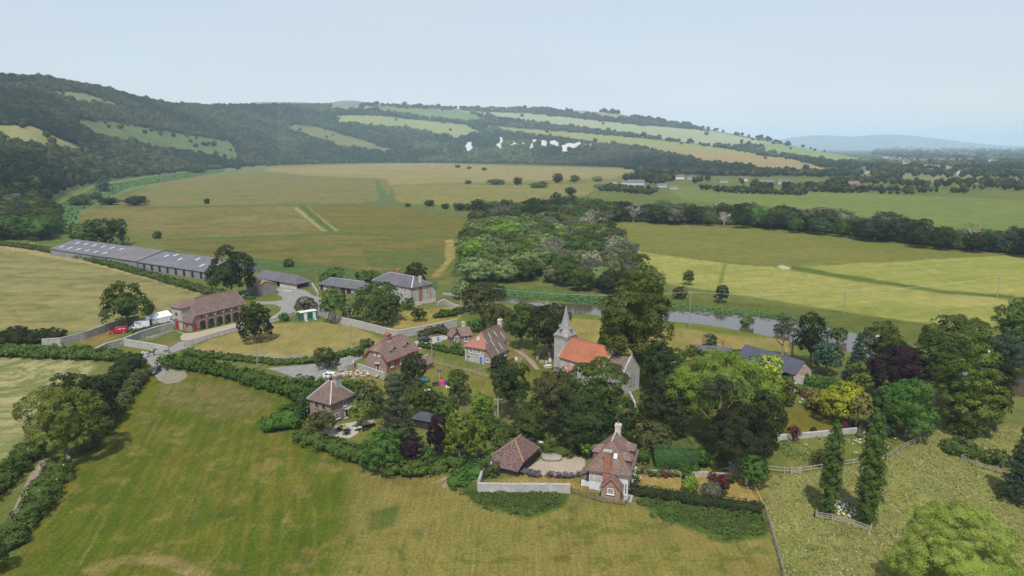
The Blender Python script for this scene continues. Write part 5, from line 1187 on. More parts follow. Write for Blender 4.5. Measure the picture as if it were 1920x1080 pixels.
def church():
    r = house(1047.6, 693, -47, 'church', 'small flint church with orange tiled nave and shingled spire', 'church')
    x0, x1, yc, hw, ze, zr = 3.9, 17.2, .2, 4.1, 5.4, 9.2
    m = MB(); gwall(m, x0, x1, yc-hw, yc+hw, ze, zr); m.build('nave_wall', FLINTW, r)
    m = MB(); gable(m, x0, x1, yc-hw, yc+hw, ze, zr, .3); m.build('nave_roof', TILEO, r)
    m = MB()
    for x in (x1+.22, x0-.22):
        k = .35; m.bar((x,yc-hw-k,ze-.3),(x,yc,zr+.12),.3,.22); m.bar((x,yc,zr+.12),(x,yc+hw+k,ze-.3),.3,.22)
    m.build('coping', CONC, r); ridgecap(r, [(x0,yc,zr+.05),(x1,yc,zr+.05)], TILEO, .22)
    m = MB(); gwall(m, x1, 22.2, yc-2.7, yc+2.7, 5.0, 8.0, False, True); m.build('chancel_wall', FLINTW, r)
    m = MB(); gable(m, x1, 22.2, yc-2.7, yc+2.7, 5.0, 8.1, .15); m.build('chancel_roof', TILER, r)
    m = MB(); m.ext([(22.05,yc-2.95,5.0),(22.05,yc+2.95,5.0),(22.05,yc,8.5)], (.45,0,0)); m.box(22.05, 22.5, yc-2.95, yc+2.95, 0, 5.0); m.build('gable_parapet', FLINTW, r)
    m = MB(); m.bar((22.28,yc-3.1,4.95),(22.28,yc,8.6),.6,.15); m.bar((22.28,yc,8.6),(22.28,yc+3.1,4.95),.6,.15); m.box(22.1,22.45,yc-.2,yc+.2,8.5,9.1); m.build('gable_coping', CONC, r)
    for y in (-.9, 0, .9): window(r, 'r', 22.5, yc+y, 1.8, .38, 2.2+(0.5 if y == 0 else 0), (1,1), frame=CONC, name='lancet_window')
    # tower and spire
    tx, ty, t = 2.0, .2, 2.0
    m = MB(); m.box(tx-t, tx+t, ty-t, ty+t, 0, 9.6); m.build('tower', FLINTW, r)
    m = MB(); m.box(tx-t-.18, tx+t+.18, ty-t-.18, ty+t+.18, 9.3, 9.65); 
    for i in range(5):
        for sx in (-1, 1): m.box(tx-t+.1+i*.9, tx-t+.35+i*.9, ty+sx*(t+.12)-.12, ty+sx*(t+.12)+.12, 9.0, 9.3); m.box(tx+sx*(t+.12)-.12, tx+sx*(t+.12)+.12, ty-t+.1+i*.9, ty-t+.35+i*.9, 9.0, 9.3)
    m.build('corbel_table', STONEW, r)
    h0, h1, e = 9.66, 17.0, 2.3; zz = [(h0, e), (11.0, 1.5), (13.2, .84), (h1, .02)]
    m = MB(); ang = [R_(22.5+45*i) for i in range(8)]
    rings = []
    for q, (z, rr) in enumerate(zz):
        if q == 0: ring = []
        k = len(m.v)
        for i, a in enumerate(ang):
            c, s_ = math.cos(a), math.sin(a); rad = rr/ (math.cos(R_(22.5)) if q else 1)
            if q == 0: m.v.append((tx+(e if c > 0 else -e)*(1 if abs(c) > abs(s_) else .72), ty+(e if s_ > 0 else -e)*(1 if abs(s_) > abs(c) else .72), z))
            else: m.v.append((tx+c*rad, ty+s_*rad, z))
        rings.append(k)
    for a, b in zip(rings[:-1], rings[1:]):
        for i in range(8): j = (i+1) % 8; m.f.append((a+i, a+j, b+j, b+i))
    m.f.append(tuple(rings[0]+i for i in range(8))[::-1]); m.f.append(tuple(rings[-1]+i for i in range(8)))
    m.build('spire', SHINGLE, r)
    for (f, dx, dy) in (('f',0,-2.02),('r',2.02,0),('l',-2.02,0),('b',0,2.02)):
        o = window(r, f, tx+dx, ty+dy, 10.2, .35, 1.1, (1,1), frame=SHINGLE, sill=False, name='louvre'); 
        g = MB(); g.ext([(-.35,-.12,11.25),(.35,-.12,11.25),(0,-.12,11.75)], (0,1.0,0)); g.build('gablet', SHINGLE, o)
    m = MB(); m.tube([(tx,ty,17),(tx,ty,17.7)], [.03,.03], 5); m.bar((tx-.25,ty,17.35),(tx+.25,ty,17.35),.04); m.build('finial', IRON, r)
    # porch on the near side
    m = MB(); m.box(6.6, 9.4, yc-hw-2.8, yc-hw-.01, 0, 2.6); m.ext([(6.6,yc-hw-2.8,2.59),(9.4,yc-hw-2.8,2.59),(8,yc-hw-2.8,4.2)], (0,2.7,0)); m.build('porch_wall', FLINTW, r)
    m = MB(); roofslab(m, [(6.3,yc-hw-3.05,2.4),(8,yc-hw-3.05,4.4),(8,yc-hw,4.4),(6.3,yc-hw,2.4)], .15); roofslab(m, [(8,yc-hw-3.05,4.4),(9.7,yc-hw-3.05,2.4),(9.7,yc-hw,2.4),(8,yc-hw,4.4)], .15); m.build('porch_roof', surf('mottled_porch_tiles', (.22,.08,.06), (.36,.15,.11), .7, (.5,.42,.38), 2.2), r)
    window(r, 'f', 13.0, yc-hw, 1.6, .6, 1.8, (1,1), frame=CONC, name='lancet_window')
church()
def hipcottage():
    r = house(621.5, 798, -32, 'hip_roofed_cottage', 'square brown brick cottage with steep hipped tile roof and tall chimney', 'house')
    m = MB(); m.box(-6.0, 0, 0, 6.3, 0, 4.7); m.build('wall', BROWNB, r)
    m = MB(); c = (-3.0, 3.15, 8.1); A = [(-6.4,-.4,4.6),(.4,-.4,4.6),(.4,6.7,4.6),(-6.4,6.7,4.6)]; c0, c1 = (-3.4,3.15,8.1), (-2.6,3.15,8.1)
    roofslab(m, [A[0],A[1],c1,c0]); roofslab(m, [A[1],A[2],c1]); roofslab(m, [A[2],A[3],c0,c1]); roofslab(m, [A[3],A[0],c0]); m.build('roof', TILE, r)
    ridgecap(r, [(-6.4,-.4,4.65),c0], LEAD, .22); ridgecap(r, [c1,(.4,6.7,4.65)], LEAD, .22); ridgecap(r, [(.4,-.4,4.65),c1], surf('pale_lichen', (.3,.25,.2), (.45,.42,.38), 2), .24)
    c = chimney(r, -1.9, 4.0, 6.2, 9.4, .9, 1.5, STONEW, 2); MB().box(-2.45, -1.35, 3.15, 4.85, 8.6, 9.0).build('brick_band', REDB, c)
    window(r, 'f', -3.9, 0, 3.0, .9, 1.2, (1,1), frame=BROWNB); window(r, 'f', -1.9, 0, 3.0, .9, 1.2, (1,1), frame=BROWNB); window(r, 'r', 0, 3.9, 2.9, .7, 1.2, (1,2), frame=WHITE)
    window(r, 'r', 0, 1.7, .9, 1.3, 1.2, (2,2), surround=REDB); window(r, 'r', 0, 4.2, .3, .9, 1.9, (1,1), frame=WHITE)
    m = MB(); m.box(.01, 1.1, 3.4, 6.2, 2.35, 2.5); m.build('porch_hood', SHINGLE, r)
    q = MB()
    for i in range(4):
        q.box(-7.9, -7.82, .8+i*1.0, .88+i*1.0, 0, 2.0)
    q.box(-7.95, -7.8, .75, 4.0, 1.95, 2.05); q.box(-7.95, -7.8, .75, 4.0, 0, .5); roofslab(q, [(-7.95,.7,2.0),(-6.02,.7,2.9),(-6.02,4.0,2.9),(-7.95,4.0,2.0)], .06); q.build('conservatory', WHITE, r)
    MB().box(-7.86, -7.84, .9, 3.9, .5, 1.95).build('conservatory_glass', DARKGLASS, r)
    o = house(668, 762, -32, 'store', 'low stone store with pale roof behind the hip-roofed cottage', 'shed')
    m = MB(); gwall(m, 0, 3.2, 0, 2.6, 1.9, 2.7); m.build('wall', STONEW, o); m = MB(); gable(m, 0, 3.2, 0, 2.6, 1.9, 2.7, .15); m.build('roof', SLATE, o)
hipcottage()
def garage():
    r = empty('dark_garage', P(977, 887), R_(-27), 'dark weatherboarded garage with brown hipped tile roof by the gravel yard', 'garage')
    m = MB(); m.box(-5.2, .3, -.1, 6.2, 0, 2.35); m.box(-4.4, .1, -1.5, -.11, 0, 1.35); m.build('wall', DBOARD, r)
    m = MB(); a, b, c, d, ze, zr = -5.55, .65, -.45, 6.5, 2.3, 4.75; xm = -2.3; r0, r1 = 2.2, 4.6
    roofslab(m, [(b,c,ze),(b,d,ze),(xm,r1,zr),(xm,r0,zr)]); roofslab(m, [(a,d,ze),(a,c,ze),(xm,r0,zr),(xm,r1,zr)]); roofslab(m, [(b,d,ze),(a,d,ze),(xm,r1,zr)])
    s = (zr-ze)/(r0-c); roofslab(m, [(a,c,ze),(-4.7,-1.75,ze-1.3*s+.05),(.3,-1.75,ze-1.3*s+.05),(b,c,ze),(xm,r0,zr)])
    m.build('roof', surf('dark_red_brown_tiles', (.10,.055,.052), (.15,.085,.075), .6, (.2,.15,.13), 3.4, course=.3), r)
    ridgecap(r, [(a,c,ze+.05),(xm,r0,zr+.05),(b,c,ze+.05)], LICHEN, .3); ridgecap(r, [(xm,r0,zr+.05),(xm,r1,zr+.05)], LICHEN, .3)
garage()
def frontcottage():
    r = house(1104, 920, -18, 'tile_hung_cottage', 'front cottage with many-hipped mottled tile roof, white walls and tall brick chimney', 'house')
    Wd, D, ze, zr = 6.3, 9.2, 4.0, 8.1
    m = MB(); m.box(0, Wd, 0, D, 0, ze-.1); m.build('wall', RENDER, r)
    m = MB(); m.box(.15, 2.35, -.06, -.005, 1.9, 3.85); m.build('flint_panel', FLINT, r)
    MB().box(-.03, Wd+.03, -.08, D, 0, .38).build('brick_plinth', BROWNB, r)
    k = .45; a, b, c, d = -k, Wd+k, -k, D+k; xm = Wd/2; r0, r1 = 2.1, 6.6
    m = MB(); roofslab(m, [(a,c,ze-.2),(b,c,ze-.2),(xm,r0,zr)]); roofslab(m, [(b,c,ze-.2),(b,d,ze-.2),(xm,r1,zr),(xm,r0,zr)]); roofslab(m, [(a,d,ze-.2),(a,c,ze-.2),(xm,r0,zr),(xm,r1,zr)]); roofslab(m, [(b,d,ze-.2),(a,d,ze-.2),(xm,r1,zr)])
    m.build('roof', TILER, r); ridgecap(r, [(a,c,ze-.15),(xm,r0,zr+.05),(b,c,ze-.15)], LICHEN, .2); ridgecap(r, [(xm,r0,zr+.05),(xm,r1,zr+.05)], surf('pale_lichen', (1,0,0), (1,0,0)), .24)
    m = MB(); m.box(2.35, 3.55, -.45, .3, 0, 7.3); m.build('front_chimney', REDB, r); MB().box(2.25, 3.65, -.55, .4, 7.3, 7.5).build('chimney_cap', CONC, r)
    chimney(r, xm+.25, 6.9, 7.0, 9.3, .95, .8, CREAM, 1)
    m = MB(); m.tube([(xm+.25,6.9,9.3),(xm+.25,6.9,10.3)], [.02,.02], 4); m.bar((xm-.6,6.9,10.2),(xm+.7,6.9,10.1),.03)
    for i in range(4): m.bar((xm-.5+i*.3,6.7,10.18),(xm-.5+i*.3,7.1,10.18),.02)
    m.build('aerial', IRON, r)
    MB().prism([(3.75,.75,5.9),(4.3,.75,5.9),(4.3,1.15,6.6),(3.75,1.15,6.6)], -.08).build('skylight', plain('skylight_pale', (.6,.66,.7), .3), r)
    # front gabled wing
    m = MB(); m.box(2.4, 5.4, -2.0, -.01, 0, 2.2); m.ext([(2.4,-2.0,2.19),(5.4,-2.0,2.19),(3.9,-2.0,3.65)], (0,2,0)); w = m.build('front_wing', BROWNB, r)
    m = MB(); roofslab(m, [(2.1,-2.25,1.95),(3.9,-2.25,3.85),(3.9,1.0,3.85),(2.1,.2,1.95)]); roofslab(m, [(3.9,-2.25,3.85),(5.7,-2.25,1.95),(5.7,.2,1.95),(3.9,1.0,3.85)]); m.build('wing_roof', TILER, r)
    m = MB(); m.bar((2.15,-2.27,1.95),(3.9,-2.27,3.8),.06,.2); m.bar((3.9,-2.27,3.8),(5.65,-2.27,1.95),.06,.2); m.build('bargeboard', TILEN, r)
    window(r, 'f', 3.9, -2.0, 1.05, 1.05, 1.0, (4,3), surround=REDB); window(r, 'f', 6.0, 0, .3, .35, 2.0, (1,1)); 
    for y in (1.6, 4.2, 6.9): window(r, 'r', Wd, y, 2.2, .9, 1.2, (2,2)); window(r, 'r', Wd, y, .6, .9, 1.2, (2,2))
    def dorm(x, y, face, w, L, hipd):
        d_ = empty('dormer', (x, y, 0), FACE[face]); d_.parent = r; z0 = 4.7
        q = MB(); q.box(-w/2, w/2, 0, L, z0-.8, z0+.85); q.build('cheek', TILER if hipd else TILER, d_)
        q = MB(); e = .25
        A, B = (-w/2-e,-e,z0+.75), (w/2+e,-e,z0+.75); T1, T2 = (0,.9,z0+1.7), (0,L+.6,z0+1.7); C2, D2 = (w/2+e,L,z0+.75), (-w/2-e,L,z0+.75)
        roofslab(q, [A,B,T1], .1); roofslab(q, [B,C2,T2,T1], .1); roofslab(q, [D2,A,T1,T2], .1); q.build('dormer_roof', TILER, d_)
        window(d_, 'f', 0, 0, z0, w*.6, .7, (2,2), frame=plain('brown_frame', (.3,.15,.1)), sill=False)
    dorm(-.05, 4.6, 'l', 2.2, 2.2, True); dorm(Wd+.0, 2.6, 'r', 1.7, 2.2, False); dorm(Wd+.0, 6.8, 'r', 2.2, 2.2, True)
    m = MB(); m.box(-1.5, -.01, 1.2, 3.6, 0, 2.2); m.build('side_porch', surf('porch_boarding', (.16,.11,.09), (.22,.16,.13)), r); m = MB(); roofslab(m, [(-1.8,.95,2.1),(0,.95,3.1),(0,3.9,3.1),(-1.8,3.9,2.1)]); m.build('side_porch_roof', TILE, r); MB().box(-1.56, -.02, 1.15, 1.2, .1, 1.15).build('white_panel', RENDER, r)
    MB().box(5.9, 7.2, -1.9, .3, 0, .25).build('step', CONC, r)
frontcottage()
def slatebarn():
    o = P(1491, 701, 2.5); r = empty('slate_barn', (o.x, o.y, 0), R_(32), 'long low converted barn with blue-grey slate roof and brick gable', 'barn')
    m = MB(); gwall(m, 0, 6.3, 0, 17, 2.5, 2.6, False, False); m.ext([(0,0,2.38),(6.3,0,2.38),(3.15,0,4.85)], (0,.3,0)); m.ext([(0,16.7,2.38),(6.3,16.7,2.38),(3.15,16.7,4.85)], (0,.3,0)); m.build('wall', surf('salmon_brick', (.40,.24,.18), (.50,.32,.25), .9, (.52,.42,.36), 5, course=.35), r)
    m = MB(); roofslab(m, [(-.4,-.2,2.35),(3.15,-.2,5.1),(3.15,17.3,5.1),(-.4,17.3,2.35)]); roofslab(m, [(3.15,-.2,5.1),(6.7,-.2,2.35),(6.7,17.3,2.35),(3.15,17.3,5.1)]); m.build('roof', SLATEB, r)
    window(r, 'f', 2.9, 0, 2.75, .55, 1.1, (1,1), frame=LEAD)
    for y in (2.6, 5.6, 8.6): window(r, 'l', 0, y, .3, 1.8, 1.8, (2,1), frame=IRON)
    for y in (1.0, 4.1, 7.1, 10): MB().box(-.1, .05, y-.12, y+.12, 0, 2.35).build('post', LEAD, r)
slatebarn()
def hidden():
    r = house(1340, 672, -20, 'hidden_house', 'house almost hidden by trees, only red chimneys and ridge showing', 'house')
    m = MB(); gwall(m, -5, 4, 0, 5, 1.9, 2.7); m.build('wall', BROWNB, r); m = MB(); gable(m, -5, 4, 0, 5, 1.9, 2.7); m.build('roof', SLATE, r)
    chimney(r, -3.2, 2.5, 3, 4.6, .9, .7, REDB, 2); chimney(r, 1.8, 2.5, 3, 4.4, .6, .6, REDB, 1)
hidden()
def blackshed():
    r = house(772, 800, -25, 'black_shed', 'black felt-roofed shed among the shrubs below the play garden', 'shed')
    m = MB(); gwall(m, 0, 4.2, 0, 3.2, 2.0, 2.9); m.build('wall', DBOARD, r); m = MB(); hip(m, 0, 4.2, 0, 3.2, 2.0, 3.0, 1.2, 1.2, .25, .1); m.build('roof', surf('black_felt', (.045,.048,.055), (.07,.072,.08), .8), r)
blackshed()
def gardenshed():
    r = house(1368, 895, -12, 'garden_shed', 'tiny brick garden shed with flat grey roof at the lawn corner', 'shed')
    m = MB(); m.box(0, 1.9, 0, 1.8, 0, 1.9); m.build('wall', BROWNB, r); MB().box(-.12, 2.02, -.12, 1.95, 1.9, 2.02).build('roof', SHINGLE, r); door(r, 'l', 0, .9, .75, 1.6, TIMBER)
gardenshed()
def cabin():
    r = house(565, 603, 40, 'toilet_cabin', 'dark green portable cabin with pale flat roof and white doors', 'cabin')
    GC = plain('cabin_green', (.012,.09,.06), .5)
    m = MB(); m.box(0, 5.6, 0, 2.6, .35, 2.75); m.build('body', GC, r); MB().box(-.1, 5.7, -.1, 2.7, 2.75, 2.9).build('roof', plain('cabin_roof', (.55,.54,.46), .7), r)
    door(r, 'f', 1.5, 0, .75, 1.95, WHITE, z=.4); door(r, 'f', 4.5, 0, .7, 1.95, WHITE, z=.4); MB().box(-.15, 5.6, -.12, -.07, .05, .5).build('skirt', plain('teal_skirt', (.04,.22,.2), .6), r)
    for x in (1.5, 4.5):
        s = MB(); s.box(x-.4, x+.4, -.95, -.13, 0, .2); s.box(x-.4, x+.4, -.5, -.131, .2, .38); s.build('step', LEAD, r)
    for x in (.0, .75, 2.3, 3.9, 5.6): MB().box(x-.03, x+.03, -.03, -.005, .4, 2.7).build('trim', plain('cabin_trim', (.3,.36,.34)), r)
cabin()
def marquee():
    r = house(289, 611, 60, 'marquee', 'white framed marquee tent beside the barn tower', 'tent'); r.rotation_euler.z = R_(58)
    TENT = surf('tent_fabric', (.74,.76,.78), (.80,.81,.82), .4, None, 2, rough=.5)
    m = MB(); m.box(0, 6.4, 0, 5.4, 0, 2.2); m.ext([(0,0,2.19),(0,5.4,2.19),(0,2.7,3.3)], (.05,0,0)); m.build('side_walls', TENT, r)
    m = MB(); gable(m, 0, 6.4, 0, 5.4, 2.2, 3.4, .06, .05); m.build('roof', TENT, r); door(r, 'l', 0, 1.4, 1.2, 1.9, plain('dark_opening', (.05,.01,.015)), TENT, name='doorway')
marquee()
# ---- distant village and farm
def farhouse(px, py, w, d, ze, zr, ang, wall, roof, label, cat='house', ch=1, name='distant_house', hipd=0):
    r = empty(name, P(px, py), R_(ang), label, cat)
    m = MB(); gwall(m, -w/2, w/2, -d/2, d/2, ze, zr, not hipd, not hipd); m.build('wall', wall, r); m = MB(); hip(m, -w/2, w/2, -d/2, d/2, ze, zr, hipd, hipd, .4); m.build('roof', roof, r)
    if ch: chimney(r, w*.32, 0, zr-1, zr+1.3, 1.1, .9, REDB, 1)
    if ch:
        for x in (-w*.3, 0, w*.3): window(r, 'f', x, -d/2, .9, 1.1, 1.2, (1,1)); 
        if ze > 4: 
            for x in (-w*.3, w*.3): window(r, 'f', x, -d/2, 3.4, 1.1, 1.2, (1,1))
WT, CR, BB, SL, TL, TR = RENDER, CREAM, BROWNB, SLATE, TILE, TILER
for a in [
 (1152,344,8,6,3,4.5,-10,CR,SL,'small grey-roofed farm building, far left of the distant farmyard','barn',0),
 (1173,345,14,8,3,5,-10,CR,SHEETB,'low farm shed left of the big open barn','barn',0),
 (1192,347,24,16,4.5,8,-8,LEAD,SHEET,'big open-sided barn of the distant farmyard','barn',0),
 (1240,351,14,9,3.5,5.5,10,LEAD,SHEET,'small sheeted barn right of the pale farmyard','barn',0),
 (1262,354,12,6,2.5,4,5,CR,SHEETB,'low shed at the right end of the distant farmyard','barn',0),
 (1270,336,22,8,5,8,-6,WT,TL,'long white-walled farmhouse with red-brown roof among trees','house',1),
 (1296,336,14,8,3,6.5,-5,CR,SL,'grey-roofed annexe beside the long white farmhouse','barn',0),
 (1355,342,13,9,3,6,5,CR,SL,'grey-roofed bungalow left of the small white house','house',1),
 (1394,340,12,7,5,7.5,-5,WT,TL,'small square white house in the hedged row','house',1),
 (1432,346,26,14,4,7,-8,TILEN,SHEETB,'orange-brick barn with grey roof in the row','barn',0),
 (1470,345,20,12,4,6.5,-8,CR,SHEET,'long grey barn behind the orange-brick one','barn',0),
 (1532,352,14,10,5,9,20,WT,TR,'gabled pinkish-roofed house right of the barns','house',1),
 (1600,350,14,8,4.5,8,-15,BB,TR,'red-roofed house left of the tall orange gable','house',1),
 (1632,351,5,6,4,7.5,60,TILEN,TILEO,'narrow orange gabled outbuilding','barn',0),
 (1584,321,10,8,5,8,0,WT,TR,'white gabled house left of the distant village','house',1),
 (1618,319,11,9,5,9,20,BB,TL,'brown-roofed house next in the distant village','house',1),
 (1566,320,10,8,3,6,10,CR,SL,'grey cottage at the village left end','house',1),
 (1625,324,10,6,3,5,0,WT,SL,'low white building below the brown-roofed house','house',0),
 (1688,320,30,9,4.5,8,-3,BB,TR,'long red-roofed terrace in the distant village','house',1),
 (1715,321,18,9,4.5,8,-3,BB,TL,'shorter terrace right of the long red-roofed one','house',1),
 (1752,324,26,12,5,9.5,-3,CR,SL,'large grey-roofed school-like building','house',1),
 (1769,325,10,9,5,9,-20,CR,TR,'pink gabled house right of the large grey one','house',1),
 (1797,328,9,7,6,10,60,WT,TR,'bright white twin gabled house at the village right end','house',1),
 (1805,327,10,8,6,10,0,WT,TR,'red roof behind the white twin gables','house',1),
]: farhouse(*a)
rv = random.Random(9)
for i in range(44):                                      # roofs of the village further off
    px, py = rv.uniform(1660, 1870), rv.uniform(296, 305); p = P(px, py)
    r = empty('village_house', p, rv.uniform(-.5, .5), 'tiny pale or pinkish roofed house of the far village', 'house', 'houses of the far village')
    w = rv.uniform(14, 26); m = MB(); gwall(m, -w/2, w/2, -5, 5, 7, 11); m.build('wall', rv.choice([WT, CR, BB]), r); m = MB(); hip(m, -w/2, w/2, -5, 5, 7, 11.5, 0, 0, .4); m.build('roof', rv.choice([TR, TR, SL, TL]), r)
# ------------------------------------------------------------------ walls, fences, poles
def wall(pts, h, t, mat, label, coping=None, name='stone_wall'):
    W3 = [P(x, y) for x, y in pts]; o = W3[0].copy(); m = MB(); c = MB(); hs = h if isinstance(h, (list, tuple)) else [h]*len(pts)
    for i, (a, b) in enumerate(zip(W3[:-1], W3[1:])):
        a = a-o; b = b-o; u = (b-a).normalized(); n = Vector((-u.y, u.x, 0))*t/2; e = u*(t/2 if i else 0)
        n0 = len(m.v); 
        for (p, hh) in ((a-e, hs[i]), (b, hs[i+1])):
            for s, z in ((-1, 0), (1, 0), (1, hh), (-1, hh)): m.v.append(tuple(p+n*s+Vector((0,0,z))))
        f = n0; m.f += [(f,f+1,f+2,f+3),(f+7,f+6,f+5,f+4),(f,f+3,f+7,f+4),(f+1,f+5,f+6,f+2),(f+3,f+2,f+6,f+7)]
        if coping: c.ext([a-e+n*1.25+Vector((0,0,hs[i]+.003)), a-e-n*1.25+Vector((0,0,hs[i]+.003)), a-e-n*.6+Vector((0,0,hs[i]+.16)), a-e+n*.6+Vector((0,0,hs[i]+.16))], b-a+e+Vector((0,0,hs[i+1]-hs[i])))
    r = empty(name, o, 0, label, 'wall'); m.build('masonry', mat, r)
    if coping: c.build('coping', coping, r)
    return r
wall([(80,650),(115,648),(160,636),(205,620),(232,610),(262,604)], 2.3, .5, STONEW, 'long brown stone wall behind the red van')
wall([(178,668),(200,657),(232,648),(262,635),(300,623),(325,617)], 2.0, .5, STONEW, 'curved grey stone wall running up to the barn tower', CONC)
wall([(233,648),(275,655),(317,663)], 1.9, .45, FLINTW, 'pale flint wall with square end by the riders', CONC)
wall([(275,637),(300,631),(325,623)], .7, .4, STONEW, 'low kerb wall along the short clipped hedge')
wall([(447,566),(455,562),(468,556)], 1.6, .4, STONEW, 'short grey wall between arcaded barn and weatherboard shed')
wall([(505,602),(530,597),(553,592)], [.5,1.3,1.5], .5, STONEW, 'broken stone wall left of the green cabin')
wall([(590,586),(620,600),(645,608),(680,616),(720,627),(748,634)], 2.1, .5, FLINTW, 'long curving flint wall round the farmhouse garden', CONC)
wall([(748,634),(790,626),(830,618),(856,612)], 2.3, .5, FLINTW, 'pale garden wall with a dark doorway, behind the black car', CONC)
wall([(820,574),(832,571),(850,578),(876,584)], [1.4,2.0,1.6,1.6], .5, STONEW, 'pinkish stone wall right of the farmhouse')
wall([(585,538),(592,548),(597,556)], 1.6, .5, STONEW, 'short sloping wall end by the low stable', CONC)
wall([(671,694),(690,700),(712,708),(722,712)], 1.6, .4, STONEW, 'stone wall along the brick cottage front yard', CONC)
wall([(633,697),(650,694),(662,690),(664,684)], 1.3, .5, STONEW, 'broken stone wall by the white car')
wall([(897,921),(903,900)], 1.5, .4, FLINTW, 'short end of the white-topped flint wall', CONC)
wall([(896,922),(960,923),(1030,923),(1069,924)], 1.45, .4, FLINTW, 'long straight pale flint wall below the gravel yard', CONC)
wall([(903,896),(930,872)], 1.2, .35, FLINTW, 'sloping white-capped wall left of the dark garage', RENDER)
wall([(958,838),(1000,838),(1018,846)], 1.6, .4, STONEW, 'white-capped wall behind the dark garage', RENDER)
wall([(1442,827),(1500,822),(1560,816),(1605,812)], 1.0, .4, FLINTW, 'low pale wall between the far lawn and the rough grass', CONC)
wall([(1490,737),(1488,718),(1524,722)], 1.8, .35, FLINTW, 'grey garden wall corner near the slate barn', CONC)
wall([(1252,690),(1266,690)], 1.5, .5, STONEW, 'rounded stone wall end beside the huge chestnut', CONC)
wall([(1180,746),(1187,760),(1190,768)], 1.5, .4, FLINTW, 'flint buttress-like wall below the chancel')
wall([(1206,889),(1255,892),(1330,893),(1368,896)], .8, .4, STONEW, 'low stone terrace wall behind the flower border')
mb = MB(); q = P(829, 618.5); mb.box(-.5, .5, -.32, -.26, 0, 1.9); d_ = mb.build('garden_doorway', BLACK); d_.location = q; d_.rotation_euler = (0,0,R_(36)); tag(d_, 'dark doorway in the pale garden wall', 'door')
def fence(pts, label, h=1.15, rails=3, sp=2.2, mat=None, name='rail_fence', rw=.11, pw=.13, hollow=0):
    W3 = [P(x, y) for x, y in pts]; o = W3[0].copy(); r = empty(name, o, 0, label, 'fence'); rl = MB(); k = 0; cnt = 0
    for a, b in zip(W3[:-1], W3[1:]):
        a = a-o; b = b-o; L = (b-a).length; n = max(1, round(L/sp))
        for i in range(n+(1 if b == W3[-1]-o else 0)):
            p = a+(b-a)*i/n
            if cnt < 99: MB().box(p.x-pw/2, p.x+pw/2, p.y-pw/2, p.y+pw/2, 0, h+.08).build('post', mat or PALEWOOD, r); cnt += 1
        for j in range(rails): z = h*(j+1)/rails-.06; rl.bar(a+Vector((0,0,z)), b+Vector((0,0,z)), .05, rw)
    rl.build('rails', mat or PALEWOOD, r); return r
fence([(349,656),(380,663),(420,668),(470,671),(540,674),(590,671),(630,663),(660,655),(680,649)], 'long pale rail fence curving under the paddock', sp=2.4, rw=.13)
fence([(346,652),(375,643),(410,632),(443,622)], 'brown-grey rail fence along the barn forecourt', mat=TIMBER, sp=2.6)
fence([(56,458),(70,462),(98,472)], 'yellowish rail fence at the left end of the barns', mat=YELWOOD, sp=2.5)
fence([(805,680),(850,692),(890,702),(922,713),(950,722)], 'low rough fence dividing the cottage gardens', mat=TIMBER, h=.9, rails=2)
fence([(1022,836),(1060,846),(1090,852),(1112,858)], 'dark brown fence behind the gravel yard', mat=BROWNWOOD, h=1.3, rw=.16)
fence([(1072,924),(1100,934),(1130,943),(1172,948),(1180,940)], 'thin brown fence round the front cottage corner', mat=BROWNWOOD, h=.9, sp=1.6, rw=.08)
fence([(1436,884),(1470,888),(1483,888)], 'pale rail fence left of the small field gate', mat=PALEWOOD, rails=2)
fence([(1498,888),(1540,882),(1600,872),(1660,864)], 'pale rail fence right of the small field gate', mat=PALEWOOD, rails=2)
fence([(1660,864),(1690,845),(1725,828),(1745,808),(1764,798)], 'double rail fence climbing to the right-hand grove', mat=TIMBER, rails=2)
fence([(1527,970),(1560,976),(1600,987),(1630,998),(1638,985),(1634,968),(1622,955),(1594,944),(1565,948),(1540,955),(1527,970)], 'pale rail fence enclosing the two poplars', mat=PALEWOOD, h=1.0)
fence([(1410,908),(1420,930),(1432,955)], 'straw-coloured fence at the right side of the lawn', mat=YELWOOD, h=.8, rails=2)
fence([(1432,955),(1442,985),(1452,1020),(1462,1055),(1472,1095)], 'grey rail fence running to the bottom edge', mat=TIMBER, sp=2.6)
fence([(1840,852),(1802,862),(1830,875),(1870,886),(1910,900)], 'weathered fence of the small pen at right', mat=TIMBER, h=.9, rails=2)
fence([(1590,812),(1612,808),(1625,800)], 'short garden fence below the white pergola', mat=TIMBER, h=.9, rails=2)
fence([(0,466),(60,474),(170,498),(250,522),(330,545),(372,556)], 'thin post fence along the long field hedge', mat=TIMBER, rails=1, sp=5, h=1.0, rw=.04)
fence([(880,708),(885,700),(930,690)], 'small fence by the flint cottage lawn', mat=TIMBER, rails=1, h=.8)
def gate(px, py, ang, w, mat, label, h=1.15, name='field_gate'):
    r = empty(name, P(px, py), R_(ang), label, 'gate'); m = MB()
    for z in (.2, .45, .7, h): m.box(0, w, -.03, .03, z-.05, z+.05)
    for x in (0, w): m.box(x-.05, x+.05, -.035, .035, .1, h+.1)
    m.bar((0,0,.2),(w,0,h),.06,.08); m.build('leaf', mat, r)
    for x in (-.12, w+.12): MB().box(x-.09, x+.09, -.09, .09, 0, h+.3).build('post', mat, r)
gate(1484, 889, 8, 1.5, PALEWOOD, 'small pale wooden gate in the rail fence')
gate(305, 690, -15, 2.6, LEAD, 'grey metal field gate beside the long leafy hedge')
r = empty('board_gate', P(901, 858), R_(65), 'dark boarded panel gate at the dirt footpath', 'gate')
for i in range(7): MB().box(i*.32, i*.32+.28, -.04, .04, 0, 1.9-.06*abs(i-3)).build('board', BROWNWOOD, r)
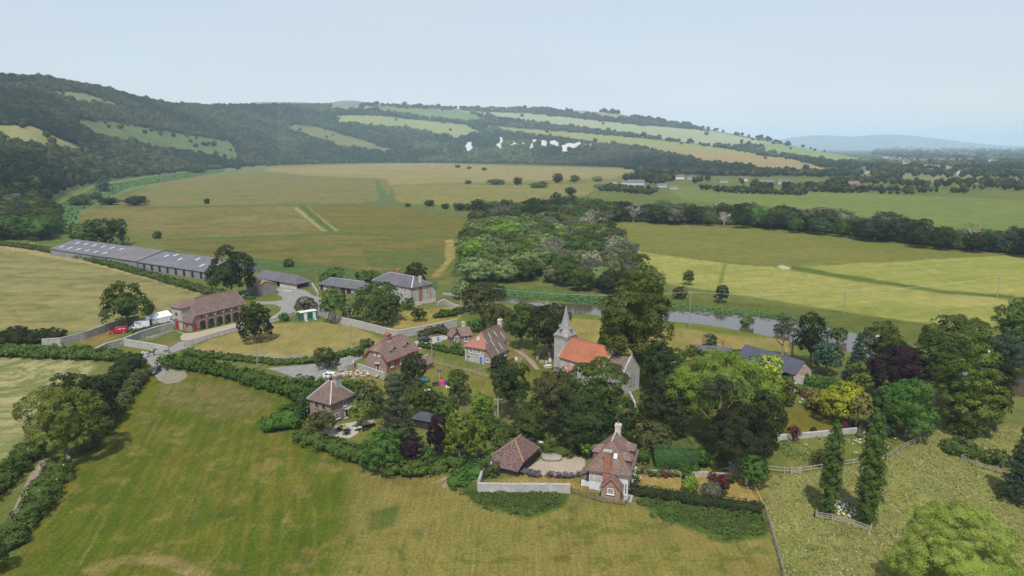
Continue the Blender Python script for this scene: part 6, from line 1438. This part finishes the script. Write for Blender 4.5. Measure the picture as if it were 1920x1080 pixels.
def pole(px, py, ty, label, arms=1, r=.13, mat=None, name='utility_pole', stay=False):
    p = P(px, py); h = toH(p, ty); o = empty(name, p, 0, label, 'pole')
    MB().tube([(0,0,0),(0,0,h)], [r*1.1, r*.8], 8).build('shaft', mat or TIMBER, o)
    if arms:
        MB().box(-.75, .75, -.06, .06, h-.45, h-.33).build('cross_arm', TIMBER, o)
        for x in (-.65, 0, .65): MB().tube([(x,0,h-.33),(x,0,h-.12)], [.06,.04], 6).build('insulator', LEAD, o)
    if stay: MB().tube([(0,0,h*.7),(-1.6,-.8,0)], [.02,.02], 4).build('stay_wire', LEAD, o)
    return p+Vector((0,0,h))
pa = pole(1292, 618, 547, 'tall pole on the river meadow with wires', mat=TIMBER)
pb_ = pole(1581, 590, 545, 'thin pole across the river beside the hayfield', mat=TIMBER)
pc_ = pole(1869, 559, 517, 'farthest pole at right edge of the hayfield', mat=TIMBER)
pole(934, 800, 746, 'white pole above the dark garage', 1, .16, mat=CONC, stay=True)
pole(483, 690, 652, 'pole standing in the verge below the paddock fence', 0)
pole(659, 648, 607, 'pole with yellow mark in the paddock', 0); pole(810, 672, 628, 'pole with small arm beside the brick cottage', 1)
pole(155, 648, 620, 'short pole in front of the brown stone wall', 0); pole(594, 528, 502, 'thin pole left of the low stable', 0)
pole(865, 572, 549, 'stub pole by the pinkish wall', 0, mat=PALEWOOD); pole(1213, 718, 699, 'white post beside the church chancel', 0, mat=PALEWOOD); pole(657, 600, 592, 'short pale post on the garden wall', 0)
def wire(a, b, sag, label):
    pts = [a+(b-a)*t+Vector((0,0,-sag*4*t*(1-t))) for t in np.linspace(0, 1, 17)]
    o = Vector(pts[0]); m = MB(); m.tube([p-o for p in pts], [.035]*17, 4); q = m.build('overhead_wire', LEAD); q.location = o; tag(q, label, 'wire')
wire(pa, pb_, 1.2, 'wire between the tall river pole and the thin pole right of it'); wire(pb_, pc_, 1.2, 'wire between the thin pole and the farthest pole')
wire(pa, P(900, 573)+Vector((0,0,7)), 2, 'wire from the tall river pole crossing behind the spire')
# ------------------------------------------------------------------ vehicles
def loft(mb, st):                                        # st: x, zlow, zbelt, zroof, hw, hwroof
    n0 = len(mb.v)
    for x, zl, zb, zr, hw, hr in st:
        mb.v += [(x,-hw*.96,zl),(x,-hw,(zl+zb)/2),(x,-hw*.97,zb),(x,-hr,zr-.03),(x,-hr*.8,zr),(x,hr*.8,zr),(x,hr,zr-.03),(x,hw*.97,zb),(x,hw,(zl+zb)/2),(x,hw*.96,zl)]
    k = 10
    for i in range(len(st)-1):
        a = n0+i*k; b = a+k
        for j in range(k): jj = (j+1) % k; mb.f.append((a+j, a+jj, b+jj, b+j))
    mb.f.append(tuple(n0+j for j in range(k))); mb.f.append(tuple(n0+(len(st)-1)*k+j for j in range(k))[::-1])
def car(px, py, ang, L, st, col, label, cat, name, panes, wheels, rw=.33, screen=None, rear=None, extra=None):
    r = empty(name, P(px, py), R_(ang), label, cat); m = MB(); loft(m, st); m.build('body', col, r, smooth=False)
    X = [s[0] for s in st]; g = lambda x, i: float(np.interp(x, X, [s[i] for s in st]))
    for s in (-1, 1):
        for (x0, x1) in panes:
            q = MB(); pts = []
            for x, t in ((x0, .1), (x1, .1), (x1-.08, .88), (x0+.05, .88)):
                zb, zr, hw, hr = g(x,2), g(x,3)-.03, g(x,4)*.97, g(x,5); pts.append((x, s*(hw+(hr-hw)*t+.015), zb+(zr-zb)*t))
            q.ext(pts, (0, s*.01, 0)); q.build('side_window', DARKGLASS, r)
    for nm, sc in (('windscreen', screen), ('rear_window', rear)):
        if sc:
            (xa, ta), (xb, tb) = sc; q = MB(); za, zb2 = g(xa,3)+.012, g(xb,3)+.012; wa, wb = g(xa,5)*.9, g(xb,5)*.86
            q.ext([(xa,-wa,za),(xa,wa,za),(xb,wb,zb2),(xb,-wb,zb2)], (0,0,.012)); q.build(nm, DARKGLASS, r)
    for x in wheels:
        for s in (-1, 1):
            w = MB(); y = s*(st[len(st)//2][4]-.08); w.tube([(x,y-.11,rw),(x,y+.11,rw)], [rw,rw], 14); o = w.build('tyre', BLACK, r)
            w = MB(); w.tube([(x,y+s*.112,rw),(x,y+s*.125,rw)], [rw*.6,rw*.55], 10); w.build('rim', LEAD, o)
    hw = st[0][4]
    for s in (-1, 1):
        MB().box(X[-1]-.04, X[-1]+.03, s*hw*.62-.16, s*hw*.62+.16, .58, .74).build('headlight', plain('lamp_glass', (.75,.78,.8), .15), r)
        MB().box(X[0]-.03, X[0]+.04, s*hw*.78-.09, s*hw*.78+.09, .65, .95).build('tail_light', plain('tail_red', (.5,.02,.02), .3), r)
        MB().box(panes[0][1]-.15 if 0 else X[-1]*.38, X[-1]*.38+.14, s*(hw+.02)-.1, s*(hw+.02)+.1, g(X[-1]*.38,2)-.02, g(X[-1]*.38,2)+.14).build('wing_mirror', col, r)
    MB().box(X[-1]+.0, X[-1]+.035, -.25, .25, .38, .5).build('number_plate', WHITE, r); return r
EST = [(-2.25,.35,.85,1.0,.78,.70),(-2.15,.25,.92,1.32,.88,.66),(-1.7,.22,.95,1.46,.9,.64),(0,.2,.95,1.5,.9,.66),(.45,.2,.95,1.46,.9,.64),(1.15,.2,.93,1.0,.89,.78),(1.95,.22,.8,.86,.86,.74),(2.25,.32,.6,.66,.74,.62)]
HAT = [(-1.9,.35,.85,.98,.74,.66),(-1.8,.25,.92,1.25,.84,.62),(-1.2,.22,.95,1.46,.87,.62),(0,.2,.95,1.5,.87,.63),(.35,.2,.95,1.46,.87,.62),(1.05,.2,.93,1.0,.86,.75),(1.7,.22,.8,.86,.83,.72),(1.95,.32,.6,.66,.72,.6)]
VAN = [(-2.9,.3,1.05,2.35,.93,.84),(-2.85,.25,1.1,2.5,.99,.9),(0,.25,1.15,2.52,1.0,.9),(1.3,.25,1.15,2.45,1.0,.86),(2.15,.25,1.15,1.28,.98,.84),(2.75,.28,.95,1.02,.94,.8),(2.92,.4,.7,.78,.84,.72)]
SVAN = [(-2.4,.3,1.0,1.8,.86,.78),(-2.35,.25,1.05,1.92,.93,.82),(0,.22,1.05,1.95,.94,.82),(.7,.22,1.05,1.88,.94,.8),(1.55,.22,1.02,1.12,.93,.8),(2.25,.25,.88,.94,.9,.76),(2.42,.38,.66,.72,.8,.7)]
CW = plain('car_white', (.60,.61,.63), .25, 0, .6); CB = plain('car_black', (.012,.013,.018), .2, 0, .6); CRD = plain('van_red', (.36,.010,.022), .3, 0, .6); CG = plain('car_dark_grey', (.03,.035,.045), .22, 0, .6)
car(624, 709, -12, 4.5, EST, CW, 'white estate car parked by the rubble behind the hip-roofed cottage', 'car', 'parked_car', [(-1.75,-.75),(-.65,.2),(.28,1.0)], (-1.35,1.4), screen=((.55,0),(1.08,0)), rear=((-2.1,0),(-1.8,0)))
car(797, 641, 25, 3.9, HAT, CB, 'black car parked on the lane by the pale garden wall', 'car', 'parked_car', [(-1.3,-.5),(-.4,.85)], (-1.2,1.2), screen=((.45,0),(1.0,0)), rear=((-1.8,0),(-1.3,0)))
car(291, 699, -84, 4.1, HAT, CG, 'dark grey car in the field entrance, bonnet towards the field', 'car', 'parked_car', [(-1.3,-.5),(-.4,.85)], (-1.2,1.2), screen=((.45,0),(1.0,0)), rear=((-1.8,0),(-1.3,0)))
rv_ = car(222, 625, 204, 4.8, SVAN, CRD, 'bright red delivery van under the oak', 'van', 'parked_van', [(.75,1.4)], (-1.5,1.5), screen=((.85,0),(1.5,0)))
for x0, w in ((-1.0, .9), (-1.9, .55)): MB().box(x0, x0+w, .90, .945, 1.38, 1.62).build('lettering_panel', WHITE, rv_)
car(262, 617, 204, 5.8, VAN, CW, 'tall white panel van nose-on behind the red van', 'van', 'parked_van', [(1.3,2.1)], (-1.8,1.9), rw=.36, screen=((1.42,0),(2.1,0)))
# ------------------------------------------------------------------ people, horses
def skin(name, V, E, R, mat, parent=None, root=0, sub=1):
    me = bpy.data.meshes.new(name); me.from_pydata([Vector(v) for v in V], E, []); o = bpy.data.objects.new(name, me); COL.objects.link(o)
    md = o.modifiers.new('skin', 'SKIN'); md.use_smooth_shade = True
    for i, rr in enumerate(R): me.skin_vertices[0].data[i].radius = rr if isinstance(rr, tuple) else (rr, rr)
    me.skin_vertices[0].data[root].use_root = True
    s = o.modifiers.new('sub', 'SUBSURF'); s.levels = s.render_levels = sub
    me.materials.append(mat)
    if parent: o.parent = parent
    return o
SKINM = plain('skin', (.45,.27,.2), .6); HAIR = plain('hair_brown', (.06,.04,.025), .7)
def person(px, py, ang, pose, label, top, legs, hat=None, z=0, loc=None):
    r = empty('person', loc if loc is not None else P(px, py, z), R_(ang), label, 'person')
    if pose == 'walk':
        V = [(0,0,.95),(0,0,1.2),(0,0,1.45),(0,.01,1.53),(0,.03,1.64),(0,.03,1.74), (.1,0,.92),(.12,.22,.52),(.12,.12,.08),(.12,.27,.05), (-.1,0,.92),(-.12,.02,.5),(-.12,-.28,.12),(-.12,-.16,.05), (.19,0,1.42),(.24,-.1,1.16),(.24,.05,.94),(.24,.1,.85), (-.19,0,1.42),(-.24,.08,1.16),(-.24,.24,.98),(-.24,.3,.92)]
        E = [(0,1),(1,2),(2,3),(3,4),(4,5),(0,6),(6,7),(7,8),(8,9),(0,10),(10,11),(11,12),(12,13),(2,14),(14,15),(15,16),(16,17),(2,18),(18,19),(19,20),(20,21)]
    else:                                                # astride a horse
        V = [(0,0,.0),(0,.02,.28),(0,.03,.52),(0,.04,.6),(0,.05,.71),(0,.05,.81), (.16,.08,-.02),(.34,.3,-.2),(.36,.14,-.58),(.36,.3,-.62), (-.16,.08,-.02),(-.34,.3,-.2),(-.36,.14,-.58),(-.36,.3,-.62), (.19,.02,.49),(.25,.1,.24),(.12,.35,.18),(.08,.42,.18), (-.19,.02,.49),(-.25,.1,.24),(-.12,.35,.18),(-.08,.42,.18)]
        E = [(0,1),(1,2),(2,3),(3,4),(4,5),(0,6),(6,7),(7,8),(8,9),(0,10),(10,11),(11,12),(12,13),(2,14),(14,15),(15,16),(16,17),(2,18),(18,19),(19,20),(20,21)]
    R = [(.15,.11),(.14,.1),(.15,.1),.055,.1,.08, .085,.062,.045,.04, .085,.062,.045,.04, .06,.045,.035,.03, .06,.045,.035,.03]
    skin('body', V, E, R, SKINM, r)
    g = lambda ids, rr, mat, nm, ee: skin(nm, [V[i] for i in ids], ee, rr, mat, r)
    g([0,1,2,14,15,18,19], [(.17,.13),(.16,.12),(.17,.12),.078,.062,.078,.062], top, 'shirt', [(0,1),(1,2),(2,3),(3,4),(2,5),(5,6)])
    g([0,6,7,8,10,11,12], [(.165,.125),.1,.08,.065,.1,.08,.065], legs, 'trousers', [(0,1),(1,2),(2,3),(0,4),(4,5),(5,6)])
    h = Vector(V[4])+Vector((0,-.015,.05)); v, f = ICO2
    k = npmesh('hair', v*[.105,.12,.11]+np.array(h), [f]); link('hat' if hat else 'hair', k, hat or HAIR, r)
    return r
person(77, 881, 15, 'walk', 'walker in pale blue top and beige trousers on the hedge path', plain('pale_blue_cloth', (.5,.68,.78)), plain('beige_cloth', (.5,.42,.35)), hat=plain('white_hat', (.75,.75,.72)))
def horse(px, py, ang, mat, mane, label, rl, rtop):
    r = empty('horse', P(px, py), R_(ang), label, 'horse')
    V = [(0,-.55,1.25),(0,-.2,1.18),(0,.3,1.2),(0,.65,1.3),(0,.95,1.62),(0,1.15,1.9),(0,1.4,1.78),(0,1.66,1.56), (.18,.58,1.0),(.18,.62,.55),(.18,.58,.1),(.18,.66,.04), (-.18,.55,1.0),(-.18,.78,.62),(-.18,.62,.24),(-.18,.68,.16), (.2,-.62,1.05),(.2,-.5,.72),(.2,-.78,.46),(.2,-.72,.06), (-.2,-.62,1.05),(-.2,-.42,.72),(-.2,-.62,.46),(-.2,-.5,.06), (0,-.8,1.32),(0,-.92,1.05),(0,-.95,.65), (.06,1.1,2.04),(-.06,1.1,2.04)]
    E = [(0,1),(1,2),(2,3),(3,4),(4,5),(5,6),(6,7),(3,8),(8,9),(9,10),(10,11),(3,12),(12,13),(13,14),(14,15),(0,16),(16,17),(17,18),(18,19),(0,20),(20,21),(21,22),(22,23),(0,24),(5,27),(5,28)]
    idx = [i for i in range(len(V)) if i not in (25,26)]; mp = {j: i for i, j in enumerate(idx)}
    R = [.3,.29,.3,.26,.19,.14,.12,.085,.13,.07,.05,.06,.13,.07,.05,.06,.16,.1,.06,.055,.16,.1,.06,.055,.12,.1,.1,.03,.03]
    skin('body', [V[i] for i in idx], [(mp[a], mp[b]) for a, b in E], [R[i] for i in idx], mat, r, root=1, sub=2)
    skin('tail', [V[24], V[25], V[26]], [(0,1),(1,2)], [.06,.08,.04], mane, r); skin('mane', [(0,.62,1.62),(0,.85,1.84),(0,1.08,2.04)], [(0,1),(1,2)], [(.04,.08)]*3, mane, r)
    MB().box(-.24, .24, -.25, .3, 1.44, 1.53).build('saddle', BLACK, r)
    a = R_(ang); person(0, 0, ang, 'ride', rl, rtop, plain('cream_breeches', (.45,.4,.32)), hat=BLACK, loc=r.location+Vector((-math.sin(a)*.02, math.cos(a)*.02, 1.6)))
horse(275, 670, 165, plain('white_horse', (.62,.6,.56)), plain('pale_mane', (.55,.53,.48)), 'white horse ridden on the lane, left of the dark one', 'rider in dark top on the white horse', plain('navy_cloth', (.03,.035,.07)))
horse(284, 668, -62, plain('dark_horse', (.05,.03,.025)), BLACK, 'dark bay horse ridden on the lane, right of the white one', 'rider in pale top on the dark bay horse', plain('pale_jersey', (.5,.48,.46)))
# ------------------------------------------------------------------ churchyard, gardens, odds and ends
GS = [(936,669,'pale leaning headstone by the flint cottage corner'),(1013,663,'headstone left of the church, upright and pale'),(1038,662,'pale headstone nearest the church tower'),(1031,679,'white headstone below the church tower'),(1016,681,'wide grey double headstone left of the porch'),(1024,682,'grey headstone beside the wide double one'),(1008,674,'small grey headstone left of the wide one'),(1029,658,'small headstone behind the upright pale one'),(1010,668,'low dark headstone in the churchyard grass'),(968,676,'white headstone by the churchyard bushes'),(976,677,'second white headstone by the churchyard bushes')]
for i, (x, y, lb) in enumerate(GS):
    m = MB(); w, h = (.7, 1.0) if i != 4 else (1.2, .9); k = [(-w/2,0,0),(w/2,0,0),(w/2,0,h*.75)]+[(math.cos(a)*w/2,0,h*.75+math.sin(a)*h*.25) for a in np.linspace(.3, 2.84, 6)]+[(-w/2,0,h*.75)]
    m.ext(k, (0,.14,0)); o = m.build('headstone', CONC if i % 3 else RENDER); o.location = P(x, y); o.rotation_euler = (R_(-6 if i % 2 else 5), 0, R_(-30+i*5)); tag(o, lb, 'headstone', 'headstones in the churchyard')
m = MB(); m.box(-.9,.9,-.4,.4,0,.5); m.box(-1,1,-.5,.5,.5,.62); o = m.build('table_tomb', RENDER); o.location = P(1027, 689); o.rotation_euler = (0,0,.5); tag(o, 'pale flat table tomb left of the church porch', 'tomb')
def rocks(px, py, n, sp, size, mat, label, seed, name='rubble_pile'):
    rg = np.random.default_rng(seed); Vs = []; Fs = []; o = 0; v, f = ICO1
    for i in range(n):
        s = size*rg.uniform(.5, 1.3); q = v*(1+.2*rg.normal(size=(len(v),1)))*[s, s*rg.uniform(.6,1.2), s*.7]+[rg.normal(0, sp), rg.normal(0, sp*.55), s*.4+max(0, rg.normal(.1,.2))]
        Vs.append(q); Fs.append(f+o); o += len(v)
    ob = link(name, npmesh(name, np.concatenate(Vs), [np.concatenate(Fs)]), mat); ob.location = P(px, py); tag(ob, label, 'rubble'); return ob
RUB = surf('rubble', (.34,.30,.26), (.48,.43,.37), 1.2); PINKR = surf('pink_rubble', (.38,.26,.22), (.52,.4,.35), 1.2)
rocks(648, 702, 30, 1.6, .35, RUB, 'pile of grey rubble right of the white car', 1); rocks(685, 704, 46, 2.6, .35, RUB, 'scattered stones and sand in the cottage yard', 2)
rocks(1797, 838, 26, 1.2, .3, PINKR, 'pinkish log and rubble pile on the right paddock', 3); rocks(1826, 810, 26, .5, .34, RUB, 'pale stones under the right-hand grove', 4); rocks(1518, 755, 16, 1.1, .3, RUB, 'grey rockery beside the bronze shrub', 5)
rocks(1303, 846, 26, 1.6, .2, surf('brash', (.2,.1,.06), (.33,.2,.13), 2), 'reddish brushwood heap behind the topiary hedge', 6)
# tarpaulin-covered mound behind the yard
rg = np.random.default_rng(5); v, f = ICO2; vv = v*(1+.06*rg.normal(size=(len(v),1))); vv = np.sign(vv)*np.abs(vv)**.6*[2.0,1.6,.42]; ob = link('covered_mound', npmesh('covered_mound', vv+[0,0,.3], [f]), surf('grey_tarpaulin', (.2,.18,.15), (.3,.27,.23), 1)); ob.location = P(1034, 859); tag(ob, 'low grey stone-like mound at the corner of the gravel yard', 'mound')
for i, (x, y, rx) in enumerate([(985,889,.75),(998,892,.75),(1008,893,.6),(1031,894,.6),(1047,896,.5),(1060,896,.55),(1070,896,.5),(1087,893,.55)]):
    r = empty('lavender_bush', P(x, y), 0, ['lavender mound touching the garage corner','lavender mound second from the garage','lavender mound third from the garage','rounded lavender left of the thin pale plants','thin pale lavender in the middle of the row','lavender mound right of the thin pale one','lavender mound beside the stone slab','last lavender mound nearest the cottage'][i], 'bush', 'lavender bushes along the gravel')
    rg = np.random.default_rng(60+i); V, Fc, t = crown(rg, [(0,0,.45,rx*1.1,rx,.45)], .25, .22, cov=.9); link('foliage', npmesh('foliage', V, Fc, t), LM['lav'], r)
for i, (x, y, m_, lb) in enumerate([(1222,893,'green','leafy plant at the left of the flower border'),(1235,893,'mid','tall spiky plant in the flower border'),(1246,894,'maroon','red flowered plant in the border'),(1256,893,'grey','silver plant in the middle of the border'),(1268,893,'lime','yellowish plant right of the silver one'),(1190,905,'white','white climbing rose at the cottage corner, upper'),(1187,918,'pink','pink climbing rose at the cottage corner, lower'),(1320,922,'lav','purple-grey plant beside the lime clipped ball'),(1326,926,'white','small white flowers between the ball and dome'),(1340,893,'mid','low plants at the right of the border'),(645,806,'yellow','bright yellow bush against the cottage patio'),(637,808,'maroon','dark red shrub left of the yellow one'),(650,815,'olive','potted plant on the cottage patio'),(1466,718,'maroon','orange-red flowers beside the slate barn'),(1481,722,'yellow','yellow flowers beside the slate barn door'),(1508,744,'maroon','dark red shrub at the foot of the garden wall'),(1520,748,'blue','pale blue-green shrub right of the dark red one'),(1515,716,'green','shrub at the foot of the brick gable'),(770,842,'white','white flowers beside the purple plum'),(888,846,'white','white flowers by the dark board gate'),(1370,905,'dark','small dark shrub by the garden shed'),(1612,820,'grey','grey plants below the pergola')]):
    hh, rr = (2.6, .8) if i in (5,) else ((1.6,.7) if i == 6 else (1.0,.65)); r = empty('flowering_plant', P(x, y), 0, lb, 'plant'); rg = np.random.default_rng(80+i)
    if m_ in ('white','pink'): V, Fc, t = crown(rg, [(0,0,hh*.5,rr,rr,hh*.5)], .3, .24, cov=.5); link('foliage', npmesh('foliage', V, Fc, t), LM['mid'], r); V, Fc, t = crown(rg, [(0,0,hh*.52,rr*1.05,rr*1.05,hh*.52)], .3, .2, cov=.22, core=0); link('blossom', npmesh('blossom', V, Fc, t), LM[m_], r)
    else: V, Fc, t = crown(rg, [(0,0,hh*.5,rr,rr,hh*.5)], .28, .22); link('foliage', npmesh('foliage', V, Fc, t), LM[m_], r)
def pergola():
    r = empty('pergola', P(1604, 806), R_(20), 'white-flowered pergola on thin posts at the lawn end', 'pergola')
    for x in (0, 1.6, 3.2):
        for y in (0, 1.5): MB().box(x-.06, x+.06, y-.06, y+.06, 0, 2.3).build('post', PALEWOOD, r)
    m = MB(); m.box(-.2,3.4,-.05,.05,2.3,2.42); m.box(-.2,3.4,1.45,1.55,2.3,2.42); m.build('beam', PALEWOOD, r)
    V, Fc, t = crown(np.random.default_rng(3), [(.6,.7,2.5,1.1,1.0,.5),(2.4,.7,2.9,1.3,1.1,.5)], .4, .3, cov=.8); link('blossom', npmesh('blossom', V, Fc, t), LM['white'], r)
pergola()
def torus(name, R1, r1, mat, loc, label, cat, z=.25):
    m = MB(); n, k = 28, 8
    for i in range(n):
        a = 2*math.pi*i/n
        for j in range(k): b = 2*math.pi*j/k; m.v.append(((R1+r1*math.cos(b))*math.cos(a), (R1+r1*math.cos(b))*math.sin(a), z+r1*math.sin(b)))
    for i in range(n):
        for j in range(k): m.f.append((i*k+j, ((i+1)%n)*k+j, ((i+1)%n)*k+(j+1)%k, i*k+(j+1)%k))
    r = empty(name, loc, 0, label, cat); m.build('rim', mat, r, True); return r
TQ = plain('turquoise_vinyl', (.2,.6,.7), .3); tp = torus('paddling_pool', .85, .22, TQ, P(796, 714), 'round turquoise paddling pool in the play garden', 'paddling pool'); MB().tube([(0,0,.12),(0,0,.2)], [.8,.8], 20).build('water', plain('pool_water', (.12,.22,.25), .1), tp)
tr = torus('trampoline', 1.0, .1, IRON, P(787, 721), 'black-rimmed trampoline left of the paddling pool', 'trampoline', .7); MB().tube([(0,0,.68),(0,0,.71)], [.95,.95], 20).build('mat', BLACK, tr)
for i in range(5): a = i*1.26; MB().tube([(math.cos(a),math.sin(a),0),(math.cos(a),math.sin(a),.65)], [.04,.04], 6).build('leg', IRON, tr)
r = empty('play_tent', P(826, 723), .3, 'pink and dark play tent on the grass', 'play tent')
for nm, x, mt in (('pink_section', 0, plain('pink_cloth', (.62,.04,.3))), ('purple_section', 1.0, plain('purple_cloth', (.12,.06,.12))), ('grey_section', 1.9, plain('grey_cloth', (.22,.22,.24)))):
    m = MB(); m.ext([(x,0,0),(x+.95,0,0),(x+.9,0,.7),(x+.5,0,1.15),(x+.1,0,.8)], (0,1.1,0)); m.build(nm, mt, r)
m = MB(); m.prism([(-.6,-.5,.35),(.7,-.5,.3),(.6,.6,.45),(-.5,.5,.5)], -.3); o = m.build('sandpit_cover', surf('white_yellow_plastic', (.75,.75,.7), (.8,.78,.6), 1.5, (.65,.6,.08), 1.2)); o.location = P(841, 726); tag(o, 'white and yellow plastic cover on the grass, right of the pink tent', 'cover')
m = MB(); m.box(-.7,.7,-.5,.5,.1,.55); m.tube([(-.7,0,.1),(.7,0,.1)],[.1,.1],8); o = m.build('wheelbarrow', plain('pale_plastic', (.6,.5,.45))); o.location = P(801, 735); tag(o, 'pale sheet-covered heap in the play garden corner', 'cover')
r = empty('basketball_hoop', P(824, 713), 0, 'pole with blue backboard in the play garden', 'hoop'); MB().tube([(0,0,0),(0,0,2.6)], [.06,.06], 8).build('pole', YELWOOD, r); MB().box(-.45,.45,-.05,.05,2.0,2.7).build('backboard', plain('navy_board', (.05,.07,.3)), r)
r = empty('bench', P(817, 724), .4, 'dark garden bench behind the pink tent', 'bench'); MB().box(-.8,.8,-.2,.2,.42,.48).build('seat', BLACK, r)
for x in (-.7,.65): MB().box(x,x+.06,-.2,.2,0,.42).build('leg', BLACK, r)
MB().box(-.8,.8,.2,.25,.5,.9).build('backrest', BLACK, r)
def table(px, py, ang, L, W_, mat, label, name='table'):
    r = empty(name, P(px, py), R_(ang), label, 'table'); MB().box(-L/2,L/2,-W_/2,W_/2,.7,.76).build('top', mat, r)
    for x in (-L/2+.1, L/2-.1):
        for y in (-W_/2+.1, W_/2-.1): MB().box(x-.04,x+.04,y-.04,y+.04,0,.7).build('leg', mat, r)
table(671, 808, 20, 1.6, .8, WHITE, 'white garden table at the cottage patio edge'); table(650, 809, 10, 1.5, .9, TIMBER, 'wooden patio table behind the potted plant')
table(690, 798, 30, 3.0, 2.2, surf('bare_earth_planks', (.4,.33,.24), (.5,.42,.3)), 'low wooden decking table right of the cottage birch', 'potting_table')
for x, y, c_, lb in ((822,639,BLUE,'blue wheelie bin beside the back lane'),(849,641,BLUE,'blue-lidded bin against the tiny lodge'),(826,641,LEAD,'grey bin beside the blue one on the back lane')):
    r = empty('wheelie_bin', P(x, y), 0, lb, 'bin'); MB().box(-.3,.3,-.35,.35,.05,1.0).build('body', c_, r); MB().box(-.33,.33,-.4,.37,1.0,1.08).build('lid', c_, r)
def boat(px, py, ang, L, label):
    r = empty('motor_boat', P(px, py, .1), R_(ang), label, 'boat'); m = MB(); K = [(-.5,.9,.0),(-.3,1,0),(.1,1,0),(.35,.7,.05),(.5,.05,.15)]; n0 = 0
    for t, w, s in K: m.v += [(t*L,-w*1.0,.75+s),(t*L,-w*.6,0),(t*L,w*.6,0),(t*L,w*1.0,.75+s)]
    for i in range(len(K)-1):
        for j in range(4): a = i*4+j; b = i*4+(j+1)%4; m.f.append((a,b,b+4,a+4))
    m.f.append((0,1,2,3)); m.f.append((16,17,18,19)[::-1]); m.build('hull', WHITE, r)
    MB().ext([(-.05*L,-.6,.76),(.25*L,-.5,.76),(.15*L,-.45,1.35),(-.03*L,-.5,1.4)], (0,1.05,0)).build('cabin', WHITE, r); MB().box(.0,.14*L,-.62,-.58,.95,1.25).build('cabin_window', DARKGLASS, r); MB().box(-.52*L,-.47*L,-.2,.2,.2,1.1).build('outboard', BLACK, r)
boat(1632, 634, -20, 4.6, 'small white motor boat on the river beyond the copper beech'); boat(1861, 664, 50, 4.8, 'white boat half hidden at the bank by the right-edge willows')
o = P(1143, 940); r = empty('flower_urn', P(1400, 908), 0, 'small pale blue-white figure-like ornament under the round green tree', 'ornament'); MB().tube([(0,0,0),(0,0,.5),(0,0,.9),(0,0,1.1)], [.2,.32,.25,.1], 10).build('bowl', plain('pale_blue_white', (.6,.66,.75)), r)
m = MB(); m.box(-2.4,2.4,-.6,.6,0,.5); o = m.build('timber_stack', surf('stacked_timber', (.35,.28,.2), (.48,.4,.3), 1.5)); o.location = P(540, 547); o.rotation_euler = (0,0,-.5); tag(o, 'low stack of timber in front of the cart shed', 'timber')
m = MB(); m.box(-.9,.9,-.4,.4,0,.9); o = m.build('silage_bag', plain('magenta_plastic', (.5,.04,.2))); o.location = P(545, 540); tag(o, 'magenta plastic heap against the cart shed', 'bag')
# ------------------------------------------------------------------ haze
v = [(-12000,-400,-6),(12000,-400,-6),(22000,24000,-6),(-22000,24000,-6)]
m = MB(); m.prism([(p[0],p[1],480) for p in v], -486)
hz = m.build('haze', None); mt, nt, b, L = newmat('haze_air'); nt.nodes.remove(b); pv = nt.nodes.new('ShaderNodeVolumePrincipled')
pv.inputs['Color'].default_value = (.62,.81,1.0,1); pv.inputs['Density'].default_value = 7.8e-5; pv.inputs['Anisotropy'].default_value = -.3
L.new(pv.outputs[0], nt.nodes['Material Output'].inputs['Volume']); hz.data.materials.append(mt); tag(hz, kind='stuff')
